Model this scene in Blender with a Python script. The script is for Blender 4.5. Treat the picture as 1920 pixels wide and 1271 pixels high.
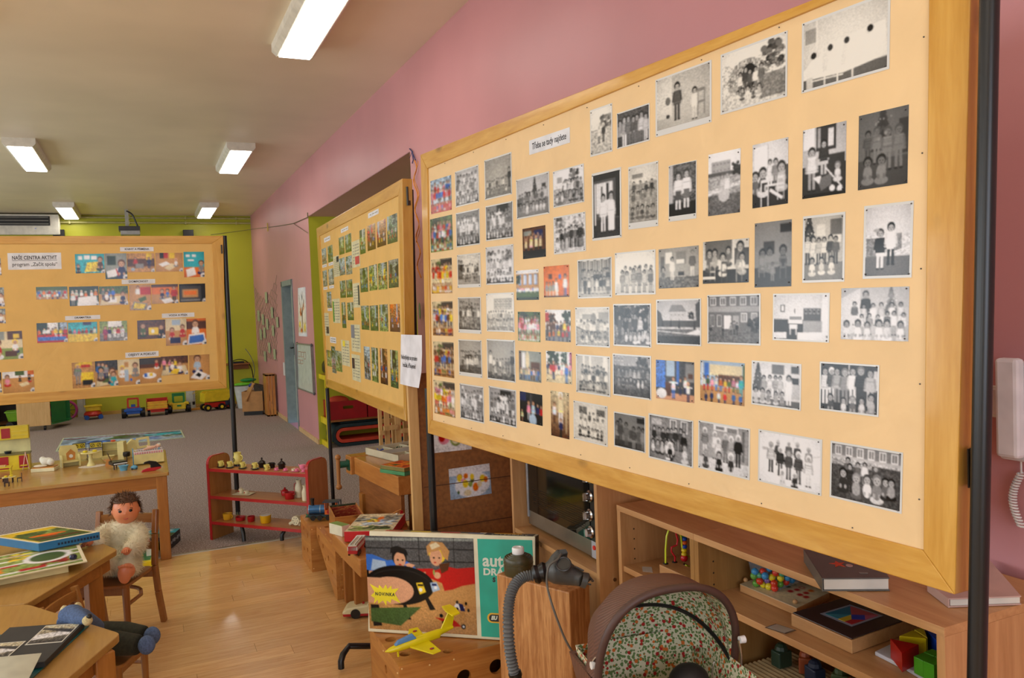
import bpy, math, random
import numpy as np
from mathutils import Vector as Vc, Matrix
from math import sin, cos, radians as rad
LK = bpy.context.scene.collection.objects.link; ON = bpy.data.objects.new
PI = math.pi
scn = bpy.context.scene
for _o in list(bpy.data.objects):
    bpy.data.objects.remove(_o)

F, CX, CY, EYE = 1520.0, 960.0, 635.5, 1.5        # focal length in pixels of the 1920x1271 frame
def _u(v):
    v = np.array(v, float); return v / np.linalg.norm(v)
def _ray(px, py): return np.array([(px - CX) / F, (py - CY) / F, 1.0])
_vy = _u(_ray(272, 600)); _p2 = _u(_ray(4272, 440))
_up = _u(np.cross(_vy, _p2)); _up = -_up if _up[1] > 0 else _up
_vx = _u(np.cross(_vy, _up)); _vx = -_vx if _vx[0] < 0 else _vx
RC = np.array([_vx, _vy, _up])
CAM = np.array([0.0, 0.0, EYE])
cd = bpy.data.cameras.new('camera'); cam = ON('camera', cd)
LK(cam); scn.camera = cam
cd.sensor_width = 36.0; cd.lens = F / 1920.0 * 36.0; cd.clip_start = 0.05; cd.clip_end = 80
_m = Matrix(((RC[0][0], -RC[0][1], -RC[0][2], 0), (RC[1][0], -RC[1][1], -RC[1][2], 0), (RC[2][0], -RC[2][1], -RC[2][2], EYE), (0, 0, 0, 1)))
cam.matrix_world = _m

scn.view_settings.view_transform = 'Standard'
scn.view_settings.look = 'None'
scn.view_settings.gamma = 1.0
scn.view_settings.use_curve_mapping = False
scn.view_settings.exposure = -0.08
wd = bpy.data.worlds.new('world'); scn.world = wd; wd.use_nodes = True
wd.node_tree.nodes['Background'].inputs[0].default_value = (0.62, 0.76, 1.0, 1)
wd.node_tree.nodes['Background'].inputs[1].default_value = 1.0
LAMP = 9.0                                          # ceiling lamp tubes
def area(name, loc, rot, sx, sy, power, color):
    l = bpy.data.lights.new(name, 'AREA'); l.shape = 'RECTANGLE'; l.size = sx; l.size_y = sy
    l.energy = power; l.color = color
    o = ON(name, l); LK(o)
    o.location = loc; o.rotation_euler = rot; return o
DAY = (0.80, 0.91, 1.0)
for _i, _y in enumerate((-1.2, 1.9, 5.0, 8.1, 11.2)):
    area('window_daylight', (-5.05, _y, 1.85), (0, -PI / 2, 0), 1.7, 2.3, (46, 66, 74, 70, 64)[_i], DAY)
area('window_daylight', (-0.8, -2.95, 1.85), (PI / 2, 0, 0), 2.6, 1.7, 80, (0.72, 0.82, 1.0))
area('window_daylight', (3.8, 8.6, 1.9), (0, PI / 2, 0), 1.2, 1.2, 10, DAY)

def D(px, py): return RC @ _ray(px, py)
def PZ(px, py, z):
    r = D(px, py); return Vc(CAM + r * (z - EYE) / r[2])
def PX(px, py, x):
    r = D(px, py); return Vc(CAM + r * x / r[0])
def PY(px, py, y):
    r = D(px, py); return Vc(CAM + r * y / r[1])
def PP(px, py, P, N):
    r = D(px, py); P = np.array(P, float); N = np.array(N, float)
    return Vc(CAM + r * (np.dot(P - CAM, N) / np.dot(r, N)))
def V(*a): return Vc(a)

def frame_of(d):
    d = Vc(d).normalized()
    a = Vc((0, 0, 1)) if abs(d.z) < 0.9 else Vc((1, 0, 0))
    u = d.cross(a).normalized(); return u, d.cross(u).normalized()
class MB:
    def __init__(s, M=None): s.v = []; s.f = []; s.M = M
    def add(s, vs, fs):
        b = len(s.v)
        for p in vs:
            p = Vc(p); s.v.append(s.M @ p if s.M is not None else p)
        s.f += [tuple(b + i for i in f) for f in fs]; return s
    def box(s, lo, hi):
        (a, b, c), (d, e, f) = lo, hi
        return s.add([(a, b, c), (d, b, c), (d, e, c), (a, e, c), (a, b, f), (d, b, f), (d, e, f), (a, e, f)],
                     [(0, 3, 2, 1), (4, 5, 6, 7), (0, 1, 5, 4), (1, 2, 6, 5), (2, 3, 7, 6), (3, 0, 4, 7)])
    def cbox(s, c, d): return s.box([c[i] - d[i] / 2 for i in range(3)], [c[i] + d[i] / 2 for i in range(3)])
    def hexa(s, b, t):                                   # two quads -> solid
        return s.add(list(b) + list(t), [(0, 3, 2, 1), (4, 5, 6, 7), (0, 1, 5, 4), (1, 2, 6, 5), (2, 3, 7, 6), (3, 0, 4, 7)])
    def beam(s, p0, p1, w, h, up=(0, 0, 1)):
        p0 = Vc(p0); p1 = Vc(p1); d = (p1 - p0).normalized(); u = d.cross(Vc(up)).normalized(); n = u.cross(d)
        q = [u * (a * w / 2) + n * (b * h / 2) for a, b in ((-1, -1), (1, -1), (1, 1), (-1, 1))]
        return s.hexa([p0 + k for k in q], [p1 + k for k in q])
    def cyl(s, p0, p1, r0, r1=None, n=14, caps=True):
        return s.tube([p0, p1], [r0, r0 if r1 is None else r1], n, caps)
    def tube(s, pts, r, n=10, caps=True):
        pts = [Vc(p) for p in pts]; k = len(pts)
        rr = r if isinstance(r, (list, tuple)) else [r] * k
        vs = []; u = None
        for i, p in enumerate(pts):
            d = (pts[min(i + 1, k - 1)] - pts[max(i - 1, 0)])
            if d.length < 1e-9: d = Vc((0, 0, 1))
            d.normalize()
            if u is None: u, w = frame_of(d)
            else:
                u = (u - d * u.dot(d)); u = u.normalized() if u.length > 1e-6 else frame_of(d)[0]; w = d.cross(u)
            for j in range(n):
                a = 2 * PI * j / n; vs.append(p + (u * cos(a) + w * sin(a)) * rr[i])
        fs = [(i * n + j, i * n + (j + 1) % n, (i + 1) * n + (j + 1) % n, (i + 1) * n + j) for i in range(k - 1) for j in range(n)]
        if caps: fs += [tuple(range(n - 1, -1, -1)), tuple((k - 1) * n + j for j in range(n))]
        return s.add(vs, fs)
    def lathe(s, c, prof, n=20, sx=1.0, sy=1.0):          # prof: (r, z) list
        c = Vc(c); k = len(prof)
        vs = [c + Vc((r * sx * cos(2 * PI * j / n), r * sy * sin(2 * PI * j / n), z)) for r, z in prof for j in range(n)]
        fs = [(i * n + j, i * n + (j + 1) % n, (i + 1) * n + (j + 1) % n, (i + 1) * n + j) for i in range(k - 1) for j in range(n)]
        if prof[0][0] > 1e-5: fs.append(tuple(range(n - 1, -1, -1)))
        if prof[-1][0] > 1e-5: fs.append(tuple((k - 1) * n + j for j in range(n)))
        return s.add(vs, fs)
    def ball(s, c, r, n=12, m=8, sc=(1, 1, 1)):
        prof = [(sin(PI * i / m), -cos(PI * i / m)) for i in range(m + 1)]
        c = Vc(c)
        vs = [c + Vc((r * sc[0] * a * cos(2 * PI * j / n), r * sc[1] * a * sin(2 * PI * j / n), r * sc[2] * z)) for a, z in prof for j in range(n)]
        fs = [(i * n + j, i * n + (j + 1) % n, (i + 1) * n + (j + 1) % n, (i + 1) * n + j) for i in range(m) for j in range(n)]
        return s.add(vs, fs)
    def prism(s, poly, p, u, v, t):                      # polygon in plane (p; u, v), thickness t along u x v
        p = Vc(p); u = Vc(u); v = Vc(v); n = u.cross(v).normalized() * t; k = len(poly)
        a = [p + u * x + v * y for x, y in poly]
        return s.add(a + [q + n for q in a], [tuple(range(k - 1, -1, -1)), tuple(range(k, 2 * k))] + [(i, (i + 1) % k, k + (i + 1) % k, k + i) for i in range(k)])
    def torus(s, c, R, r, u, v, n=24, m=8, a0=0, a1=2 * PI):
        c = Vc(c); u = Vc(u); v = Vc(v); w = u.cross(v).normalized()
        full = abs(a1 - a0 - 2 * PI) < 1e-6; k = n if full else n + 1; vs = []
        for i in range(k):
            a = a0 + (a1 - a0) * i / n; e = u * cos(a) + v * sin(a)
            for j in range(m):
                b = 2 * PI * j / m; vs.append(c + e * (R + r * cos(b)) + w * (r * sin(b)))
        fs = [(i * m + j, i * m + (j + 1) % m, ((i + 1) % k) * m + (j + 1) % m, ((i + 1) % k) * m + j) for i in range(n) for j in range(m)]
        return s.add(vs, fs)
    def mesh(s, name, mat=None, smooth=False):
        me = bpy.data.meshes.new(name); me.from_pydata([tuple(p) for p in s.v], [], s.f); me.update()
        if mat: me.materials.append(mat)
        if smooth:
            me.polygons.foreach_set('use_smooth', [True] * len(me.polygons))
            try: me.set_sharp_from_angle(angle=rad(38))
            except Exception: pass
        return me
    def bl(s, name, mat=None, parent=None, smooth=False, **k): return s.B(name, mat, parent, smooth, local=True, **k)
    def B(s, name, mat=None, parent=None, smooth=False, bevel=0, label=None, local=False):
        """one mesh object. With a parent, vertices are world coordinates unless local=True"""
        if parent is not None and not local:
            iv = root_inv(parent); s.v = [iv @ p for p in s.v]
        me = s.mesh(name, mat, smooth); o = ON(name, me); LK(o)
        if parent is not None: o.parent = parent
        if bevel:
            b = o.modifiers.new('bevel', 'BEVEL'); b.width = bevel; b.segments = 2; b.limit_method = 'ANGLE'; b.angle_limit = 0.7
        if label: o['label'] = label
        return o
def own(o):
    return Matrix.Translation(o.location) @ o.rotation_euler.to_matrix().to_4x4()
def root_inv(o):
    m = own(o)
    while o.parent is not None:
        o = o.parent; m = own(o) @ m
    return m.inverted()
def thing(name, label, cat, loc=(0, 0, 0), rotz=0, group=None):
    o = ON(name, None); LK(o); o.empty_display_size = 0.05
    o.location = loc; o.rotation_euler = (0, 0, rotz); o['label'] = label; o['category'] = cat
    if group: o['group'] = group
    return o
def tag(o, label, cat, group=None):
    o['label'] = label; o['category'] = cat
    if group: o['group'] = group
    return o
def struct(o): o['kind'] = 'structure'; return o
def dup(root, loc, rotz=0, label=None):
    r = root.copy(); LK(r); r.location = loc; r.rotation_euler = (0, 0, rotz)
    if label: r['label'] = label
    for ch in list(root.children):
        c = ch.copy(); LK(c); c.parent = r
        for g in list(ch.children):
            d = g.copy(); LK(d); d.parent = c
    return r
def curve_mesh(outlines, thick, M=None):
    """flat plate with holes: outlines (closed polygons, the first is the rim) -> MB, z from 0 to thick"""
    cu = bpy.data.curves.new('plate', 'CURVE'); cu.dimensions = '2D'; cu.fill_mode = 'BOTH'; cu.extrude = thick / 2
    for pts in outlines:
        sp = cu.splines.new('POLY'); sp.points.add(len(pts) - 1); sp.use_cyclic_u = True
        for i, (x, y) in enumerate(pts): sp.points[i].co = (x, y, 0, 1)
    return _eval_mb(cu, M, thick / 2)
def _eval_mb(data, M, dz):
    o = ON('tmp', data); LK(o)
    bpy.context.view_layer.update()
    me = bpy.data.meshes.new_from_object(o.evaluated_get(bpy.context.evaluated_depsgraph_get()))
    mb = MB(M); mb.add([(v.co.x, v.co.y, v.co.z + dz) for v in me.vertices], [tuple(p.vertices) for p in me.polygons])
    bpy.data.objects.remove(o); bpy.data.meshes.remove(me); return mb
def text_mb(body, size, M, align='CENTER', bold=0.0, shear=0.0, sx=1.0, space=1.0, line=1.0, ext=0.00015):
    cu = bpy.data.curves.new('text', 'FONT'); cu.body = body; cu.size = size; cu.align_x = align; cu.align_y = 'CENTER'
    cu.extrude = ext; cu.offset = bold; cu.shear = shear; cu.space_character = space; cu.space_line = line; cu.resolution_u = 3
    mm = M @ Matrix.Diagonal((sx, 1, 1, 1))
    return _eval_mb(cu, mm, ext)
def circle(x, y, r, n=18, ry=None):
    ry = r if ry is None else ry
    return [(x + r * cos(2 * PI * i / n), y + ry * sin(2 * PI * i / n)) for i in range(n)]
def rrect(x0, y0, x1, y1, r, n=4, corners=(1, 1, 1, 1)):
    pts = []
    for k, (cx, cy, a) in enumerate(((x1 - r, y1 - r, 0), (x0 + r, y1 - r, 90), (x0 + r, y0 + r, 180), (x1 - r, y0 + r, 270))):
        if corners[k]:
            for i in range(n + 1):
                t = rad(a + 90 * i / n); pts.append((cx + r * cos(t), cy + r * sin(t)))
        else: pts.append(((x1, y1), (x0, y1), (x0, y0), (x1, y0))[k])
    return pts
def basis(p, u, v):                                     # matrix: local x->u, y->v, z->u x v, origin p
    u = Vc(u).normalized(); v = Vc(v).normalized(); n = u.cross(v); v = n.cross(u)
    m = Matrix.Identity(4)
    for i in range(3): m[i][0] = u[i]; m[i][1] = v[i]; m[i][2] = n[i]; m[i][3] = p[i]
    return m
def TR(x, y, z, rz=0): return Matrix.Translation((x, y, z)) @ Matrix.Rotation(rz, 4, 'Z')
def bez(p0, p1, p2, p3, n=10):
    p0, p1, p2, p3 = map(Vc, (p0, p1, p2, p3)); r = []
    for i in range(n + 1):
        t = i / n; r.append(p0 * (1 - t) ** 3 + p1 * 3 * t * (1 - t) ** 2 + p2 * 3 * t * t * (1 - t) + p3 * t ** 3)
    return r

def lin(c):
    return tuple(((x / 255) / 12.92 if x / 255 <= 0.04045 else ((x / 255 + 0.055) / 1.055) ** 2.4) for x in c)
_mats = {}
class NT:
    def __init__(s, name):
        s.m = bpy.data.materials.new(name); s.m.use_nodes = True; s.t = s.m.node_tree; s.b = s.t.nodes['Principled BSDF']
    def n(s, typ, **kw):
        o = s.t.nodes.new(typ)
        for k, v in kw.items():
            if k.startswith('i_'): o.inputs[k[2:]].default_value = v
            else: setattr(o, k, v)
        return o
    def l(s, a, b): s.t.links.new(a, b)
    def coords(s, scale=(1, 1, 1), kind='Object'):
        tc = s.n('ShaderNodeTexCoord'); mp = s.n('ShaderNodeMapping'); mp.inputs['Scale'].default_value = scale
        s.l(tc.outputs[kind], mp.inputs['Vector']); return mp.outputs['Vector']
    def noise(s, vec, scale, detail=3, rough=0.5, dist=0):
        o = s.n('ShaderNodeTexNoise'); o.inputs['Scale'].default_value = scale; o.inputs['Detail'].default_value = detail
        o.inputs['Roughness'].default_value = rough; o.inputs['Distortion'].default_value = dist
        if vec is not None: s.l(vec, o.inputs['Vector'])
        return o.outputs['Fac']
    def ramp(s, fac, stops):
        o = s.n('ShaderNodeValToRGB'); cr = o.color_ramp
        while len(cr.elements) < len(stops): cr.elements.new(0.5)
        for e, (p, c) in zip(cr.elements, stops): e.position = p; e.color = (*lin(c), 1)
        s.l(fac, o.inputs['Fac']); return o.outputs['Color']
    def mix(s, fac, a, b, mode='MIX'):
        o = s.n('ShaderNodeMix', data_type='RGBA', blend_type=mode)
        for sock, v in ((o.inputs[0], fac), (o.inputs[6], a), (o.inputs[7], b)):
            if isinstance(v, (int, float)): sock.default_value = v
            elif isinstance(v, tuple): sock.default_value = (*lin(v), 1)
            else: s.l(v, sock)
        return o.outputs[2]
    def math(s, op, a, b=0.0):
        o = s.n('ShaderNodeMath', operation=op)
        for sock, v in ((o.inputs[0], a), (o.inputs[1], b)):
            if isinstance(v, (int, float)): sock.default_value = v
            else: s.l(v, sock)
        return o.outputs[0]
    def bump(s, h, strength=0.3, dist=0.01):
        o = s.n('ShaderNodeBump'); o.inputs['Strength'].default_value = strength; o.inputs['Distance'].default_value = dist
        s.l(h, o.inputs['Height']); s.l(o.outputs[0], s.b.inputs['Normal'])
    def color(s, c):
        if isinstance(c, tuple): s.b.inputs['Base Color'].default_value = (*lin(c), 1)
        else: s.l(c, s.b.inputs['Base Color'])
    def fin(s, rough=0.5, spec=0.5, metal=0.0, coat=0.0):
        s.b.inputs['Roughness'].default_value = rough; s.b.inputs['Specular IOR Level'].default_value = spec
        s.b.inputs['Metallic'].default_value = metal; s.b.inputs['Coat Weight'].default_value = coat
        s.b.inputs['Coat Roughness'].default_value = 0.08
        return s.m
def pn(c, rough=0.45, metal=0.0, var=0.05, name='paint', coat=0.0, scale=14):
    """plain colour with slight procedural mottling"""
    k = ('p', c, rough, metal, var, coat)
    if k not in _mats:
        s = NT(name); v = s.noise(s.coords(), scale, 2)
        d = tuple(x * (1 - var) for x in c); e = tuple(min(255, x * (1 + var)) for x in c)
        s.color(s.ramp(v, [(0.3, d), (0.7, e)])); _mats[k] = s.fin(rough, 0.5, metal, coat)
    return _mats[k]
def wood(name, c1, c2, axis='X', rough=0.4, scale=1.0, knots=0, coat=0.0, grain=1.0):
    k = ('w', name, axis)
    if k in _mats: return _mats[k]
    s = NT(name); st = 0.09; sc = [9 * scale] * 3; sc['XYZ'.index(axis)] = 9 * scale * st
    v = s.coords(tuple(sc)); n1 = s.noise(v, 3.0, 5, 0.55, 0.6); n2 = s.noise(v, 14.0, 3, 0.5, 0.2)
    f = s.math('ADD', s.math('MULTIPLY', n1, 0.72), s.math('MULTIPLY', n2, 0.28))
    c = s.ramp(f, [(0.36, c1), (0.50, tuple((a + b) / 2 for a, b in zip(c1, c2))), (0.66, c2)])
    if knots:
        sc2 = [5.0] * 3; sc2['XYZ'.index(axis)] = 2.6
        vo = s.n('ShaderNodeTexVoronoi'); s.l(s.coords(tuple(sc2)), vo.inputs['Vector']); vo.inputs['Scale'].default_value = knots * 1.5
        kf = s.n('ShaderNodeMapRange'); kf.inputs['From Min'].default_value = 0.06; kf.inputs['From Max'].default_value = 0.16
        kf.inputs['To Min'].default_value = 0.75; kf.inputs['To Max'].default_value = 0.0
        s.l(vo.outputs['Distance'], kf.inputs['Value']); c = s.mix(kf.outputs[0], c, tuple(x * 0.55 for x in c1))
    s.color(c); s.bump(n2, 0.05 * grain, 0.004); _mats[k] = s.fin(rough, 0.4, 0, coat); return _mats[k]
def glass(name='clear_glass', c=(230, 235, 235), rough=0.05, alpha=0.25):
    k = ('g', name)
    if k not in _mats:
        s = NT(name); s.color(c); s.b.inputs['Alpha'].default_value = alpha; _mats[k] = s.fin(rough, 0.6)
    return _mats[k]
PINE = ((192, 138, 48), (214, 166, 78))
BEECH = ((184, 134, 84), (204, 156, 104))
def pine(ax): return wood('varnished_pine', *PINE, ax, 0.32, 1.0, 1.0, 0.25)
def beech(ax): return wood('beech_laminate', *BEECH, ax, 0.42, 1.3)
def birch(ax): return wood('light_birch', (204, 160, 98), (222, 182, 122), ax, 0.4, 1.2)
def oldpine(ax): return wood('old_orange_pine', (172, 108, 48), (206, 146, 76), ax, 0.35, 0.9, 1.1, 0.2)
def darkbeech(ax): return wood('brown_beech', (128, 76, 34), (158, 100, 50), ax, 0.4, 1.2)
BLACK = pn((20, 20, 20), 0.32, name='black_metal')
CHROME = pn((205, 205, 205), 0.18, 1.0, 0.02, name='chrome')
WHITE = pn((226, 226, 222), 0.4, name='white_plastic')
def plastic(r, g, b, rough=0.3): return pn((r, g, b), rough, 0, 0.03, 'plastic')
PAPER = pn((220, 222, 226), 0.7, name='white_paper')
INK = pn((40, 40, 44), 0.7, name='printed_ink')
XW, YF, HC = 1.74, 14.6, 3.21
YB, XL = -3.0, -5.1
PINK_C, GREEN_C = (201, 141, 143), (186, 186, 48)
def wallmat(name, c):
    s = NT(name); v = s.coords(); a = s.noise(v, 1.3, 2); b = s.noise(v, 120.0, 2)
    s.color(s.ramp(a, [(0.3, tuple(x * 0.965 for x in c)), (0.7, tuple(min(255, x * 1.02) for x in c))]))
    s.bump(b, 0.10, 0.002); return s.fin(0.42, 0.35)
PINKM = wallmat('pink_wall_paint', PINK_C); GREENM = wallmat('green_wall_paint', GREEN_C)
CEILM = wallmat('ceiling_paint', (242, 229, 202)); CREAM = wallmat('cream_wall_paint', (222, 212, 190))
REVEAL = wallmat('mauve_reveal_paint', (196, 138, 148))
def sbox(name, lo, hi, mat, parent=None):
    o = MB().box(lo, hi).B(name, mat, parent); return struct(o) if parent is None else o
s = NT('carpet_pile'); v = s.coords(); a = s.noise(v, 95.0, 2, 0.8); b = s.noise(v, 1.1, 2)
c = s.ramp(a, [(0.34, (104, 90, 84)), (0.46, (148, 132, 124)), (0.56, (170, 153, 145)), (0.66, (226, 214, 206))])
s.color(s.mix(s.math('MULTIPLY', b, 0.35), c, (158, 144, 138))); s.bump(a, 0.5, 0.006); CARPETM = s.fin(0.95, 0.1)
YS = 5.54                                               # where the carpet meets the planks
fl = MB().box((XL, YB, -0.12), (XW, YS, -0.014)).B('floor', pn((150, 110, 70)), None); struct(fl)
ca = MB().box((XL, YS + 0.02, -0.12), (XW, YF, 0.0)).B('floor', CARPETM); struct(ca); ca['label'] = 'speckled grey-brown carpet in the back half of the room'
fl['label'] = 'glossy light brown plank floor in the front half of the room'
sbox('floor', (XW, 5.46, -0.12), (4.2, 9.3, 0.0), CARPETM)['label'] = 'carpet continuing into the alcove behind the wall opening'
s = NT('laminate_plank'); oi = s.n('ShaderNodeObjectInfo'); vs_ = s.coords((1.2, 13, 10)); n1 = s.noise(vs_, 3.0, 5, 0.6, 0.7); n2 = s.noise(vs_, 11.0, 3)
c = s.ramp(s.math('ADD', s.math('MULTIPLY', n1, 0.7), s.math('MULTIPLY', n2, 0.3)), [(0.34, (196, 146, 88)), (0.5, (214, 168, 108)), (0.68, (226, 184, 126))])
hs = s.n('ShaderNodeHueSaturation'); hs.inputs['Hue'].default_value = 0.5
s.l(s.math('ADD', s.math('MULTIPLY', oi.outputs['Random'], 0.16), 0.92), hs.inputs['Value']); s.l(c, hs.inputs['Color'])
s.color(hs.outputs[0]); s.bump(n2, 0.03, 0.002); PLANKM = s.fin(0.27, 0.5, 0, 0.25)
random.seed(5); pw = 0.105; y = YS - 0.012; pm = {}
while y > 0.9:
    x = -3.0 - random.random() * 0.9
    while x < XW:
        L = random.choice((0.75, 0.95, 1.2)); x1 = min(x + L, XW)
        if x1 - x > 0.05:
            key = round(x1 - x, 3)
            if key not in pm:
                pm[key] = MB().hexa([(0, -pw, -0.012), (key, -pw, -0.012), (key, 0, -0.012), (0, 0, -0.012)],
                                    [(0.0006, -pw + 0.0006, 0), (key - 0.0006, -pw + 0.0006, 0), (key - 0.0006, -0.0006, 0), (0.0006, -0.0006, 0)]).mesh('plank', PLANKM)
            o = ON('plank', pm[key]); LK(o); o.parent = fl; o.location = (x, y, 0)
        x = x1
    y -= pw
sbox('floor', (XL, YB, -0.014), (XW, y, 0.0), PLANKM)['label'] = 'plank floor under and behind the viewpoint'
sbox('floor', (XL, y, -0.014), (-3.0, YS - 0.012, 0.0), PLANKM)['label'] = 'plank floor towards the windows'
st_ = MB().hexa([(XL, YS - 0.012, -0.01), (XW, YS - 0.012, -0.01), (XW, YS + 0.022, -0.01), (XL, YS + 0.022, -0.01)],
          [(XL, YS - 0.008, 0.004), (XW, YS - 0.008, 0.004), (XW, YS + 0.018, 0.004), (XL, YS + 0.018, 0.004)]).B('trim_1', pn((170, 160, 140), 0.4, 0.6))
struct(st_)['label'] = 'metal transition strip between carpet and plank floor'
sbox('ceiling', (XL - 0.2, YB - 0.2, HC), (XW, YF + 0.2, HC + 0.2), CEILM)
struct(MB().box((XL - 0.2, YF, -0.12), (XW + 0.3, YF + 0.2, HC)).B('wall_far', GREENM))
W2 = XW + 0.32                                          # back face of the right wall
AY0, AY1, AZ = 5.46, 9.33, 2.6
DY0, DY1, DZ = 10.63, 11.50, 1.93
for a_, b_, z_ in ((YB, AY0, -.12), (AY0, AY1, AZ), (AY1, DY0, -.12), (DY0, DY1, DZ), (DY1, YF + .2, -.12)): struct(MB().box((XW, a_, z_), (W2, b_, HC + 0.2)).B('wall_right', PINKM))
struct(MB().box((XW + 0.002, AY0, AZ - 0.004), (4.2, AY1, AZ - 0.0005)).B('ceiling', REVEAL))['label'] = 'mauve soffit over the wall opening'
struct(MB().box((XW + 0.003, AY1 - 0.004, 0), (4.2, AY1, AZ)).B('wall_alcove', GREENM))
struct(MB().box((4.2, AY0 - 0.2, -0.12), (4.3, AY1 + 0.2, AZ)).B('wall_alcove', GREENM))
struct(MB().box((XW + 0.003, AY0, 0), (4.2, AY0 + 0.004, AZ)).B('wall_alcove', PINKM))
sbox('wall_left', (XL - 0.2, YB - 0.2, -0.12), (XL, YF + 0.2, HC), CREAM)
sbox('wall_rear', (XL - 0.2, YB - 0.2, -0.12), (W2, YB, HC), CREAM)
for i, yy in enumerate((-1.2, 1.9, 5.0, 8.1, 11.2)):    # window frames round the daylight
    m = MB()
    for z_ in (0.95, 2.70): m.box((XL + 0.001, yy - 1.2, z_ - 0.03), (XL + 0.05, yy + 1.2, z_ + 0.03))
    for q in (-1.2, -0.4, 0.4, 1.2): m.box((XL + 0.001, yy + q - 0.03, 0.95), (XL + 0.05, yy + q + 0.03, 2.70))
    struct(m.B('window_%d' % (i + 1), WHITE))
SKIRT = pn((206, 170, 120), 0.5, name='skirting')
for a0, a1 in ((YB, AY0), (AY1, DY0 - 0.0), (DY1, YF)): sbox('baseboard_right', (XW - 0.012, a0, 0), (XW, a1, 0.055), SKIRT)
sbox('baseboard_far', (XL, YF - 0.012, 0), (XW - 0.012, YF, 0.055), pn((190, 150, 70), 0.5))
STEEL = pn((128, 140, 142), 0.4, name='grey_steel'); LEAF = pn((186, 190, 172), 0.5, name='door_leaf')
dr = ON('door_1', None); LK(dr); struct(dr); dr['label'] = 'pale door recessed in a grey-blue steel frame in the pink wall'
m = MB()
m.box((XW - 0.012, DY1 - 0.05, 0), (XW + 0.17, DY1 + 0.02, DZ + 0.02)).box((XW - 0.012, DY0 - 0.02, 0), (XW + 0.17, DY0 + 0.03, DZ + 0.02)).box((XW - 0.012, DY0, DZ - 0.05), (XW + 0.17, DY1, DZ + 0.02))
m.B('door_frame', STEEL, dr)
MB().box((XW + 0.11, DY0 + 0.03, 0.01), (XW + 0.15, DY1 - 0.05, DZ - 0.05)).B('door_leaf', LEAF, dr)
m = MB().box((XW + 0.10, DY1 - 0.14, 0.94), (XW + 0.111, DY1 - 0.10, 1.10)); m.cyl((XW + 0.10, DY1 - 0.12, 1.04), (XW + 0.05, DY1 - 0.12, 1.04), 0.009).beam((XW + 0.055, DY1 - 0.12, 1.04), (XW + 0.055, DY1 - 0.24, 1.04), 0.014, 0.018)
m.B('door_handle', BLACK, dr)
for k, z_ in enumerate((3.165, 3.085)):
    p = MB(); p.cyl((-3.0, YF - 0.04, z_), (XW, YF - 0.04, z_), 0.016, n=10)
    for q in (-1.0, -0.15, 0.7, 1.5): p.box((q - 0.012, YF - 0.06, z_ - 0.022), (q + 0.012, YF, z_ + 0.022))
    struct(p.B('trim_%d' % (k + 2), pn((176, 172, 110), 0.45), None, True))['label'] = 'painted heating pipe along the top of the green wall'
for k, (a, b) in enumerate(((PY(145, 760, YF - 0.06).x, PY(160, 760, YF - 0.06).x), (PY(349, 745, YF - 0.06).x, PY(366, 745, YF - 0.06).x))):
    m = MB().box((a, YF - 0.07, 0), (b - 0.03, YF, 1.2)); m.box((b - 0.028, YF - 0.05, 0), (b, YF, 1.2))
    struct(m.B('trim_%d' % (k + 4), pn((196, 198, 186), 0.5)))['label'] = 'off-white vertical duct on the green wall'

EM = NT('lamp_diffuser'); EM.color((255, 252, 244)); EM.b.inputs['Emission Color'].default_value = (1.0, 0.95, 0.86, 1); EM.b.inputs['Emission Strength'].default_value = LAMP; EMM = EM.fin(0.4)
HOUS = pn((222, 216, 200), 0.4, name='lamp_housing')
def lamp(x, y0, y1, label):
    t = thing('ceiling_lamp', label, 'lamp', (x, (y0 + y1) / 2, HC), 0, 'ceiling lamps in two rows'); L = (y1 - y0) / 2
    a, b, h = 0.135, 0.108, 0.078
    m = MB(); m.add([(-a, -L, 0), (a, -L, 0), (a, L, 0), (-a, L, 0), (-a, -L, -0.05), (a, -L, -0.05), (a, L, -0.05), (-a, L, -0.05),
                     (-b, -L + 0.01, -h), (b, -L + 0.01, -h), (b, L - 0.01, -h), (-b, L - 0.01, -h)],
                    [(0, 1, 5, 4), (1, 2, 6, 5), (2, 3, 7, 6), (3, 0, 4, 7), (4, 5, 9, 8), (5, 6, 10, 9), (6, 7, 11, 10), (7, 4, 8, 11), (3, 2, 1, 0), (8, 9, 10, 11)])
    m.bl('housing', HOUS, t)
    MB().box((-b + 0.012, -L + 0.03, -h - 0.008), (b - 0.012, L - 0.03, -h - 0.001)).bl('diffuser', EMM, t)
lamp(0.955, 3.97, 5.34, 'large lit ceiling lamp nearest to the viewer, cut by the top edge')
lamp(0.955, 8.42, 9.80, 'lit ceiling lamp halfway along the pink wall')
lamp(0.965, 12.9, 14.27, 'small lit ceiling lamp at the far end above the wall-side speaker')
lamp(-0.965, 8.64, 10.02, 'lit ceiling lamp at the left edge of the picture')
lamp(-0.965, 13.1, 14.5, 'small lit ceiling lamp just above the air conditioner')
for yy in (4.0, -0.6):
    for xx in (-0.965, -2.9): lamp(xx, yy, yy + 1.37, 'lit ceiling lamp %s, %s, outside the picture' % ('in the middle row' if xx > -2 else 'in the window row', 'beside the viewpoint' if yy < 0 else 'ahead of the viewpoint'))
lamp(0.955, -0.6, 0.77, 'lit ceiling lamp above the viewpoint, outside the picture')
lamp(-2.9, 8.6, 9.97, 'lit ceiling lamp in the window row, far half, outside the picture')
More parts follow.
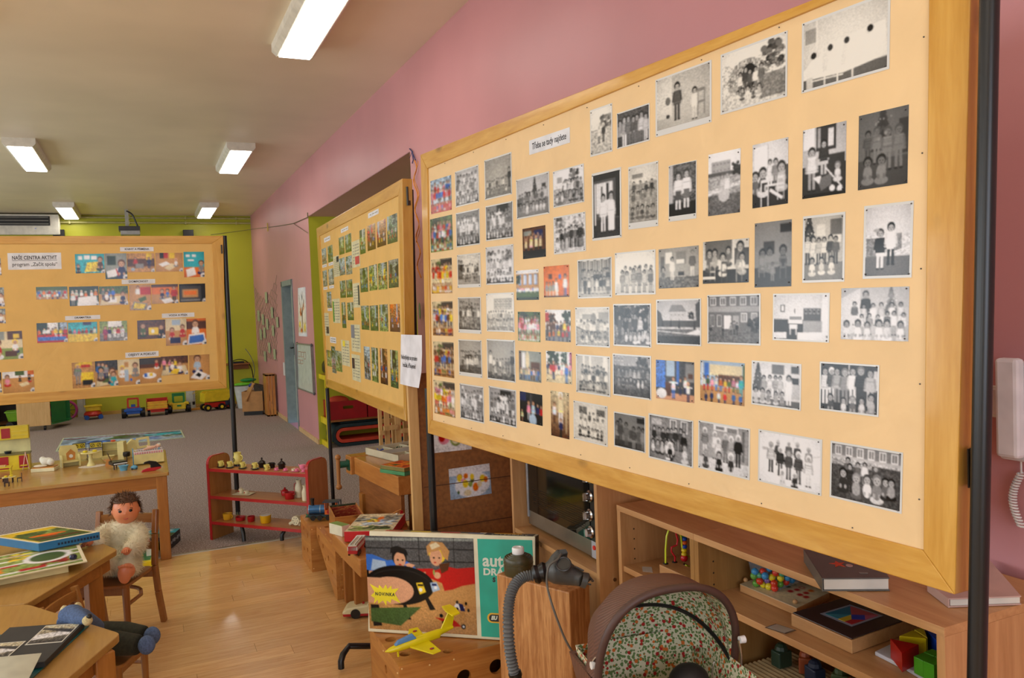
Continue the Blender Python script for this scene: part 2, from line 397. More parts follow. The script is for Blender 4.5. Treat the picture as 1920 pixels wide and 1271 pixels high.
COL = dict(w=(236, 236, 238), k=(24, 22, 22), r=(190, 40, 36), o=(222, 122, 40), y=(232, 200, 60), g=(84, 108, 62), G=(34, 62, 30), l=(144, 162, 92),
           b=(70, 120, 200), B=(34, 44, 96), c=(60, 176, 190), p=(226, 150, 170), v=(120, 80, 150), n=(96, 60, 36), t=(196, 150, 96), s=(214, 164, 130),
           e=(140, 140, 140), d=(72, 72, 74), u=(222, 208, 172), m=(170, 60, 110), a=(170, 190, 210), h=(150, 156, 150))
def cc(x): return np.array(COL[x] if x in COL else [25 + int(x) * 23.5] * 3, float)
class Paint:
    def __init__(s, nx, ny, asp, seed):
        s.nx, s.ny = nx * 3, ny * 3; s.a = asp; s.r = random.Random(seed); s.im = np.zeros((s.ny, s.nx, 3))
        s.X, s.Y = np.meshgrid((np.arange(s.nx) + .5) / s.nx * asp, (np.arange(s.ny) + .5) / s.ny)
        s.rs = np.random.RandomState(seed)
    def put(s, m, c, al=1.0): s.im[m] = s.im[m] * (1 - al) + np.array(c, float) * al
    def rect(s, x0, y0, x1, y1, c): s.put((s.X > x0 * s.a) & (s.X < x1 * s.a) & (s.Y > y0) & (s.Y < y1), c)
    def ell(s, cx, cy, rx, ry, c, al=1.0): s.put(((s.X - cx) / rx) ** 2 + ((s.Y - cy) / ry) ** 2 < 1, c, al)
    def poly(s, pts, c):
        ins = np.zeros(s.X.shape, bool); n = len(pts)
        for i in range(n):
            (x0, y0), (x1, y1) = pts[i], pts[(i + 1) % n]
            if y0 == y1: continue
            ins ^= ((y0 > s.Y) != (y1 > s.Y)) & (s.X < (x1 - x0) * (s.Y - y0) / (y1 - y0) + x0)
        s.put(ins, c)
    def line(s, x0, y0, x1, y1, w, c):
        dx, dy = x1 - x0, y1 - y0; L = math.hypot(dx, dy) + 1e-9; nx_, ny_ = -dy / L * w / 2, dx / L * w / 2
        s.poly([(x0 + nx_, y0 + ny_), (x1 + nx_, y1 + ny_), (x1 - nx_, y1 - ny_), (x0 - nx_, y0 - ny_)], c)
    def tex(s, y0, y1, amt, cell=5):
        n = s.rs.rand(s.ny // cell + 2, s.nx // cell + 2); n = np.kron(n, np.ones((cell, cell)))[:s.ny, :s.nx]
        m = (s.Y > y0) & (s.Y < y1); s.im[m] = s.im[m] * (1 + (n[m][:, None] - .5) * amt)
    def kid(s, x, yb, h, top, legs, hair=(40, 32, 28), skin=(205, 168, 140), sit=0, arms=0):
        x *= s.a; r = s.r
        if sit:
            s.ell(x, yb - .12 * h, .24 * h, .13 * h, legs); s.ell(x, yb - .38 * h, .17 * h, .26 * h, top); hy = yb - .76 * h; hr = .15 * h
            s.ell(x - .1 * h, yb - .25 * h, .05 * h, .08 * h, skin); s.ell(x + .1 * h, yb - .25 * h, .05 * h, .08 * h, skin)
        else:
            for q in (-1, 1):
                s.line(x + q * .055 * h, yb - .42 * h, x + q * .06 * h, yb, .075 * h, legs); s.ell(x + q * .065 * h, yb, .05 * h, .022 * h, (50, 45, 45))
            s.poly([(x - .12 * h, yb - .78 * h), (x + .12 * h, yb - .78 * h), (x + .135 * h, yb - .40 * h), (x - .135 * h, yb - .40 * h)], top)
            for q in (-1, 1):
                if arms: s.line(x + q * .1 * h, yb - .74 * h, x + q * (.30 if arms == 2 else .16) * h, yb - (.72 if arms == 2 else 1.08) * h, .06 * h, top if arms == 2 else skin)
                else:
                    s.line(x + q * .12 * h, yb - .75 * h, x + q * .16 * h, yb - .48 * h, .06 * h, tuple(k * .85 for k in top)); s.ell(x + q * .16 * h, yb - .44 * h, .03 * h, .035 * h, skin)
            hy = yb - .89 * h; hr = .095 * h
        [s.line(x - .11 * h, yb - (.46 + q * .07) * h, x + .11 * h, yb - (.46 + q * .07) * h, .018 * h, tuple(k * r.choice((.6, 1.25, 1)) for k in top)) for q in range(5) if not sit and r.random() < .6]
        s.ell(x, hy - .012 * h, hr * 1.12, hr * 1.22, hair); s.ell(x, hy + hr * .25, hr * .82, hr * .92, skin)
        s.ell(x - hr * .35, hy + hr * .1, hr * .13, hr * .11, (60, 45, 40)); s.ell(x + hr * .35, hy + hr * .1, hr * .13, hr * .11, (60, 45, 40))
        s.ell(x, hy + hr * .62, hr * .25, hr * .09, (130, 70, 60))
    def run(s, prog):
        R = s.r
        for st in prog.split(';'):
            t = st.split()
            if not t: continue
            k = t[0]; A = t[1:]
            if k == 'bg': s.im[:] = cc(A[0])
            elif k == 'gr':                            # vertical gradient a -> b
                q = s.Y[..., None]; s.im = cc(A[0]) * (1 - q) + cc(A[1]) * q
            elif k == 'fl': s.rect(-1, float(A[0]), 2, 2, cc(A[1]))
            elif k == 're': s.rect(*[float(q) for q in A[:4]], cc(A[4]))
            elif k == 'el': x, y, a, b = [float(q) for q in A[:4]]; s.ell(x * s.a, y, a, b, cc(A[4]))
            elif k == 'po': q = [float(z) for z in A[1:]]; s.poly([(q[i] * s.a, q[i + 1]) for i in range(0, len(q), 2)], cc(A[0]))
            elif k == 'li': q = [float(z) for z in A[:5]]; s.line(q[0] * s.a, q[1], q[2] * s.a, q[3], q[4], cc(A[5]))
            elif k == 'tx': s.tex(float(A[0]), float(A[1]), float(A[2]), int(A[3]) if len(A) > 3 else 5)
            elif k == 'wi':                            # row of windows
                x0, y0, x1, y1 = [float(q) for q in A[:4]]; n = int(A[4])
                for i in range(n):
                    w = (x1 - x0) / n; xa = x0 + i * w + w * .2; s.rect(xa, y0, xa + w * .6, y1, cc(A[5])); s.rect(xa + w * .08, y0 + .02, xa + w * .27, y1 - .02, cc(A[6])); s.rect(xa + w * .33, y0 + .02, xa + w * .52, y1 - .02, cc(A[6]))
            elif k == 'tr':                            # foliage
                x, y, r0 = [float(q) for q in A[:3]]; c = cc(A[3])
                for i in range(26):
                    f = R.uniform(.55, 1.25); s.ell(x * s.a + R.uniform(-r0, r0), y + R.uniform(-r0, r0), r0 * .32, r0 * .26, c * f)
            elif k == 'xm':                            # decorated fir
                x, y, r0 = [float(q) for q in A[:3]]; c = cc(A[3])
                for i in range(7):
                    f = i / 6; s.poly([(x * s.a, y - r0 + f * r0 * .9), (x * s.a - r0 * (.14 + .34 * f), y - r0 * .62 + f * r0 * 1.25), (x * s.a + r0 * (.14 + .34 * f), y - r0 * .62 + f * r0 * 1.25)], c * R.uniform(.7, 1.3))
                for i in range(14): s.ell(x * s.a + R.uniform(-.35, .35) * r0, y + R.uniform(-.5, .7) * r0, .012, .012, cc('w'))
            elif k in ('ro', 'si'):                    # a row: yb h n x0 x1 tops legs [hair]
                yb, h = float(A[0]), float(A[1]); n = int(A[2]); x0, x1 = float(A[3]), float(A[4]); tops, legs = A[5], A[6]; hair = A[7] if len(A) > 7 else 'k'
                for i in range(n):
                    x = x0 + (x1 - x0) * (i + .5) / n + R.uniform(-.15, .15) * (x1 - x0) / n; hh = h * R.uniform(.9, 1.08)
                    sk = np.array((206, 170, 145)) * R.uniform(.9, 1.08)
                    s.kid(x, yb + R.uniform(-.012, .012), hh, cc(R.choice(tops)) * R.uniform(.85, 1.1), cc(R.choice(legs)), cc(R.choice(hair)) + 14, sk, k == 'si')
            elif k == 'ki':                            # one person: x yb h top legs hair sit arms
                s.kid(float(A[0]), float(A[1]), float(A[2]), cc(A[3]), cc(A[4]), cc(A[5]) + 12, sit=int(A[6]) if len(A) > 6 else 0, arms=int(A[7]) if len(A) > 7 else 0)
            elif k == 'ch':                            # chair: x yb h c
                x, yb, h = [float(q) for q in A[:3]]; x *= s.a; c = cc(A[3])
                for q in (-.16, .16): s.line(x + q * h, yb - h, x + q * h, yb, .05 * h, c)
                s.line(x - .16 * h, yb - .95 * h, x + .16 * h, yb - .95 * h, .12 * h, c); s.line(x - .18 * h, yb - .5 * h, x + .2 * h, yb - .5 * h, .09 * h, c)
    def out(s, tone):
        s.tex(-1, 2, .11, 3); s.im *= (1.06 - .22 * ((s.X / s.a - .5) ** 2 + (s.Y - .5) ** 2) * 1.6)[..., None]; im = s.im.reshape(s.ny // 3, 3, s.nx // 3, 3, 3).mean(axis=(1, 3)); im = np.clip(im, 6, 246)
        if tone != 'c':
            g = im @ np.array([.3, .59, .11]); g = np.clip((g - 120) * 1.24 + 101, 10, 230); t = {'b': (1, 1, 1.01), 's': (1.0, .985, .94), 'x': (1, 1, .99)}[tone]
            if tone == 'x': g = 70 + (g - 110) * .55
            im = g[..., None] * np.array(t)
        else: im = (im - 118) * 1.1 + 104
        x = np.clip(im, 0, 255) / 255; return np.where(x <= .04045, x / 12.92, ((x + .055) / 1.055) ** 2.4)
s = NT('glossy_photo_print'); at = s.n('ShaderNodeAttribute', attribute_name='ink'); s.l(at.outputs['Color'], s.b.inputs['Base Color']); PHOTOM = s.fin(0.16, 0.35)
s = NT('matt_print'); at = s.n('ShaderNodeAttribute', attribute_name='ink'); s.l(at.outputs['Color'], s.b.inputs['Base Color']); MATTM = s.fin(0.55, 0.3)
def picture_mesh(name, mat, c3, nx, ny, img, border=None, thick=0.0004, N=None, bcol=(232, 232, 234)):
    """c3: four corners TL TR BR BL (Vectors), image on the front (towards N), white border as fraction of width/height (l, r, t, b)"""
    TL, TR_, BR, BL = c3; N = N if N is not None else (TR_ - TL).cross(BL - TL).normalized() * -1
    def P(u, v): return (TL * (1 - u) + TR_ * u) * (1 - v) + (BL * (1 - u) + BR * u) * v
    l, r, t, b = border or (0, 0, 0, 0)
    us = [l + (1 - l - r) * i / nx for i in range(nx + 1)]; vs_ = [t + (1 - t - b) * j / ny for j in range(ny + 1)]
    V_ = [P(u, v) for v in vs_ for u in us]; Fq = [(j * (nx + 1) + i, (j + 1) * (nx + 1) + i, (j + 1) * (nx + 1) + i + 1, j * (nx + 1) + i + 1) for j in range(ny) for i in range(nx)]
    k = len(V_); cs = [P(0, 0), P(1, 0), P(1, 1), P(0, 1)]; V_ += cs + [P(us[0], vs_[0]), P(us[-1], vs_[0]), P(us[-1], vs_[-1]), P(us[0], vs_[-1])] + [p - N * thick for p in cs]
    nb = len(Fq)
    if border: Fq += [(k, k + 4, k + 5, k + 1), (k + 1, k + 5, k + 6, k + 2), (k + 2, k + 6, k + 7, k + 3), (k + 3, k + 7, k + 4, k)]
    Fq += [(k, k + 1, k + 9, k + 8), (k + 1, k + 2, k + 10, k + 9), (k + 2, k + 3, k + 11, k + 10), (k + 3, k, k + 8, k + 11), (k + 8, k + 9, k + 10, k + 11)]
    me = bpy.data.meshes.new(name); me.from_pydata([tuple(p) for p in V_], [], Fq); me.update(); me.materials.append(mat)
    at = me.color_attributes.new('ink', 'FLOAT_COLOR', 'POINT')
    A = np.ones((len(V_), 4), np.float32); A[k:, :3] = lin(bcol)
    q = np.pad(img, ((1, 1), (1, 1), (0, 0)), mode='edge'); vv = (q[:-1, :-1] + q[1:, :-1] + q[:-1, 1:] + q[1:, 1:]) / 4
    A[:k, :3] = vv.reshape(-1, 3); at.data.foreach_set('color', A.ravel()); return me

def homog(src, dst):
    A = []; B = []
    for (x, y), (u, v) in zip(src, dst):
        A += [[x, y, 1, 0, 0, 0, -u * x, -u * y], [0, 0, 0, x, y, 1, -v * x, -v * y]]; B += [u, v]
    h = np.linalg.solve(np.array(A, float), np.array(B, float)); return np.append(h, 1).reshape(3, 3)
def ap(H, x, y):
    q = H @ np.array([x, y, 1.0]); return q[0] / q[2], q[1] / q[2]
def fabric(c):
    s = NT('stretched_paper'); v = s.coords((1, 1, 1)); a = s.noise(v, 9.0, 3, 0.5, 0.4)
    s.color(s.ramp(a, [(0.3, tuple(x * .97 for x in c)), (0.7, c)])); s.bump(a, 0.55, 0.012); return s.fin(0.5, 0.25)
FABRIC = fabric((236, 203, 152)); FABRIC2 = fabric((226, 184, 108))
HINGE = pn((70, 66, 58), 0.35, 0.8, name='hinge_steel')
class Board:
    def __init__(s, label, P, N, outer, inner, railax, thick=0.035):
        s.P, s.N = P, Vc(N).normalized(); s.N = s.N; s.outer, s.inner = outer, inner
        O = [s.at(*p) for p in outer]; I = [s.at(*p) for p in inner]
        s.O, s.I = O, I; s.H = homog(outer, [(0, 0), (1, 0), (1, 1), (0, 1)]); s.Hi = np.linalg.inv(s.H)
        base = (O[2] + O[3]) / 2; s.t = thing('display_board', label, 'board', (base.x, base.y, 0), 0, 'framed display boards on black poles')
        B = -s.N * thick
        for i, (nm, ax) in enumerate((('top_rail', railax), ('side_stile', 'Z'), ('bottom_rail', railax), ('side_stile', 'Z'))):
            j = (i + 1) % 4; q = [O[i], O[j], I[j], I[i]]
            MB().hexa([p + B for p in q], q).B(nm, pine(ax), s.t, bevel=0.002)
        c = sum(I, Vc()) / 4; J = [p + (p - c).normalized() * 0.004 for p in I]
        MB().hexa([p - s.N * 0.016 for p in J], [p - s.N * 0.006 for p in J]).B('paper_panel', FABRIC if thick == .042 else FABRIC2, s.t)
        s.cover = -0.006
    def at(s, px, py, off=0.0):
        return PP(px, py, np.array(s.P) + np.array(s.N) * off, s.N)
    def quad(s, x0, x1, yt, yb, off):
        xm, ym = (x0 + x1) / 2, (yt + yb) / 2
        u0 = ap(s.H, x0, ym)[0]; u1 = ap(s.H, x1, ym)[0]; v0 = ap(s.H, xm, yt)[1]; v1 = ap(s.H, xm, yb)[1]
        return [s.at(*ap(s.Hi, u, v), off) for u, v in ((u0, v0), (u1, v0), (u1, v1), (u0, v1))]
    def photo(s, spec, seed, group, pins=True, cell=1.6, off=0.0008):
        x0, x1, yt, yb, bd, tone, prog, label = spec
        q = s.quad(x0, x1, yt, yb, s.cover + off); w, h = (q[1] - q[0]).length, (q[3] - q[0]).length
        c = sum(q, Vc()) / 4; rr = random.Random(seed).uniform(-.008, .008); rot = Matrix.Rotation(rr, 3, s.N); q = [c + rot @ (p - c) for p in q]
        nx, ny = max(8, int((x1 - x0) / cell)), max(8, int((yb - yt) / cell))
        b = .035 * h if bd == 1 else 0; border = None
        if bd: border = {1: (b / w, b / w, b / h, b / h), 2: (.03, .03, .03, .10), 3: (.02, .02, 0.01, .09)}[bd]
        pa = Paint(nx, ny, w / h, seed); pa.run(prog)
        me = picture_mesh('photograph', PHOTOM, q, nx, ny, pa.out(tone), border, N=s.N, bcol=(210, 211, 208))
        o = ON('photograph', me); me.transform(Matrix.Translation(-c)); o.location = c
        LK(o); tag(o, label, 'photo', group)
        if pins:
            for k in range(4):
                p = q[k] + (c - q[k]).normalized() * (.006 + .002 * ((seed * 7 + k) % 3))
                pn = ON('pin', PINMESH); LK(pn); pn.parent = o; pn.location = p - c + s.N * 0.001
        return o
    def note(s, x0, x1, yt, yb, lines, label, bars=0, size=0.5, name='paper_label', mat=None, under=False, off=0.0008, group=None, bold=0.0004, align='CENTER'):
        q = s.quad(x0, x1, yt, yb, s.cover + off); TL, TRc, BR, BL = q; w, h = (TRc - TL).length, (BL - TL).length
        c = sum(q, Vc()) / 4; base = BL
        o = MB().hexa([p - s.N * 0.0004 for p in q], q); me = o.mesh(name, mat or PAPER); me.transform(Matrix.Translation(-c)); ob = ON(name, me); ob.location = c
        LK(ob); tag(ob, label, 'note', group)
        M = basis(Vc((0, 0, 0)) + s.N * 0.0002, TRc - TL, TL - BL)
        n = len(lines)
        for i, tx in enumerate(lines):
            yy = h * (0.5 - (i + 0.5) / n) * .8
            if bars:
                m = MB(M)
                for k in range(3):
                    a = -w * .33 + k * w * .24; m.box((a, yy - h * (.014 if n > 2 else .08), 0), (a + w * (.15 + .05 * k), yy + h * (.014 if n > 2 else .08), .0003))
                m.bl('printed_text', pn((136, 136, 120), .7), ob)
            else:
                t = text_mb(tx, h * size / n, M @ Matrix.Translation((0, yy, 0)), bold=bold if i == 0 or n == 1 else bold * .4)
                mx = max((v - Vc((0, 0, 0))).dot(M.col[0].to_3d()) for v in t.v); f = min(1.0, w * .42 / mx) if mx > 0 else 1
                t = text_mb(tx, h * size / n, M @ Matrix.Translation((0, yy, 0)), bold=bold if i == 0 or n == 1 else bold * .4, sx=f)
                if under and i == 0: t.M = M; t.box((-mx * f, yy - h * size / n * .52, 0), (mx * f, yy - h * size / n * .45, .0003))
                t.bl('printed_text', INK, ob)
        return ob
    def pole(s, foot_px, top, r=0.013, footdir=None):
        pass
PINMESH = MB().ball((0, 0, 0), 0.0015, 6, 4).mesh('pin', pn((90, 90, 92), 0.3, 0.6, name='pin_steel'))
N3 = (-0.99219, -0.11136, 0.0562)
b3 = Board('largest framed board of old black and white photos, nearest to the viewer', (0.9444, 2.9582, 1.0103), N3,
           [(788, 290), (1822.5, -119), (1790, 1115), (802, 812)], [(800.5, 316), (1742, -74), (1730.5, 1032), (808.5, 787.5)], 'Y', 0.042)
G3 = 'photographs pinned on the nearest board'
CLS = 'ro .62 .5 7 .04 .96 {a} {b} kn;ro .78 .48 8 .03 .97 {a} {b} kn;si .97 .3 8 .03 .97 {a} {b} kn'
def cl(bg, a, b): return bg + ';' + CLS.format(a=a, b=b)
IND = 'bg u;tx 0 1 .15;re .45 .02 1 .22 d;tr .36 .2 .12 g;re .5 .25 .95 .36 w;fl .78 t'
BWI = 'bg 7;fl .66 4;tx 0 1 .18'
BWO = 'bg 6;tr .2 .2 .2 3;tr .8 .2 .2 3;fl .6 5;tx 0 1 .3'
S3 = [
 (807.5, 846.5, 333.6, 397.5, 0, 'c', cl('bg a;tx 0 .7 .5 4;fl .72 r', 'rrwbp', 'wrn'), 'colour class photo with patterned blue wall and red floor, top of the leftmost column'),
 (807, 848.5, 406.6, 471, 0, 'c', cl('bg g;tr .3 .15 .22 G;tr .75 .15 .22 g;fl .75 l', 'rwpbr', 'wrB'), 'colour class photo in red and white under green trees, leftmost column second down'),
 (809, 847.5, 484.7, 550, 0, 'c', cl(IND, 'wyuro', 'wyu'), 'colour class photo in a yellow room, leftmost column third down'),
 (811, 849, 565, 629.6, 0, 'c', cl(IND, 'brwyn', 'BnB'), 'colour class photo in a yellow room, leftmost column fourth down'),
 (813, 851, 641, 706.6, 0, 'c', cl(IND, 'byrgn', 'Bnk'), 'colour class photo in a yellow room, leftmost column fifth down'),
 (814, 853, 715, 779, 0, 'c', cl(IND, 'rowyp', 'wrg'), 'colour class photo in a yellow room, bottom of the leftmost column'),
 (853.5, 897.7, 315, 384, 1, 'b', cl('bg 7;fl .78 4;li .3 .1 .7 .12 .02 9', '98658', '379'), 'black and white class photo with plain wall, top of the second column'),
 (855, 899.5, 395, 461, 1, 'b', cl('bg 5;fl .8 2;li .3 .15 .7 .15 .02 2', '98698', '983'), 'darker black and white class photo, second column second down'),
 (857.5, 901, 475.8, 539, 2, 's', 'bg 8;fl .72 6;tx 0 1 .15;ro .8 .62 2 .02 .2 24 2;ro .78 .45 7 .2 .95 3579 357;si .93 .3 7 .2 .9 8642 64', 'faded black and white class photo with teacher at left, second column third down'),
 (859, 902, 557, 624.7, 2, 's', cl('bg 6;xm .5 .28 .34 5;fl .8 3', '35796', '346'), 'class photo with faint Christmas tree above the children, second column'),
 (860, 903.5, 637, 706, 2, 's', 'bg 6;fl .8 3;tx .8 1 .5;ro .8 .5 8 .03 .97 24364 345;ro .92 .46 7 .1 .9 9638 347', 'black and white class photo with wide white bottom margin, second column fifth down'),
 (862.6, 907, 721.7, 789, 1, 'b', cl('bg 6;fl .82 3;ki .12 .5 .6 8 4 k', '98579', '974'), 'black and white class photo of crowded rows, bottom of the second column'),
 (908.5, 959.5, 292.5, 370, 1, 's', 'bg 6;fl .8 5;tx 0 1 .12;ki .93 .82 .5 2 2 k;ro .84 .3 9 .05 .85 4638 346;si .95 .22 9 .05 .85 5749 45', 'black and white class photo with much empty wall above, top of the third column'),
 (910.5, 962, 381.5, 449, 1, 'b', cl('bg 5;re .42 .0 .85 .25 1;re .3 .22 .6 .4 9;tr .22 .3 .12 2;fl .85 2', '98659', '984'), 'black and white class photo with dark window and white sheets, third column second down'),
 (911, 963, 460.6, 533, 1, 'b', cl('bg 8;tr .15 .25 .14 4;tr .85 .25 .14 4;fl .85 2', '98976', '982'), 'black and white class photo outdoors before pale trees, third column third down'),
 (912, 964, 549, 622, 1, 's', 'bg 9;re .28 .12 .95 .42 6;wi .3 .16 .95 .25 6 9 4;wi .3 .30 .95 .39 6 9 4;fl .55 6;tx .5 1 .4;ro .78 .32 10 .02 .98 9784 97;si .88 .22 10 .02 .98 9876 97', 'pale class photo in front of a long school building, third column'),
 (913, 966, 636.6, 714, 1, 's', 'bg 6;fl .84 3;tx .8 1 .8;ki .12 .84 .58 9 4 k;ki .92 .84 .6 2 2 k;ro .78 .34 6 .2 .85 4936 346;si .9 .26 7 .15 .85 8574 46', 'class photo with a teacher at each side and cobbled ground, third column'),
 (917, 968, 727.5, 796, 1, 'b', cl('bg 6;re .42 .03 .85 .22 1;re .4 .2 .7 .3 9;fl .84 2', '98459', '972'), 'black and white class photo with dark window in the back, bottom of the third column'),
 (968, 1030, 329, 406, 1, 'b', 'bg 7;fl .6 5;xm .58 .35 .38 2;re .3 .36 .45 .5 2;re .8 .22 .92 .32 2;re .02 .5 .2 .7 1;ro .75 .4 9 .03 .97 34657 345;si .95 .34 8 .08 .9 9857 75', 'class photo with a dark Christmas tree in the middle, upper left of the board'),
 (980, 1023, 425.5, 483.5, 0, 'c', 'bg n;tx 0 1 .3;re .5 .1 .9 .4 B;re .05 .1 .4 .25 h;fl .75 k;ki .15 .9 .6 u k n 0 1;ki .38 .95 .72 u k k 0 1;ki .6 .9 .66 u k n 0 1;ki .78 .88 .6 u k k 0 1', 'dark brown colour photo of children raising their arms'),
 (968, 1010, 506, 562.4, 0, 'c', 'bg w;re 0 .12 1 .62 t;wi .05 .15 .98 .5 4 b w;fl .72 g;tr .08 .3 .14 G;ro .76 .22 10 .02 .98 wbpw Bbw;re 0 .9 1 1 G', 'colour photo of children lined up before a school, green lawn below'),
 (971, 1013, 584.6, 640, 0, 'c', cl('bg g;tr .3 .2 .25 G;tr .8 .2 .25 g;fl .78 l', 'wpprw', 'wpw'), 'colour class photo of children in pink and white in a park'),
 (973, 1014.5, 658.6, 714.8, 0, 'c', 'bg h;re .02 0 .12 .75 n;re .14 .05 .3 .6 w;re .55 .35 .95 .7 n;el .4 .3 .12 .3 u;ro .95 .42 8 .05 .95 waubh nBb', 'hazy colour photo of children gathered in a room with a tall window'),
 (975, 1017, 737, 793.7, 0, 'c', 'bg k;re 0 0 .3 .3 B;re .45 0 .55 .4 d;ki .1 1.0 .42 u s n;ki .8 .9 .6 B k k;ki .95 .9 .55 r k n;ki .4 .92 .66 p w n;ki .6 .95 .7 a a n;el .58 .88 .22 .2 a', 'dark colour photo of a girl in a pale blue dress'),
 (1037, 1095, 314, 384.4, 1, 'b', 'bg 9;re .12 .18 .3 .35 6;tr .7 .2 .2 4;fl .5 6;tx .4 1 .4;ro .8 .5 7 .3 .98 3572 24;ki .4 .8 .52 9 3 k;si .97 .36 3 .05 .35 857 4;si .95 .36 4 .5 .98 269 32', 'black and white outdoor photo of a standing and crouching group, top row middle'),
 (1038, 1098, 402, 474, 1, 'b', 'bg 8;tr .2 .2 .22 6;tr .8 .15 .2 7;fl .75 8;tx 0 1 .3;ro .88 .6 7 .2 .98 24235 12;ki .85 .9 .68 2 2 9;si .97 .4 3 .02 .5 967 6;el .42 .8 .09 .2 7', 'pale wintry black and white photo of a costumed group'),
 (1019.5, 1067, 498, 557, 0, 'c', 'bg o;tx 0 1 .15;re .2 .25 .35 .42 n;el .65 .35 .07 .08 b;ro 1 .5 4 .05 .6 whw wab;ki .5 1 .6 w w n;ki .85 1 .72 w b k;fl .95 n', 'orange colour photo of children in white shirts'),
 (1022.5, 1070, 580.7, 640, 0, 'c', 'bg w;re 0 .1 .15 .4 r;tr .85 .3 .25 G;tr .3 .35 .2 n;fl .65 e;ro .85 .5 7 .02 .98 bBryn Bkn;ro 1 .4 5 .1 .95 byowr Bk', 'colour photo of a costumed crowd outdoors in blue and yellow'),
 (1024, 1072, 659, 718, 0, 'c', 'bg w;tr .3 .25 .28 G;tr .75 .25 .2 G;re .82 .05 .92 .5 w;re .92 .02 1 .6 m;fl .5 u;ro .75 .4 9 .02 .98 rpwBw wpB;ki .3 .9 .6 r B n;ki .8 .98 .62 b b n;tx 0 1 .2', 'bright colour photo of children in a sunny street'),
 (1033, 1067, 734.6, 819.7, 0, 'c', 'gr u n;tx 0 1 .4;ki .55 .78 .78 u w w;po u .45 .12 .55 0 .65 .12;ki .2 .7 .45 w n n;ki .55 1 .42 B k n;li .85 .05 .85 .9 .03 u', 'narrow colour photo of a bishop figure with mitre behind a child'),
 (992, 992, 0, 0, 9, '', '', ''),
 (1106.5, 1148, 200, 289, 1, 's', 'bg 9;tr .75 .38 .2 5;fl .45 7;tx .3 1 .35;ki .4 .78 .4 8 3 6;ki .62 .76 .42 2 2 8', 'tall faded photo of two children standing on grass, top row'),
 (1156.5, 1218, 202.7, 271.6, 1, 'b', 'bg 3;tx 0 1 .5 3;ro 1.02 .85 7 .02 .98 43756 2497', 'black and white photo of children standing close in a row, top row'),
 (1229, 1334, 131, 243, 2, 's', 'bg 7;re 0 .0 .3 .8 8;re .3 .0 .97 .62 7;tx 0 .6 .1;el .22 .48 .07 .08 4;ki .4 .88 .72 3 2 k;ki .73 .96 .6 9 8 k;ch .85 .92 .5 5;el .22 .78 .05 .04 2;tx .3 .9 .12 2', 'photo of two children with toy, one in dark patterned clothes, top row'),
 (1351, 1476, 80, 198, 1, 's', 'bg 9;tr .8 .25 .22 4;el .42 .55 .45 .36 6;tx .2 .6 .5 6;el .45 .5 .16 .22 1;fl .72 8;re .62 .55 1 .95 5;tx .5 1 .35;ro .78 .42 5 .25 .68 3948 34;si .9 .24 5 .22 .65 8945 38', 'photo of a group before a stone grotto arch, top row'),
 (1503.5, 1668, 14, 152, 1, 's', 'bg 8;re .02 .1 .16 .32 6;re .16 0 .18 .6 9;fl .84 4;po 9 .0 .72 .25 .42 .98 .32 1 .82 .5 .9 .0 .86;po 8 .25 .45 .33 .44 .3 .8 .24 .8;po 8 .5 .42 .56 .41 .52 .78 .47 .78;el .18 .5 .06 .07 8;el .13 .52 .05 .05 1;el .34 .47 .045 .05 2;el .54 .44 .045 .05 2;el .79 .4 .055 .06 8;el .81 .38 .05 .05 1;re .04 .84 .12 1 8;re .26 .88 .28 1 9;re .42 .88 .44 1 9;re .6 .86 .62 1 9;li .1 .9 .5 .92 .02 9', 'large photo of children asleep in a row of cots, top right corner'),
 (1110, 1165, 319.4, 448.4, 1, 'b', 'bg 3;re 0 0 1 .1 1;re .12 .14 .75 .62 8;re .3 .2 .36 .5 3;re .5 .16 .6 .42 2;fl .72 2;re .85 .1 1 .7 1;re .05 .14 .1 .8 9;ki .38 .92 .6 9 9 k;ki .68 .92 .62 9 9 1;re .57 .6 .8 .9 9', 'black and white photo of two figures in long white costumes'),
 (1178, 1234, 307.4, 427, 2, 's', 'bg 8;re .1 .12 .5 .2 5;fl .3 6;tx .2 1 .3;ro .55 .3 4 .1 .9 2546 3;ro .75 .32 5 .05 .98 4657 45;si .95 .26 5 .05 .95 35746 34', 'tall photo of children grouped on steps'),
 (1253.6, 1305.7, 305.4, 412.5, 3, 'b', 'bg 3;tx 0 1 .8 5;re 0 0 .15 .8 7;fl .75 1;ki .35 .9 .75 9 8 k;ki .66 .88 .76 9 8 k;re .24 .52 .46 .7 3;re .55 .5 .77 .68 4', 'dark photo of two girls in folk costume'),
 (1328, 1388, 284, 401.5, 0, 'b', 'bg 9;re .1 .14 .7 .34 6;wi .12 .16 .7 .22 5 6 4;wi .12 .26 .7 .32 5 6 4;re 0 .32 1 .38 3;fl .38 6;tr .9 .3 .1 2;po 8 0 .6 1 .5 1 .56 0 .68;re 0 .68 1 1 4;tx .35 1 .35;ki .45 .78 .42 7 6 3;ki .6 .78 .44 8 7 3;el .5 .7 .12 .1 7', 'photo of children in sacks racing on a lawn'),
 (1411, 1477.6, 264.7, 386, 0, 'b', 'bg 8;re .05 .05 .42 .5 9;re .45 .05 .46 .5 6;re .92 .4 1 .8 3;fl .62 2;ki .08 .85 .45 4 2 k 1;ki .3 .85 .5 2 8 k 1;ki .5 .7 .42 8 8 k;ki .66 .72 .44 5 4 k;ki .82 .8 .5 7 7 k 1;re .35 .66 .9 .7 8;ch .35 1 .42 8;ch .8 .92 .36 8;li .5 .75 .85 .9 .05 9', 'tall photo of children seated round a table on pale chairs'),
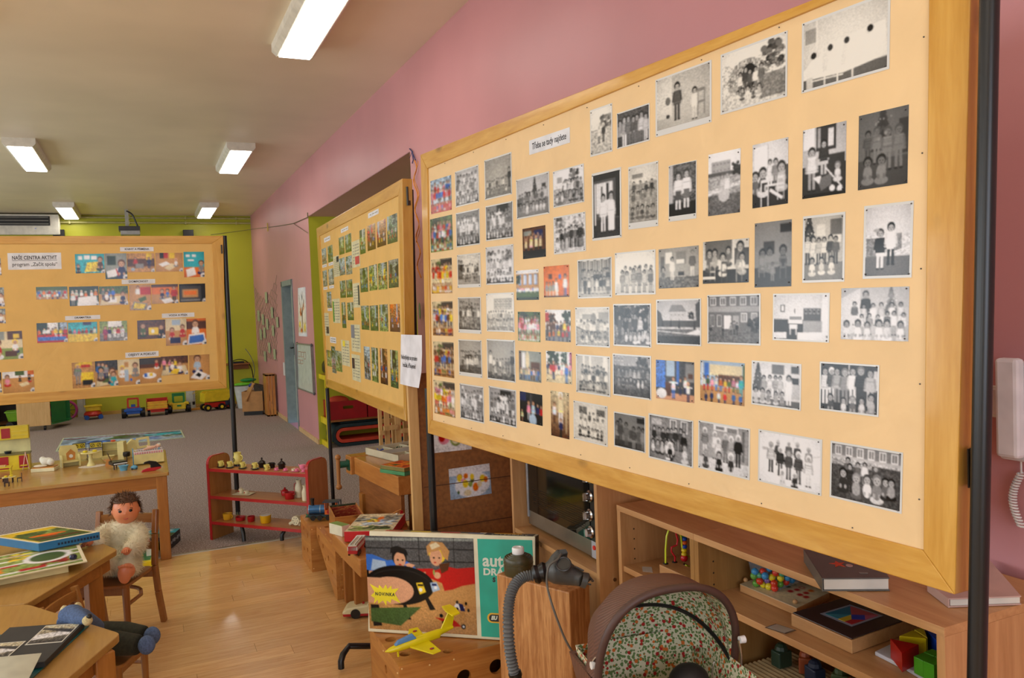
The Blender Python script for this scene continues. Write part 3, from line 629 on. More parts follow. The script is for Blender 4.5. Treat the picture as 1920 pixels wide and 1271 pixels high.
 (1505, 1586, 235.7, 367.4, 0, 'b', 'bg 7;re .02 0 .28 .3 9;re .32 0 .78 .35 2;re .35 .02 .42 .3 6;re .6 .05 .72 .3 8;re .6 .42 .98 .55 2;fl .55 2;ki .22 .9 .62 8 6 k;ki .5 .7 .5 2 7 k;po 4 .35 .75 .7 .68 .68 .85 .45 .92;po 9 .25 .72 .45 .7 .4 .82;li .55 .6 .92 .9 .02 9;ki .82 .82 .3 8 8 4 1;el .7 .9 .045 .045 9;el .87 .92 .045 .045 9;fl .95 1', 'photo of two boys with a doll pram and a pushchair'),
 (1609.6, 1702.5, 207, 350, 0, 'x', 'bg 6;re .82 .15 1 .6 3;xm .5 .28 .38 3;fl .62 4;ki .2 .65 .42 5 4 k;ki .38 .68 .48 7 7 4;ki .6 .78 .56 7 7 4;ki .82 .78 .56 7 7 4;ki .2 .95 .4 8 8 k 1;ki .48 .96 .42 8 8 k 1;el .42 .37 .02 .02 9;el .56 .3 .022 .022 9', 'low-contrast grey photo of six children under a bare Christmas tree'),
 (1083, 1147, 484.4, 558.8, 1, 's', 'bg 5;wi .1 .0 .95 .32 4 9 3;fl .85 7;ro .75 .48 9 .08 .95 5637 34;ro .92 .44 8 .05 .98 97382 824', 'photo of a class on steps before tall windows'),
 (1153, 1229, 470.8, 552.6, 1, 's', 'bg 9;tx 0 .5 .08;fl .75 8;ro .8 .5 6 .2 .98 6757 56;ro .97 .58 6 .08 .98 76785 56', 'very pale photo of children in winter coats standing in two rows'),
 (1235, 1310, 463.8, 539.4, 0, 's', 'bg 6;re .18 .1 .35 .38 9;re .05 .2 .15 .6 4;re .45 .1 .7 .45 5;re .46 .3 .65 .4 9;re .3 .42 .8 .72 6;re .5 .6 .65 .7 2;fl .72 4;tx .7 1 .6;ki .35 .82 .6 9 8 k;ki .85 .75 .66 4 8 4;ki .12 .85 .42 4 4 k 1', 'brownish photo of a boy in white before a play kitchen'),
 (1318, 1404, 450, 530.6, 0, 's', 'bg 8;re .05 0 .65 .45 4;re .7 .2 1 .6 3;fl .68 2;ki .15 .75 .6 4 3 k 1;ki .27 .7 .55 6 3 k 1;ki .57 .62 .5 4 3 k 1;ki .82 .7 .7 4 7 k 1;ki .45 .85 .6 9 8 k 1;ki .86 .82 .55 9 7 k 1;ch .22 .95 .45 7;ch .48 1 .5 3;ch .8 .98 .5 6;re .0 .84 .28 .9 9', 'brown-tinged photo of children eating at a table'),
 (1415, 1484, 415, 537.7, 0, 'x', 'bg 8;re .7 .05 1 .18 2;re .25 .3 .55 .5 3;fl .7 3;ki .22 .78 .4 9 6 k 1;ki .42 .78 .42 8 7 k 1;ki .78 .78 .44 3 3 k 1;re .3 .62 .7 .66 7;ch .2 .85 .34 7;ch .78 .88 .34 6;ki .5 .92 .3 8 8 4', 'grey-green photo of three children at a small table'),
 (1505, 1584, 401.5, 529, 1, 's', 'bg 7;xm .12 .25 .36 2;re .32 .12 .55 .3 8;re .68 .05 .98 .3 4;re .7 .3 .95 .42 9;fl .72 5;ro .75 .46 6 .02 .9 837948 284;si .93 .32 3 .05 .85 998 89', 'tall photo of a group by a Christmas tree with three children crouching in front'),
 (1619, 1711, 381.4, 521.4, 1, 'b', 'bg 8;re .02 .45 .25 .72 5;re .62 .4 .82 .66 5;tx .4 .7 .3;li 0 .78 1 .6 .02 9;fl .72 4;ki .34 .9 .58 1 9 2;el .25 .34 .05 .025 6;ki .58 .84 .6 9 1 k;re .49 .42 .65 .62 9', 'shiny photo of two children in dressing-up hats, right side'),
 (1079, 1143, 575.8, 650, 1, 's', 'bg 8;re .2 .15 .5 .3 6;el .55 .3 .12 .18 5;re .7 .1 1 .4 6;fl .5 6;tx .3 1 .35;ro .78 .45 8 .1 .95 3869 36;li 0 .5 .3 .62 .03 3;si .92 .34 6 .15 .95 9384 39', 'photo of children playing by a cart on rough ground'),
 (1150, 1221, 569.4, 650, 1, 'b', 'bg 5;re .6 .02 .95 .18 9;wi .62 .05 .95 .14 3 9 3;tr .2 .15 .3 2;tr .7 .28 .3 2;fl .75 4;tx 0 1 .5;ro .85 .6 6 .1 .95 3829 29;si .96 .36 6 .3 .98 839 93', 'dark photo of costumed children outdoors, one with tall pale hat'),
 (1230.5, 1314.5, 560.5, 647.4, 1, 'b', 'gr 7 8;po 5 .28 .26 .35 .1 .6 .1 .7 .26;re .3 .26 .68 .5 7;wi .3 .3 .66 .36 4 7 4;po 3 0 .2 .1 .3 .14 .5 0 .5;po 3 .9 .1 1 .0 1 .5 .92 .5;tr .8 .35 .08 2;re 0 .46 1 .62 3;po 2 .1 .62 .13 .42 .16 .62;po 2 .3 .62 .33 .42 .36 .62;po 2 .5 .64 .53 .42 .56 .64;po 2 .85 .68 .88 .42 .91 .68;fl .66 4;po 9 .7 .76 .95 .66 1 .68 1 .8;po 8 .0 .7 1 .78 1 .8 0 .72;re 0 .82 1 1 2;tx .6 1 .25', 'photo of a gabled house behind a fence and conifers'),
 (1326, 1426, 551.7, 646, 1, 'b', 'bg 4;wi .0 .02 1 .2 5 8 4;re 0 .22 1 .34 6;wi .0 .4 .3 .66 2 7 3;re .32 .42 .46 .7 9;re .5 .42 .62 .7 6;wi .62 .36 1 .56 2 8 5;fl .76 4;tx .7 1 .35;ro .82 .28 3 .42 .62 275 2;tr .9 .62 .14 2;ki .3 .85 .2 2 2 k;ki .05 .85 .22 2 5 k', 'photo of a two-storey school facade with bright door'),
 (1449, 1555, 549.8, 640, 1, 'b', 'bg 8;re .9 0 1 .9 9;re .12 .22 .21 .38 3;re .14 .24 .19 .36 9;re 0 .55 .6 .95 2;re .28 .46 .55 .64 9;re .3 .48 .53 .56 5;re .56 .3 .88 .58 3;wi .57 .32 .87 .42 4 6 2;re .56 .58 .9 .85 6;re .3 .66 .45 .76 9;re .31 .76 .33 .95 9;re .42 .76 .44 .95 9;fl .9 2;po 9 .45 .84 .9 .82 1 .95 1 1 .45 1;po 9 0 .85 .25 .84 .25 .98 0 1;el .4 .36 .014 .06 3', 'photo of an empty playroom with shelf, cupboard and beds'),
 (1577, 1704, 538.8, 638, 0, 'b', 'bg 7;po 8 0 .2 .3 .0 .3 .8 0 1;xm .75 .3 .35 4;ki .38 .72 .66 2 2 2;ro .72 .42 6 .15 .95 9485 98;ro .9 .42 6 .25 1 69485 96;si 1.02 .42 6 .02 .95 9969 98', 'large photo of many children with a woman in dark clothes, right side'),
 (1080, 1144, 666, 739.6, 1, 's', 'bg 7;re .2 0 .26 .4 9;re .4 0 .46 .4 9;re .82 0 .95 .4 9;ro .72 .46 8 .15 .9 3586 34;ro .85 .44 7 .1 .95 8396 36;si .96 .3 8 .08 .9 92857 23', 'photo of a class standing before white-framed windows'),
 (1149, 1221, 665, 745.4, 1, 'b', 'bg 6;wi .0 .02 .3 .14 3 8 4;wi .6 .04 .9 .12 3 9 4;tr .8 .22 .2 3;fl .25 3;tx .2 1 .5;ro .7 .38 8 .08 .98 5364 34;si .82 .3 8 .1 .95 68437 42', 'dark photo of a group sitting on a grassy slope'),
 (1230, 1301.5, 676.8, 751, 0, 'c', 'bg d;re 0 0 .26 .7 b;tx 0 .7 .6 4;re .28 0 .5 .4 a;re .55 0 .62 .6 b;re .78 .05 1 .5 e;re .85 .3 .97 .42 n;fl .82 s;ki .65 .85 .42 d B n;ki .78 .8 .42 w B n;re .25 .55 .4 .9 n;ki .47 .95 .55 w b n 0 2;ki .85 1 .5 w B s 0 2;el .15 .85 .2 .13 w', 'colour photo of children in white tops with blue curtain'),
 (1313, 1396, 678, 756, 0, 'c', 'bg a;re .03 .02 .06 .7 w;re .1 .05 .2 .6 b;re .22 .08 .95 .35 u;re .42 .32 .92 .6 n;tx .3 .6 .4;re .96 .05 1 .8 g;fl .62 t;ro .72 .36 9 .05 .9 yorpwg bgr;ki .93 .8 .5 c c n;ro 1.06 .34 6 .05 .98 wBrbw Bk n', 'colour photo of a full classroom with children seen from behind'),
 (1409, 1502, 679, 764, 1, 'b', 'bg 8;xm .12 .4 .45 3;re .42 .02 .68 .25 4;re .82 .04 .98 .2 3;re .84 .3 .98 .45 2;re .84 .45 1 .8 7;fl .85 4;ki .25 .85 .55 6 6 k;ki .38 .8 .52 8 6 k;ki .5 .82 .54 6 5 k;ki .6 .8 .52 7 5 k;ki .78 .97 .72 9 9 k;si .98 .38 5 .02 .7 9686 85', 'photo of children beside a bushy Christmas tree, one all in white'),
 (1536.5, 1648, 681, 775, 1, 'b', 'bg 2;re .22 .0 .5 .15 1;re .5 0 .52 .2 8;re .93 .1 1 .5 8;ki .08 .9 .82 8 9 k;ki .2 .8 .72 3 8 9;ki .3 .85 .78 6 5 k;ki .44 .88 .8 5 5 4;ki .58 .84 .8 9 9 k;ki .72 .86 .84 2 2 4;ki .88 .86 .8 7 7 k;ki .18 1.08 .46 3 4 k 1;ki .42 1.08 .4 8 8 1 1;ki .58 1.08 .46 4 5 4 1;ki .74 1.08 .44 8 8 k 1;ki .9 1.04 .5 7 6 k 1', 'close photo of twelve children in two rows, right side'),
 (1075.5, 1139, 756, 830, 1, 's', 'bg 8;re .15 .08 .4 .28 4;re .7 .1 .95 .28 4;li .27 .08 .27 .28 .02 9;ro .6 .38 6 .2 .9 7496 47;ro .78 .4 6 .15 .95 9798 97;si .92 .32 8 .12 .9 98929 13', 'pale photo of a class with white blouses and window behind, bottom row'),
 (1151, 1210, 776, 843, 1, 'x', 'bg 7;re .75 .05 1 .2 0;fl .8 3;ki .1 .98 .75 9 3 k;ki .2 .95 .8 4 3 k;ki .4 .95 .72 6 5 k;re .5 .45 .65 .7 4;ki .65 1 .68 4 8 k;ki .82 1 .7 5 5 k;ki .95 1 .68 9 8 k', 'grey photo of six children holding hands indoors, bottom row'),
 (1216, 1299.5, 781.5, 867.7, 1, 'b', 'bg 5;wi .45 .02 .95 .3 2 9 4;re .05 .05 .3 .2 7;fl .85 5;tx 0 1 .2;ro .72 .5 7 .08 .8 5362 43;ki .82 .85 .6 1 1 2;si .9 .4 5 .05 .6 8582 24;ki .5 1 .48 1 2 8 1;ki .84 1 .5 8 8 2 1;re .4 .93 .5 .99 9', 'photo of a large mixed group crouching by a window, bottom row'),
 (1309, 1406, 795.5, 888.6, 1, 'b', 'bg 6;re .3 .0 .8 .12 9;re .35 .03 .52 .1 5;re .58 .03 .78 .12 5;re .88 .05 .92 .7 4;fl .75 8;tx 0 1 .1;ki .12 .72 .62 5 8 9;ki .33 .75 .6 8 6 8;ki .55 .78 .62 4 4 7;ki .66 .85 .66 6 6 9;ki .8 .82 .68 1 1 9;ki .4 .9 .62 8 6 9;ki .14 1 .44 3 3 5 1;ki .42 1.02 .48 1 1 2 1;ki .66 1.02 .5 2 8 9 1', 'photo of children in woolly hats and scarves by a wall, bottom row'),
 (1421.5, 1541, 814, 916, 1, 'b', 'bg 9;li .3 .2 .35 0 .008 7;li .5 .2 .6 0 .008 7;li .62 .2 .55 0 .008 7;li .85 .35 1 .3 .01 6;re .05 .3 .15 .36 7;ki .2 .78 .6 7 2 6;ki .32 .62 .5 3 3 7;ki .5 .6 .5 4 4 8;ki .64 .62 .52 3 3 7;ki .82 .66 .5 6 6 7;ki .36 .82 .58 2 2 9;ki .5 .86 .58 3 3 4;ki .66 .9 .62 3 3 9;ki .82 .92 .6 8 8 9;ki .4 1.02 .36 8 8 9 1;ki .6 1.03 .36 2 3 9 1', 'photo of children dressed for snow on white ground, bottom row'),
 (1556, 1692, 837, 947.7, 1, 'b', 'bg 5;wi .02 .02 1 .2 6 9 5;re 0 .2 1 .3 7;fl .3 3;re .0 .28 .6 .38 6;tx .25 1 .4;ki .25 .72 .5 4 2 k;ki .28 .85 .52 2 2 k;ki .4 .7 .42 4 4 k;ki .5 .68 .42 9 5 k;ki .66 .72 .42 3 3 4;ki .18 .9 .5 2 2 k 1;ki .38 .96 .5 6 4 5 1;ki .54 .96 .52 9 3 2 1;ki .68 .97 .56 5 8 4 1;ki .8 .88 .44 4 2 k 1;ki .88 .86 .42 6 1 k 1', 'large photo of a group on the grass below a school building, bottom right corner'),
]
for i, sp in enumerate(S3):
    if sp[4] == 9: continue
    b3.photo(sp, 100 + i, G3)
b3.note(992, 1068.5, 251, 279, ['T\u0159eba se tady najdete'], 'white paper strip reading T\u0159eba se tady najdete above the old photos', size=.62, bold=0.0002)
for k, (a, b) in enumerate(((0, 1), (2, 3), (1, 2))):
    n = 9 if k < 2 else 5
    for i in range(n):
        p = b3.I[a].lerp(b3.I[b], (i + .6) / n); c = sum(b3.I, Vc()) / 4; p = p + (c - p).normalized() * .012 + b3.N * -0.005
        q = ON('tack', PINMESH); LK(q); q.parent = b3.t; q.location = b3.t.location * -1 + p
def curved_foot(pts, r=0.013): return MB().tube(pts, r, 12)
def stand(label, p): return thing('pole_stand', label, 'stand', (p[0], p[1], 0), 0, 'black tubular stands of the display boards')
S3a = stand('thick black pole stand carrying the near end of the nearest board', (1.2, .85)); S3b = stand('black pole stand carrying the far end of the nearest board', (.98, 3.02))
S2a = stand('black pole stand at the near end of the middle board', (1.08, 3.4)); S2b = stand('black pole stand at the far end of the middle board', (1.0, 5.5))
S1a = stand('black pole stand at the right end of the left board', (.5, 6.03)); S1b = stand('black pole stand at the left end of the left board, outside the picture', (-1.66, 6.02))
pt = PY(1850, 300, b3.O[1].y - 0.035); pb = PY(1834, 1150, b3.O[2].y - 0.035)
dz = (pt - pb).normalized()
top = pb + dz * 1.30; bot = pb + dz * (-(pb.z - 0.03) / dz.z)
MB().tube([bot, top], 0.0145, 16).B('pole', BLACK, S3a, True)
o = MB(); hz = PY(1819, 880, b3.O[2].y - 0.006)
o.cyl(hz + V(0, -.006, -.028), hz + V(0, -.006, .010), 0.0055).cyl(hz + V(0, -.006, .011), hz + V(0, -.006, .036), 0.0050).box(tuple(hz + V(-.004, -.0005, -.03)), tuple(hz + V(.02, .002, .034)))
ax = pb + dz * ((hz.z - pb.z) / dz.z); o.beam(hz + V(0, -.008, -.012), ax, .012, .02)
o.B('hinge', HINGE, b3.t)
MB().tube([bot + V(-.35, -.04, -.02), bot + V(-.33, -.04, .01), bot + V(-.28, -.03, .02), bot + V(.25, .03, .02)], 0.013, 12).B('foot', BLACK, S3a, True)
pl_ = PY(801.5, 700, 3.02); pl2 = PY(809, 880, 3.02); dz = (pl_ - pl2).normalized(); bt = pl2 - dz * ((pl2.z - .04) / dz.z)
MB().tube([bt, pl2 + dz * .32], 0.0145, 16).B('pole', BLACK, S3b, True)
MB().tube([bt + V(-.03, 0.15, 0), bt + V(0, 0, 0)], 0.013, 12).B('foot', BLACK, S3b, True)

b2 = Board('middle framed board of outing photos seen at a sharp angle', (1.0721, 5.4968, 1.0098), (-0.99958, 0.02321, 0.01708),
           [(593, 428.5), (754, 334.5), (761.5, 790), (611, 724.6)], [(598.6, 442.4), (746.5, 366), (757, 764.3), (612.8, 709.6)], 'Y', 0.045)
G2 = 'photographs on the middle board'
def wd_(k, sd):
    R = random.Random(sd); base = {'g': 'gr h g', 'a': 'gr t n', 'e': 'gr a e', 'y': 'gr h l'}[k]
    s_ = base + ';tx 0 1 .9 4;' + ';'.join('tr %.2f %.2f .2 %s' % (R.random(), R.random() * .6, R.choice({'g': 'Ggl', 'a': 'onr', 'e': 'Ged', 'y': 'gly'}[k])) for _ in range(3))
    s_ += ';re %.2f 0 %.2f .5 %s' % ((lambda q: (q, q + .12))(R.random() * .8) + (R.choice('awae'),))
    return s_ + ';ro .8 .4 %d .05 .95 %s Bkn;ro .97 .36 %d .1 .95 %s BkG' % (R.choice((2, 3)), R.choice(('rwb', 'pyw', 'wen', 'bBr')), R.choice((2, 3)), R.choice(('rob', 'yw', 'wn')))
S2 = [
 ((603.7, 612, 465.3, 495), 'e', 'left photo of the top pair in the left column, middle board'), ((614.7, 624, 460, 491), 'g', 'right photo of the top pair in the left column, middle board'),
 ((605.4, 613.3, 507, 537), 'e', 'left photo of the second pair in the left column, middle board'), ((616, 625.6, 503.6, 534), 'e', 'right photo of the second pair in the left column, middle board'),
 ((613, 621.5, 547, 577), 'e', 'single grey photo below the pairs in the left column, middle board'),
 ((635.5, 645.5, 443.8, 477), 'g', 'left photo of the top pair in the second column, middle board'), ((647, 659, 438.7, 472.8), 'g', 'right photo of the top pair in the second column, middle board'),
 ((636, 646.8, 483.5, 516), 'e', 'left photo of the second pair in the second column, middle board'), ((648.6, 660, 479.8, 514.5), 'e', 'right photo of the second pair in the second column, middle board'),
 ((637.6, 648.2, 526, 558.3), 'g', 'left photo of the third pair in the second column, middle board'), ((649.5, 661, 524, 557.3), 'g', 'right photo of the third pair in the second column, middle board'),
 ((641, 648.5, 566.5, 614.8), 'g', 'narrow tall photo low in the second column, middle board'), ((651.5, 663, 566.8, 600.3), 'g', 'shorter photo beside the narrow tall one, middle board'),
 ((674.5, 685, 430, 476), 'g', 'first of four photos in the top right row, middle board'), ((688.6, 704, 420.7, 469), 'a', 'second of four photos in the top right row, middle board'),
 ((706.6, 723.5, 413, 462), 'a', 'orange autumn photo, third in the top right row, middle board'), ((726, 745, 402.7, 455.6), 'g', 'last photo in the top right row, middle board'),
 ((675.3, 689.6, 502, 547.5), 'g', 'first photo in the second right row, middle board'), ((692, 707.3, 496.7, 544.4), 'y', 'second photo in the second right row, middle board'),
 ((709, 726, 492.5, 542.6), 'y', 'third photo with bright meadow in the second right row, middle board'), ((728.5, 747, 486.5, 539.3), 'g', 'last photo in the second right row, middle board'),
 ((677.5, 692, 573, 618), 'g', 'first photo in the third right row, middle board'), ((694, 709, 572.5, 620), 'g', 'second photo in the third right row, middle board'),
 ((711.5, 727.5, 570.7, 621), 'y', 'third photo in the third right row, middle board'), ((731, 750, 570, 622), 'a', 'last photo in the third right row, middle board'),
 ((683, 694, 650, 711), 'e', 'first photo in the bottom right row, middle board'), ((697, 709, 651.8, 715.6), 'y', 'bright green photo, second in the bottom right row, middle board'),
 ((713, 726.5, 653.6, 720), 'a', 'brownish photo, third in the bottom right row, middle board'), ((732, 746.5, 656.6, 726.6), 'g', 'last photo in the bottom right row, middle board'),
 ((612.6, 621.4, 656.6, 686.5), 'y', 'left photo of the lower left trio, middle board'), ((622, 629.7, 649.6, 699), 'e', 'tall middle photo of the lower left trio, middle board'), ((629.5, 641, 658, 696), 'y', 'yellow-green right photo of the lower left trio, middle board'),
]
for i, (r_, k, lb) in enumerate(S2): b2.photo((*r_, 0, 'c', wd_(k, i), lb), 300 + i, G2, pins=False, cell=1.0)
SHEET = pn((204, 200, 162), 0.6, name='pale_yellow_sheet')
for i, (r_, lb) in enumerate([((625, 636, 479.5, 519), 'pale text sheet with dark drawing between the left columns, middle board'), ((659.5, 674.6, 451, 501), 'pale sheet with green and red drawing near the top, middle board'),
      ((662, 674.5, 530.7, 576.6), 'pale text sheet at half height, middle board'), ((624, 637.6, 560, 605.5), 'pale text sheet with green edge, middle board'), ((606.5, 617, 586.7, 629), 'pale sheet by the left edge, middle board'),
      ((658.5, 675.5, 608.4, 659.4), 'pale text sheet with grey picture strip, middle board'), ((640.5, 655.5, 638, 685.5), 'yellowish sheet with red lines of writing, middle board'), ((660, 675.7, 665, 714), 'lowest pale text sheet with small dark figure, middle board')]):
    n = b2.note(*r_, [''] * (7 if i else 9), lb, bars=1, mat=SHEET, name='text_sheet', group='text sheets on the middle board')
    q = b2.quad(*r_, b2.cover + .0012); U = (q[1] - q[0]); W = (q[3] - q[0])
    c_ = [(20, 20, 20), (190, 70, 60), (60, 70, 50), (90, 150, 50), (70, 60, 40), (120, 124, 130), (226, 210, 60), (60, 40, 30)][i]
    a, b, c0, d0 = [(.6, .95, .05, .3), (.4, .9, .6, .9), (.75, .95, .1, .9), (.02, .2, .1, .95), (.5, .9, .6, .9), (.02, .4, .02, .5), (.2, .5, .02, .25), (.05, .35, .15, .55)][i]
    MB().hexa([q[0] + U * x + W * y for x, y in ((a, c0), (b, c0), (b, d0), (a, d0))], [q[0] + U * x + W * y + b2.N * .0003 for x, y in ((a, c0), (b, c0), (b, d0), (a, d0))]).B('drawing', pn(c_, 0.6), n)
for r_, lb in [((607.5, 619, 444, 452.7), 'small heading strip above the left column, middle board'), ((639, 653, 426.6, 434), 'small heading strip above the second column, middle board'),
      ((690, 710, 395.6, 405), 'small heading strip above the right columns, middle board'), ((604.5, 612.5, 496, 501), 'white caption below the top left photo, middle board'), ((616, 624.5, 492, 497.5), 'white caption below the second photo of the top pair, middle board'),
      ((606.5, 614, 538, 543), 'white caption below the left photo of the second pair, middle board'), ((617.5, 626, 535, 540.5), 'white caption below the right photo of the second pair, middle board'), ((614.5, 622.5, 578, 583), 'white caption below the single grey photo, middle board')]:
    b2.note(*r_, [''], lb, bars=1, group='paper strips on the middle board')
b2.note(619, 630, 632, 643, ['', ''], 'white two-line heading above the lower left trio, middle board', bars=1, group='paper strips on the middle board')
pt = PY(769, 360, b2.O[1].y + 0.10); pb = PY(777.5, 700, b2.O[1].y + 0.10); dz = (pt - pb).normalized()
bot = pb - dz * ((pb.z - .05) / dz.z)
MB().tube([bot, pb + dz * .82], 0.0155, 16).B('pole', BLACK, S2a, True)
hz = PY(763, 368, b2.O[1].y + .0); MB().cyl(hz + V(0, -.008, -.04), hz + V(0, -.008, .04), .005).beam(hz + V(0, -.008, -.03), PY(771, 380, b2.O[1].y + 0.02), .01, .02).B('hinge', HINGE, b2.t)
tipb = PZ(640, 1253, .013)
MB().tube([tipb, tipb + V(0, 0, .03), tipb + V(.012, .012, .052), tipb + V(.05, .06, .062), PZ(705, 1211, .06), bot], 0.0135, 12).B('foot', BLACK, S2a, True)
p0 = PZ(627.5, 985, .04); p1 = PY(614, 740, p0.y); 
MB().tube([p0, p1, p1 + (p1 - p0) * .05], 0.013, 12).B('pole', BLACK, S2b, True)
tp = PZ(529, 1013, .013); MB().tube([tp, tp + V(.0, .0, .035), tp + V(.02, .01, .062), tp + V(.06, .02, .075), p0 + V(-.1, -.02, .03), p0], 0.0135, 12).B('foot', BLACK, S2b, True)
BN = Vc((-0.99958, 0.02321, 0.01708)); off = 0.02
q = [PP(751.8, 627, np.array((1.0721, 5.4968, 1.0098)) + np.array(BN) * off, BN), PP(790.7, 628.2, np.array((1.0721, 5.4968, 1.0098)) + np.array(BN) * off, BN)]
q2 = [PP(785, 727.5, np.array((1.0721, 5.4968, 1.0098)) + np.array(BN) * off, BN), PP(750.1, 719.6, np.array((1.0721, 5.4968, 1.0098)) + np.array(BN) * off, BN)]
rt = [q[1], PP(791, 662, np.array((1.0721, 5.4968, 1.0098)) + np.array(BN) * off, BN), PP(790, 696, np.array((1.0721, 5.4968, 1.0098)) + np.array(BN) * off, BN), q2[0]]
lf = [q[0].lerp(q2[1], k / 3) for k in range(4)]
m = MB(); vs_ = []
for a, b in zip(lf, rt): vs_ += [a.lerp(b, k / 4) + BN * (.004 * sin(k * .8)) for k in range(5)]
n0 = len(vs_); vs_ += [p - BN * .0006 for p in vs_]
fs_ = []
for j in range(3):
    for i in range(4):
        a = j * 5 + i; fs_ += [(a, a + 5, a + 6, a + 1), (n0 + a, n0 + a + 1, n0 + a + 6, n0 + a + 5)]
rim = [0, 1, 2, 3, 4, 9, 14, 19, 18, 17, 16, 15, 10, 5]
fs_ += [(rim[i], rim[(i + 1) % 14], n0 + rim[(i + 1) % 14], n0 + rim[i]) for i in range(14)]
m.add(vs_, fs_); c = sum(q + q2, Vc()) / 4
nt = m.B('paper_notice', pn((226, 226, 232), 0.75, name='notice_paper'), None, True)
nt.data.transform(Matrix.Translation(-c)); nt.location = c
tag(nt, 'white paper notice asking in Czech not to touch the toys, beside the middle board', 'notice')
M = basis(c + BN * .0055, q[1] - q[0], q[0] - q2[1])
w_ = (q[1] - q[0]).length
for k, tx in enumerate(('Nedot\u00fdkejte se pros\u00edm', 'hra\u010dek, d\u011bkujeme!')):
    text_mb(tx, .028, M @ Matrix.Translation((.0, .012 - .034 * k, 0)), bold=.0002, sx=(.92 * w_ / .31)).B('printed_text', INK, nt)

b1 = Board('left framed board facing the viewer with colour photos of activity centres', (0.0, 6.0, 1.0), (0, -1, 0),
           [(-285.8, 442.9), (418.4, 442), (425.2, 727.8), (-261, 780)], [(-258, 457.5), (397.2, 456.5), (409.2, 713.6), (-240, 758)], 'X', 0.045)
G1 = 'photographs on the left board'
def ds(sd, k='desk'):
    R = random.Random(sd)
    a = {'desk': 'bg t;re 0 0 1 .4 %s;tx 0 .4 .6;po u .1 .55 .9 .5 1 .9 0 1;re %.2f .6 %.2f .85 %s;' % (R.choice('ghnd'), .3, .6, R.choice('wybrg')),
         'rows': 'bg h;tx 0 1 .5;re 0 0 1 .3 %s;fl .8 t;' % R.choice('gcrG'),
         'floor': 'bg u;re 0 0 1 .3 h;tx 0 .3 .8;fl .4 t;'}[k]
    if k == 'rows': return a + 'ro .85 .6 6 .02 .98 rwbyop Bnw;ro 1 .5 5 .05 .95 wobrp wB'
    return a + 'ro .7 .6 3 .05 .6 %s B n;ki %.2f .95 .7 %s B n 1;ki %.2f .8 .6 %s n k 1' % (R.choice(('rwb', 'ebw', 'pyw')), R.uniform(.65, .85), R.choice('rwBce'), R.uniform(.2, .45), R.choice('rwbe'))
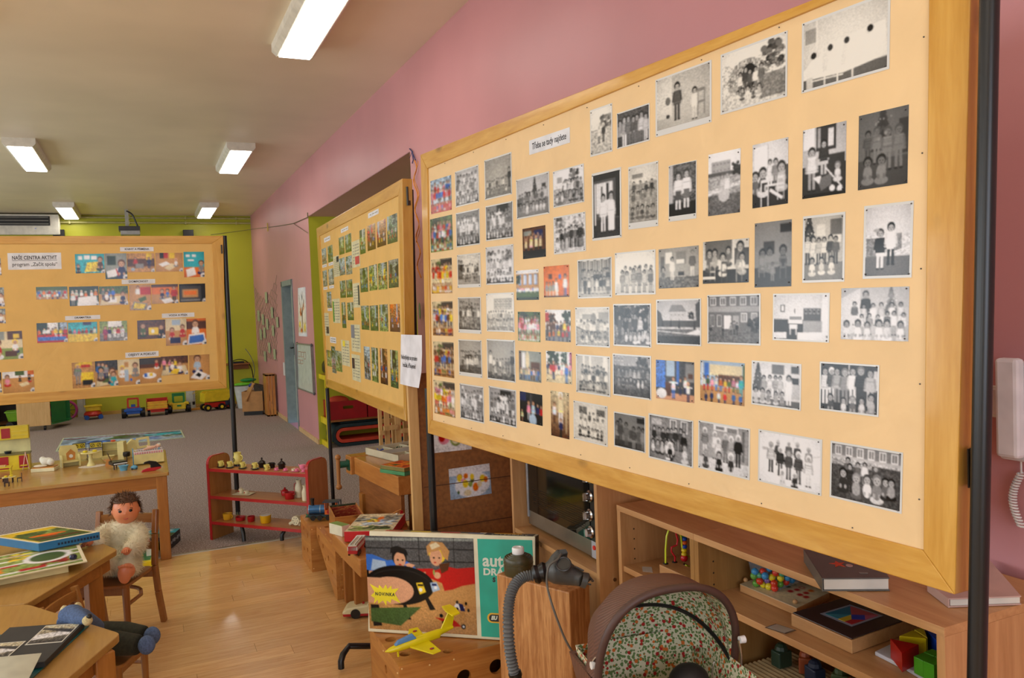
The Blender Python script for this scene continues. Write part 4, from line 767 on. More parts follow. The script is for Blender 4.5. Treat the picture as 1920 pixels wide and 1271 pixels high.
S1 = [
 ((141, 196, 476, 512), 'bg c;re .1 .1 .25 .3 w;re .3 .08 .5 .28 w;re .55 .1 .75 .3 w;po y .3 .95 .4 .45 .8 .4 .95 .9;tx .4 1 .5;ki .85 .9 .8 n G n 1;ki .1 1 .5 k k n 1', 'photo of a yellow game on a table, first under Knihy a p\u00edsmena'),
 ((197, 238, 475, 523), 'bg h;re .1 .1 .5 .45 G;fl .7 G;po w .05 .7 .7 .55 .9 .85 .1 .95;ki .75 1 .8 B B n 1;li .5 .6 .6 .9 .04 r', 'photo of a boy drawing at a green table under Knihy a p\u00edsmena'),
 ((238.6, 289.6, 475, 510), 'bg n;re 0 0 1 .3 t;re .7 0 .9 .35 y;fl .7 t;tx 0 1 .3;ki .3 .8 .6 r n n;ki .8 .8 .6 B B n;re .3 .55 .6 .8 e;el .2 .85 .1 .08 a', 'photo of children around a wooden table, third under Knihy a p\u00edsmena'),
 ((291.5, 342.5, 474, 509), 'bg t;re .15 0 .3 .3 k;re .3 0 .45 .28 r;re .5 0 .7 .3 y;po w .1 .6 .4 .45 .55 .6 .25 .75;po u .3 .8 .6 .55 .8 .7 .5 .95;ki .75 .75 .5 w e s 1', 'photo of open books on the floor, fourth under Knihy a p\u00edsmena'),
 ((344.7, 383, 472, 519.5), 'bg c;re .1 .1 .3 .2 w;re .4 .1 .6 .2 w;re .2 .3 .5 .36 w;fl .6 o;po w .1 .7 .5 .6 .6 .9 .15 1;ki .85 .9 .6 e B n 1', 'photo of a child writing below a turquoise board, last under Knihy a p\u00edsmena'),
 ((67.7, 126.5, 537.6, 561), ds(1, 'rows'), 'wide photo of a seated group, first in the row under Dom\u00e1cnost'),
 ((130, 185, 537, 573), 'bg G;tx 0 1 .5;ro .7 .5 6 .02 .98 wrown wr w;po w .25 1 .3 .55 .9 .5 1 1;ki .12 1 .7 w e w', 'photo of little cooks in white hats under Dom\u00e1cnost'),
 ((186, 240, 536.5, 572), ds(2), 'photo of cooking at a cluttered table, third under Dom\u00e1cnost'),
 ((242.5, 283, 533.5, 581.5), 'bg t;ki .4 .6 .55 w t n;re .5 .1 1 .4 r;po g .4 .55 .75 .45 .8 .6 .5 .7;po e .05 .95 .2 .65 .85 .75 .75 1;po y .15 .92 .25 .7 .75 .78 .65 .96;tx .65 1 .4 4', 'photo of a baking tray of yellow pieces under Dom\u00e1cnost'),
 ((284, 334, 533, 569), 'bg o;fl .5 t;re 0 0 1 .15 n;ki .4 .8 .6 B e n 1;ki .6 .7 .5 b e k 1;ki .85 1 .9 r k n;po w .35 .8 .7 .7 .85 .9 .5 1', 'photo of children at a wooden table, fifth under Dom\u00e1cnost'),
 ((336, 385, 532, 566), 'bg k;re .03 .12 .85 .85 d;re .12 .3 .72 .75 t;re .18 .38 .66 .6 o;re .05 .85 .8 .95 e', 'photo of a lit oven with a tray inside, last under Dom\u00e1cnost'),
 ((69, 126.5, 605, 642), 'bg G;re .35 0 .7 .4 w;re .75 0 1 .4 a;fl .6 r;ro .75 .5 7 .02 .98 royw rw;re .02 .72 .95 .9 b;tx 0 1 .4;re .1 .9 .9 1 r', 'photo with a blue puppet stage, first under Dramatika'),
 ((128, 182.5, 604, 640.6), 'bg c;re .5 0 .8 .15 B;fl .6 y;ro .75 .45 7 .02 .98 rpuwn yt;re 0 .7 1 1 y;tx 0 1 .3', 'photo of an audience before a turquoise wall under Dramatika'),
 ((187, 238.6, 602, 639), 'bg l;re .3 0 .8 .3 w;fl .6 e;ro .85 .6 4 .3 .9 wrBr rw;ki .2 .95 .7 m r n;tx 0 1 .4', 'photo of dressed-up children dancing, last under Dramatika'),
 ((257.5, 310, 600, 635), 'bg n;tx 0 1 .6;re .4 .4 .75 .8 y;el .55 .6 .08 .1 w;ki .2 .9 .8 g G n 1;ki .85 1 .8 k k n 1', 'photo of a yellow water tub, first under Voda a p\u00edsek'),
 ((310.7, 350, 597, 647.5), 'bg u;re .3 .05 .7 .25 a;fl .45 t;ki .3 .8 .5 r w n 1;ki .8 .7 .5 r r n 1;re .2 .7 .7 .92 B', 'photo of a blue tray on a table under Voda a p\u00edsek'),
 ((350, 386.5, 597, 646), 'bg o;re .0 .1 1 .4 n;ki .45 .8 .8 w w n 1;po w .1 .6 .9 .55 1 .95 0 1;po b .15 .66 .85 .62 .92 .9 .1 .94', 'photo of a smiling boy holding a blue picture under Voda a p\u00edsek'),
 ((135.3, 178, 679, 727), 'bg t;re .3 0 .9 .15 y;re .4 .1 .8 .2 r;ki .25 .85 .8 e e y;re .4 .4 .95 .75 y;re .45 .7 .9 .9 k;tx 0 1 .2', 'photo of a child with a yellow cart, first under Objevy a pokusy'),
 ((178.8, 221, 676, 724), ds(11) + ';ki .8 1 .6 c c n 1', 'photo with a turquoise shirt in front, second under Objevy a pokusy'),
 ((221, 262, 673.7, 721.5), 'bg u;fl .6 t;re .3 .1 .5 .3 t;ki .2 .7 .5 w w y 1;ki .8 .7 .6 e e n 1;re .3 .4 .48 .85 a;re .55 .75 .65 .85 b', 'photo of a tall blue glass of water, third under Objevy a pokusy'),
 ((262, 302, 671, 718), 'bg n;re 0 0 .8 .25 d;fl .4 t;el .45 .7 .25 .12 w;re .2 .6 .35 .75 b;re .45 .6 .6 .72 y;ki .8 .45 .4 r w n 1', 'photo of coloured blocks on a sheet, fourth under Objevy a pokusy'),
 ((301.5, 352.5, 667.4, 703), ds(13) + ';po y .3 .9 .5 .65 .7 .7 .6 .95', 'photo of four children at a table, fifth under Objevy a pokusy'),
 ((354.7, 393, 665, 712), 'bg t;ki .4 .75 .8 a B n 1;po w .05 .9 .4 .6 .9 .8 .6 1;po k .3 .8 .45 .7 .6 .8 .5 .9', 'photo of a boy bent over a black shape, last under Objevy a pokusy'),
 ((-20, 8, 539, 575), ds(20), 'cut-off photo at the left edge, upper of two, left board'), ((-20, 10.4, 579, 606.6), ds(21), 'cut-off photo at the left edge, lower of two, left board'),
 ((-20, 2, 484, 516), ds(22), 'sliver of a photo at the left edge beside the title, left board'),
 ((-14, 42.5, 621.4, 673.7), 'bg u;re 0 0 .4 .3 h;re .5 0 1 .3 n;re .7 .1 .9 .25 y;fl .6 l;ki .75 .8 .55 w B y 1;ki .15 1 .8 r w n 1;re .4 .7 .8 .9 n', 'photo of two children building with bricks at the left edge'),
 ((5, 64, 696, 735.7), 'bg t;re 0 0 1 .3 w;re .4 0 .7 .2 g;re .8 0 1 .2 o;ki .15 .7 .6 p r n 1;ki .55 .5 .3 k k n 1;ki .85 .55 .4 k r k 1;po u .5 .6 .8 .5 .85 .65 .6 .75', 'photo of children playing on a wooden floor, lower left corner'),
 ((-40, 3, 699, 737), ds(24), 'sliver of a photo at the left edge, bottom row, left board'),
]
for i, (r_, pr, lb) in enumerate(S1):
    b1.photo((*r_, 0, 'c', pr + ';el .97 .95 .13 .13 w;el .95 .95 .05 .03 k', lb), 500 + i, G1, pins=False, cell=1.3)
b1.note(14.5, 115, 474, 505, ['NA\u0160E CENTRA AKTIVIT', 'program \u201eZa\u010d\u00edt spolu\u201c'], 'white title sheet reading NA\u0160E CENTRA AKTIVIT, program \u201eZa\u010d\u00edt spolu\u201c', size=.62, under=True, bold=.0005)
for r_, tx in (((225, 288, 463, 471.2), 'KNIHY A P\u00cdSMENA'), ((228, 291, 523.6, 532), 'DOM\u00c1CNOST'), ((122, 188, 591.5, 599.3), 'DRAMATIKA'), ((303.5, 364.5, 586.8, 595), 'VODA A P\u00cdSEK'), ((235, 297.5, 659.5, 669.2), 'OBJEVY A POKUSY')):
    b1.note(*r_, [tx], 'white heading strip reading %s' % tx, size=.62, bold=.0003, group='heading strips on the left board')
pt = PY(421, 450, 6.02); pb = PY(446, 955, 6.02); dz = (pt - pb).normalized(); bot = pb - dz * ((pb.z - .06) / dz.z)
MB().tube([bot, pt + dz * .03], .0165, 16).B('pole', BLACK, S1a, True)
tp = PZ(457.5, 1015, .012)
MB().tube([tp, tp + V(0, .01, .05), tp + V(-.005, .03, .085), bot + V(.0, 0, .05), bot], .013, 12).B('foot', BLACK, S1a, True)
hz = PY(415.5, 467, 5.99); MB().box(tuple(hz + V(-.004, -.004, -.03)), tuple(hz + V(.006, .03, .03))).B('hinge', HINGE, b1.t)
MB().tube([V(-1.66, 6.02, .0), V(-1.66, 6.02, 2.1)], .0165, 16).B('pole', BLACK, S1b, True)
MB().tube([V(-1.66, 5.65, .013), V(-1.66, 5.68, .05), V(-1.66, 6.02, .06)], .013, 12).B('foot', BLACK, S1b, True)
def world_thing(name, label, cat, p, group=None): return thing(name, label, cat, (p[0], p[1], p[2]), 0, group)
TBW = ((168, 126, 60), (184, 142, 74))
def tbl(ax): return wood('table_laminate', *TBW, ax, 0.3, 1.1, 0, 0.2)
TBL = wood('table_leg_beech', (156, 100, 40), (180, 120, 56), 'Z', 0.35, 1.2)
TBX = wood('table_apron_beech', (156, 100, 40), (180, 120, 56), 'X', 0.35, 1.2)
T1 = 0.55; t = world_thing('display_table', 'light wood table holding the doll furniture below the left board', 'table', (-0.7, 5.95, 0))
x0, x1, y0, y1 = -1.55, 0.085, 5.46, 6.42
MB().prism(rrect(x0, y0, x1, y1, .012, 3), (0, 0, T1 - .022), (1, 0, 0), (0, 1, 0), .022).B('table_top', tbl('X'), t, bevel=.003)
m = MB().box((x0 + .03, y0 + .02, T1 - .10), (x1 - .06, y0 + .04, T1 - .022)); m.B('apron', TBX, t)
MB().box((x0 + .03, y1 - .04, T1 - .10), (x1 - .06, y1 - .02, T1 - .022)).B('apron', TBX, t)
MB().box((x1 - .05, y0 + .06, T1 - .10), (x1 - .03, y1 - .06, T1 - .022)).B('apron', TBX, t)
for a, b in ((x1 - .075, y0 + .012), (x1 - .075, y1 - .075), (x0 + .02, y0 + .012), (x0 + .02, y1 - .075)):
    MB().box((a, b, 0), (a + .062, b + .062, T1 - .022)).B('leg', TBL, t, bevel=.005)
T2 = 0.50
def poly_table(name, label, pts, legs, cat='table'):
    c = sum((Vc((p[0], p[1], 0)) for p in pts), Vc()) / len(pts); t = world_thing(name, label, cat, (c.x, c.y, 0))
    rp = []                                             # rounded corners
    n = len(pts)
    for i in range(n):
        a, b, d = Vc(pts[i - 1]), Vc(pts[i]), Vc(pts[(i + 1) % n]); u = (a - b).normalized() * .025; w = (d - b).normalized() * .025
        for k in range(4):
            s_ = k / 3; q = (b + u) * (1 - s_) ** 2 + b * 2 * s_ * (1 - s_) + (b + w) * s_ ** 2; rp.append((q.x, q.y))
    MB().prism(rp, (0, 0, T2 - .024), (1, 0, 0), (0, 1, 0), .024).B('table_top', tbl('Y'), t, bevel=.003)
    ins = [tuple(Vc(p).lerp(Vc((c.x, c.y)), .09)) for p in pts]
    for i in range(n):
        a, b = Vc((*ins[i], T2 - .055)), Vc((*ins[(i + 1) % n], T2 - .055)); MB().beam(a, b, .018, .06).B('apron', TBX, t)
    for x, y, r in legs: MB(TR(x, y, 0, r)).box((-.03, -.03, 0), (.03, .03, T2 - .024)).B('leg', TBL, t, bevel=.005)
    return t
A = PZ(221, 1030, T2).xy; Bp = PZ(50, 1132, T2).xy; C_ = PZ(227, 1187, T2).xy; D_ = PZ(128, 1271, T2).xy
dd = (D_ - C_).normalized(); f2 = (PZ(187, 1016.5, T2).xy - A).normalized()
P2 = [tuple(Bp), tuple(A), tuple(A + f2 * .55), (-1.05, 4.45), (-1.15, 3.62)]
Lg = PZ(184, 1085, T2 - .03).xy
poly_table('trapezoid_table', 'light wood table with two game boxes on it, left edge of the picture', P2, [(-.262, 3.88, .45), (-.42, 4.36, .4), (-.98, 4.36, 0), (-1.05, 3.75, 0)])
P3 = [tuple(Bp + Vc((.004, -.004))), tuple(C_), tuple(C_ + dd * .75), (-1.2, 2.1), (-1.19, 3.585)]
poly_table('trapezoid_table', 'light wood table with the open photo album, bottom left corner', P3, [(C_.x - .055, C_.y - .06, .42), ((C_ + dd * .75).x - .06, (C_ + dd * .75).y + .07, .42), (-1.1, 2.2, 0), (-1.1, 3.4, 0)])

def kchair(label, loc, rz, mt):
    t = thing('child_chair', label, 'chair', loc, rz, "children's wooden chairs"); W, Dp, S = .135, .14, .30
    seat = rrect(-W - .005, -Dp - .015, W + .005, Dp - .01, .03, 4)
    MB().prism(seat, (0, 0, S - .016), (1, 0, 0), (0, 1, 0), .016).bl('seat', mt[0], t, bevel=.004)
    for sx in (-1, 1):
        MB().tube([(sx * (W - .012), -Dp + .01, 0), (sx * (W - .012), -Dp + .01, S - .012)], [.013, .017], 4 * 3).bl('leg', mt[1], t, True)
        m = MB(); pts = [(sx * (W + .012), Dp + .05, 0), (sx * (W + .008), Dp + .012, .17), (sx * (W + .004), Dp + .0, .30), (sx * (W + .004), Dp + .02, .45), (sx * (W + .004), Dp + .045, .565)]
        for a, b in zip(pts, pts[1:]): m.beam(a, b, .024, .032, (0, 1, 0))
        m.bl('back_post', mt[1], t, bevel=.004)
    m = MB(); N = 6
    for i in range(N):                                  # slightly curved top rail
        a, b = [(-W + 2 * W * k / N, Dp + .035 + .014 * sin(PI * k / N), .525) for k in (i, i + 1)]; m.beam(a, b, .012, .045)
    m.bl('top_rail', mt[2], t)
    m = MB(); m.beam((-W, Dp + .012, .395), (W, Dp + .012, .395), .012, .035); m.bl('back_rail', mt[2], t)
    arc = [(-(W - .005) * cos(a), -.02 + .11 * sin(a) * 1.0, .215) for a in [PI * k / 12 for k in range(13)]]
    m = MB().tube([(-(W - .01), -Dp + .015, .20), (-(W - .004), 0, .205)] + arc[1:-1] + [((W - .004), 0, .205), ((W - .01), -Dp + .015, .20)], .009, 8); m.bl('stretcher', mt[1], t, True)
    m = MB().beam((-W, -Dp + .012, S - .035), (W, -Dp + .012, S - .035), .015, .035).beam((-W, Dp - .012, S - .035), (W, Dp - .012, S - .035), .015, .035); m.bl('seat_frame', mt[1], t)
    return t
dk = [wood('chair_beech', (134, 82, 36), (160, 104, 52), a, 0.38, 1.3, 0, 0.2) for a in 'XZX']
kchair('brown wooden child chair with the fur-suited doll sitting on it', (-.205, 4.25, 0), rad(-24.3), dk)
lk = [wood('old_chair_beech', (152, 98, 42), (178, 124, 60), a, 0.4, 1.3, 0, 0.2) for a in 'YZX']
Fp = PZ(141, 1100, .472); f = Vc((.91, -.41, 0)); sd = Vc((-.41, -.91, 0))
c2 = Fp + sd * .115 + f * .15
kchair('worn wooden child chair with the blue felt animal slumped on it', (c2.x, c2.y, 0), rad(65.7), lk).scale = (.84, .84, .84)

def remesh(o, vox, smooth=3):
    r = o.modifiers.new('remesh', 'REMESH'); r.mode = 'VOXEL'; r.voxel_size = vox
    if smooth: s_ = o.modifiers.new('smooth', 'SMOOTH'); s_.iterations = smooth; s_.factor = .6
def baked(o):
    """evaluate the modifiers into the mesh"""
    bpy.context.view_layer.update(); dg = bpy.context.evaluated_depsgraph_get()
    me = bpy.data.meshes.new_from_object(o.evaluated_get(dg)); o.modifiers.clear(); o.data = me
    me.polygons.foreach_set('use_smooth', [True] * len(me.polygons)); return me
def fur_over(me, n, L, w, seed, droop=.5):
    rs = np.random.RandomState(seed); ar = np.array([p.area for p in me.polygons]); pk = rs.choice(len(ar), n, p=ar / ar.sum()); m = MB()
    for i in pk:
        p = me.polygons[i]; vs = [me.vertices[k].co for k in p.vertices]; a, b = rs.rand(2); c = vs[0].lerp(vs[1], a).lerp(vs[2].lerp(vs[-1], a), b); nn = Vc(p.normal)
        d = (nn * .75 + Vc((0, 0, -droop)) + Vc(rs.normal(0, .35, 3))).normalized(); u = d.cross(nn); u = u.normalized() * w if u.length > 1e-3 else Vc((w, 0, 0))
        l = L * rs.uniform(.6, 1.3); m.add([c - u - nn * .001, c + u - nn * .001, c + d * l], [(0, 1, 2)])
    return m
SKIN = pn((222, 136, 92), 0.38, name='doll_vinyl'); FUR = pn((226, 218, 188), 0.9, name='cream_fur')
hc = PY(236, 955, 4.27); pxm = (hc - V(0, 0, EYE)).length / F
seatc = V(-.165, 4.33, .30)
t = world_thing('doll', 'vinyl doll with short brown hair in a shaggy white fur suit sitting on a chair', 'doll', (seatc.x, seatc.y, .30))
def at2(px, py, y): return PY(px, py, y)
nk = at2(233, 982, 4.28); hip = at2(222, 1050, 4.30); hip.z = max(hip.z, .345)
shL, shR = at2(203, 1000, 4.29), at2(257, 1000, 4.24); elL, elR = at2(186, 1014, 4.22), at2(256, 1022, 4.16); haL, haR = at2(182, 1018, 4.10), at2(243, 1030, 4.10)
m = MB().tube([nk + V(0, 0, .015), nk + V(0, 0, -.02), hip + V(0, .0, .07), hip], [.045, .066, .098, .085], 16).ball(hip, .085, 14, 8)
for a, b, c in ((shL, elL, haL), (shR, elR, haR)): m.tube([a, b, c], [.05, .045, .036], 12).ball(a, .05).ball(b, .044).ball(c, .036)
knR, ftR = at2(243, 1056, 4.17), at2(239, 1063, 4.085); knL, ftL = at2(208, 1052, 4.18), at2(196, 1058, 4.07)
for k, f_ in ((knR, ftR), (knL, ftL)):
    k.z = max(k.z, .345); f_.z = max(f_.z, .335)
    m.tube([hip, k, f_], [.07, .056, .042], 12).ball(k, .055).ball(f_, .042)
suit = m.B('fur_suit', FUR, t, True); remesh(suit, .008, 6); me = baked(suit); me.materials.clear(); me.materials.append(FUR)
fm = fur_over(me, 9000, .020, .0011, 3); fo = fm.bl('fur', FUR, suit); fo['kind'] = 'stuff'
def head_mesh(c, rx, ry, rz_, face):                    # face: unit vector the face looks along
    m = MB(); face = Vc(face).normalized(); rt = face.cross(V(0, 0, 1)).normalized(); up = rt.cross(face)
    n, k = 28, 20; vs = []
    for i in range(k + 1):
        th = PI * i / k
        for j in range(n):
            ph = 2 * PI * j / n; x, y, z = sin(th) * sin(ph), sin(th) * cos(ph), cos(th)   # y along the face
            s_ = 1.0
            if y > 0:                                   # cheeks, chin, brow, nose
                ch = math.exp(-((abs(x) - .45) ** 2 / .05 + (z + .35) ** 2 / .07)); s_ += .07 * ch
                s_ += .16 * math.exp(-(x * x / .008 + (z + .16) ** 2 / .010)) - .05 * math.exp(-((abs(x) - .33) ** 2 / .015 + (z - .02) ** 2 / .01))
                s_ += .05 * math.exp(-(x * x / .03 + (z + .75) ** 2 / .03)) + .035 * math.exp(-(x * x / .02 + (z + .46) ** 2 / .006))
            if z < -.3: s_ *= 1 - .10 * (-z - .3)
            vs.append(c + rt * (x * rx * s_) + face * (y * ry * s_) + up * (z * rz_ * s_))
    fs = [(i * n + j, i * n + (j + 1) % n, (i + 1) * n + (j + 1) % n, (i + 1) * n + j) for i in range(k) for j in range(n)]
    m.add(vs, fs); return m, rt, up, face
fd = Vc((-hc.x * .5 - .12, -hc.y, .32)); hr = 20.5 * pxm
m, rt, up, fc = head_mesh(hc, hr * 1.0, hr * 1.02, hr * 1.28, fd)
for s_ in (-1, 1): m.ball(hc + rt * (s_ * hr * .99) - up * hr * .12, hr * .2, 10, 6, (.5, .8, 1.2))
m.tube([hc - up * hr * .8, nk], [hr * .5, hr * .5], 12)
hd = m.B('head', SKIN, t, True)
for s_ in (-1, 1):
    e = hc + rt * (s_ * hr * .36) + up * hr * .0 + fc * hr * .84
    MB().ball(e, hr * .17, 10, 8, (1, 1, .8)).B('eye', pn((16, 12, 10), 0.1, name='doll_eye'), hd, True)
    MB().tube([e + rt * (-.17 * hr) + up * .15 * hr, e + up * .21 * hr + fc * hr * .07, e + rt * (.17 * hr) + up * .14 * hr], .0022, 6).B('eyelashes', pn((22, 16, 14), .5), hd)
MB().tube([hc + fc * hr * .985 - up * hr * .60 + rt * (-.16 * hr), hc + fc * hr * 1.02 - up * hr * .63, hc + fc * hr * .985 - up * hr * .60 + rt * (.16 * hr)], .0024, 8).B('lips', pn((196, 86, 70), .35), hd, True)
HAIR = pn((92, 62, 40), 0.6, name='doll_hair'); rs = np.random.RandomState(4); m = MB()
cap = MB(); n, k = 24, 10; vs = []
for i in range(k + 1):
    th = PI * .56 * i / k
    for j in range(n):
        ph = 2 * PI * j / n; x, y, z = sin(th) * sin(ph), sin(th) * cos(ph), cos(th)
        zz = z if y < .2 else max(z, .40 + .1 * abs(x)); xx = x if y < .2 or z > .42 else x * .98
        vs.append(hc + rt * (xx * hr * 1.10) + fc * ((y if z == zz else y * .82) * hr * 1.08) + up * (zz * hr * 1.36))
cap.add(vs, [(i * n + j, i * n + (j + 1) % n, (i + 1) * n + (j + 1) % n, (i + 1) * n + j) for i in range(k) for j in range(n)])
hairo = cap.B('hair', HAIR, t, True)
for i in range(1500):
    v3 = Vc(rs.normal(0, 1, 3)).normalized(); x, y, z = v3
    if z < -.25 or (y > .15 and z < .45): continue
    p = hc + rt * (x * hr * 1.08) + fc * (y * hr * 1.06) + up * (z * hr * 1.33); d = (rt * (x + .25) + fc * (y * .3 + .25) + up * (.55 if z > .5 else -.6) + Vc(rs.normal(0, .3, 3))).normalized()
    u = d.cross(Vc(rs.normal(0, 1, 3))).normalized() * .0018; l = hr * rs.uniform(.25, .5); m.add([p - u, p + u, p + d * l], [(0, 1, 2)])
q = m.B('hair_tufts', HAIR, hairo); q['kind'] = 'stuff'
def hand(c, fwd, up_, sc, name='hand', mat=SKIN, parent=None, side=1, curl=.5):
    fwd = Vc(fwd).normalized(); up_ = Vc(up_).normalized(); rt_ = fwd.cross(up_).normalized(); up_ = rt_.cross(fwd)
    m = MB(); m.ball(c, sc * .5, 10, 8, (1, 1, 1)); m.tube([c - fwd * sc * .4, c + fwd * sc * .35], [sc * .34, sc * .42], 10)
    for i, L in enumerate((.62, .72, .68, .52)):
        a = c + fwd * sc * .35 + rt_ * (side * sc * (.33 - .22 * i)); p1 = a + fwd * sc * L * .5 - up_ * sc * .06; p2 = p1 + (fwd * (1 - curl) - up_ * curl).normalized() * sc * L * .5
        m.tube([a, p1, p2], [sc * .12, sc * .11, sc * .085], 7).ball(p2, sc * .085, 7, 5)
    a = c + rt_ * side * sc * .36; p1 = a + (rt_ * side * .7 + fwd * .5) * sc * .3; p2 = p1 + (fwd - up_ * .4).normalized() * sc * .28
    m.tube([a, p1, p2], [sc * .13, sc * .12, sc * .09], 7).ball(p2, sc * .09, 7, 5)
    return m.B(name, mat, parent, True)
hand(haR + V(-.012, -.045, .006), (-.25, -.8, .45), (0, .4, 1), .036, parent=t, side=-1, curl=.7)
hand(haL + V(-.035, -.045, -.006) if haL.z > .52 else haL + V(-.03, -.04, .02), (-.8, -.5, -.1), (0, 0, 1), .036, parent=t, side=1)
for f_, sx in ((ftR, 0), (ftL, -.03)):
    m = MB(); b = f_ + V(sx, -.04, -.006); m.tube([f_, b], [.030, .032], 14).ball(b, .034, 14, 8).ball(b + V(-.012, -.020, -.008), .036, 16, 10, (.8, .42, 1.25))
    for i in range(5): m.ball(b + V(-.032 + .013 * i, -.030, .030 + .004 * sin(i)), .0075, 8, 6)
    o = m.B('foot', SKIN, t, True); remesh(o, .004, 2)

FELT = pn((84, 104, 140), 0.95, var=.12, name='blue_felt', scale=160); FELTC = pn((206, 190, 140), 0.95, var=.1, name='cream_felt', scale=160); TROU = pn((44, 46, 34), 0.9, var=.15, name='dark_trousers', scale=90)
st0 = V(c2.x, c2.y, .30); d2 = 3.0
t = world_thing('felt_animal', 'blue felt animal with cream snout and dark trousers slumped on a chair', 'doll', (c2.x, c2.y, .30))
ftA, ftB = PZ(275, 1209, .325), PZ(285, 1192, .318)
hpA = V(c2.x - .02, c2.y - .02, .315)
m = MB()
for ft_, o_ in ((ftA, V(-.02, -.04, 0)), (ftB, V(.01, .05, 0))):
    h_ = hpA + o_; dr_ = (ft_ - h_).normalized(); m.tube([h_, h_.lerp(ft_, .5) + V(0, 0, .006), ft_ - dr_ * .03], [.05, .045, .036], 14)
m.ball(hpA, .075, 14, 10, (1, 1, .8)); o = m.B('trousers', TROU, t, True); remesh(o, .006, 4)
for ft_ in (ftA, ftB): m = MB().ball(ft_, .030, 14, 10, (1.0, .9, 1.15)); m.B('foot', FELT, t, True)
hh = PY(134, 1152, d2 + .02)
bod = MB().tube([hpA + V(-.02, 0, .03), hpA.lerp(hh, .5) + V(-.02, 0, .02), hh + V(-.02, .02, -.03)], [.06, .055, .03], 14).ball(hpA + V(-.02, 0, .02), .06); o = bod.B('body', FELT, t, True); remesh(o, .007, 4)
nose = PY(165, 1162, d2 - .06); dn = (nose - hh).normalized()
m = MB().ball(hh, .036, 16, 10, (1.15, .9, .9)).tube([hh, hh.lerp(nose, .55), nose], [.033, .026, .012], 14); o = m.B('head', FELT, t, True); remesh(o, .005, 4)
MB().ball(nose + V(-.002, 0, -.002), .016, 12, 8).B('snout', FELTC, o, True); MB().ball(nose + V(.004, -.004, .012), .009, 10, 6).B('nose', BLACK, o, True)
for a in (PY(118, 1140, d2 + .03), PY(143, 1134, d2 + .07)): MB().ball(a + V(.004, 0, -.012), .021, 12, 8, (.7, .9, .95)).B('ear', FELTC, o, True)

def slab(name, mat, top, th, parent, bevel=.0015):
    return MB().hexa([p - V(0, 0, th) for p in top], top).B(name, mat, parent, bevel=bevel)
def printed(name, q, nx, ny, prog, seed, parent, mat=MATTM, lift=.0006, border=None, bcol=(232, 222, 190)):
    q = [Vc(p) for p in q]; N = (q[3] - q[0]).cross(q[1] - q[0]).normalized(); q = [p + N * lift for p in q]
    w, h = (q[1] - q[0]).length, (q[3] - q[0]).length; pa = Paint(nx, ny, w / h, seed); pa.run(prog)
    me = picture_mesh(name, mat, q, nx, ny, pa.out('c'), border, thick=.0005, N=N, bcol=bcol)
    iv = root_inv(parent); me.transform(iv); o = ON(name, me); LK(o); o.parent = parent; return o
GAME = 'bg l;tx 0 1 .6 4;tr .2 .3 .12 g;tr .7 .2 .14 y;tr .5 .7 .1 o;tr .85 .7 .12 r;tr .15 .75 .12 p;re .0 .0 .25 .25 y;li 0 .15 3 .12 .05 u;li 0 .35 3 .3 .05 w;li 0 .6 1.1 .5 .05 w;li 1.1 .5 1.5 .9 .05 w;li 0 .9 3 .85 .06 w;el .82 .45 .26 .26 w;el .82 .45 .19 .19 g;re .3 .3 .4 .36 o;re .55 .56 .65 .62 r;re .6 .3 .7 .36 y;re .1 .55 .2 .6 y;re .4 .84 .5 .92 o;re .65 .8 .8 .9 r;re .9 .85 .98 .9 u'
t = world_thing('game_box', 'cream lidless game box under a colourful road game board, left table', 'game', tuple(PZ(60, 1080, T2)))
fr, fl_ = PZ(129, 1073, T2), PZ(0, 1098, T2); u = (fr - fl_).normalized(); w = V(-u.y, u.x, 0); a = fr - u * .62
q = [a + w * .30, fr + w * .30, fr, a]; slab('box', pn((214, 198, 140), .6), [p + V(0, 0, .034) for p in q], .0335, t)
rf, rb, lf_ = PZ(163.5, 1052, T2 + .038), PZ(146, 1015, T2 + .038), PZ(0, 1085.5, T2 + .038); u = (rf - lf_).normalized() * .66; wv = rb - rf
q = [rb - u, rb, rf, rf - u]; slab('game_board', pn((224, 214, 170), .5), q, .0035, t, 0)
printed('board_print', q, 110, 60, GAME, 7, t, border=(.02, .02, .03, .03))
pw_ = PZ(137.5, 1047, T2 + .042); o = MB().lathe(pw_, [(.0, 0), (.013, 0), (.015, .008), (.011, .016), (0, .018)], 16).B('game_piece', pn((20, 26, 60), .25), None, True)
tag(o, 'small dark blue round game piece on the road game board', 'game piece')
t = world_thing('game_box', 'blue-sided flat game box with a yellow and green picture lid on top of the board', 'game', tuple(PZ(72, 1030, T2 + .04)))
zt = T2 + .078; fc_, rc, bc = PZ(72, 1019, zt), PZ(187, 997, zt), PZ(98, 985.5, zt); lc = fc_ + (bc - rc)
q = [lc, bc, rc, fc_]; BLU = pn((38, 108, 152), .45, name='blue_card')
slab('box', BLU, q, .034, t); printed('lid_picture', [q[i].lerp(sum(q, Vc()) / 4, .012) for i in range(4)], 70, 60, 'bg y;tx 0 1 .1;po g .05 .3 .3 .22 .5 .3 .98 .15 .98 1 .05 1;tr .5 .4 .2 g;tr .8 .35 .15 l;tx .3 1 .5 4;re .2 .5 .8 .6 o;el .5 .55 .25 .07 o;re .1 .75 .9 .85 n;re .35 .62 .6 .68 r', 9, t, border=(.05, .05, .06, .06))
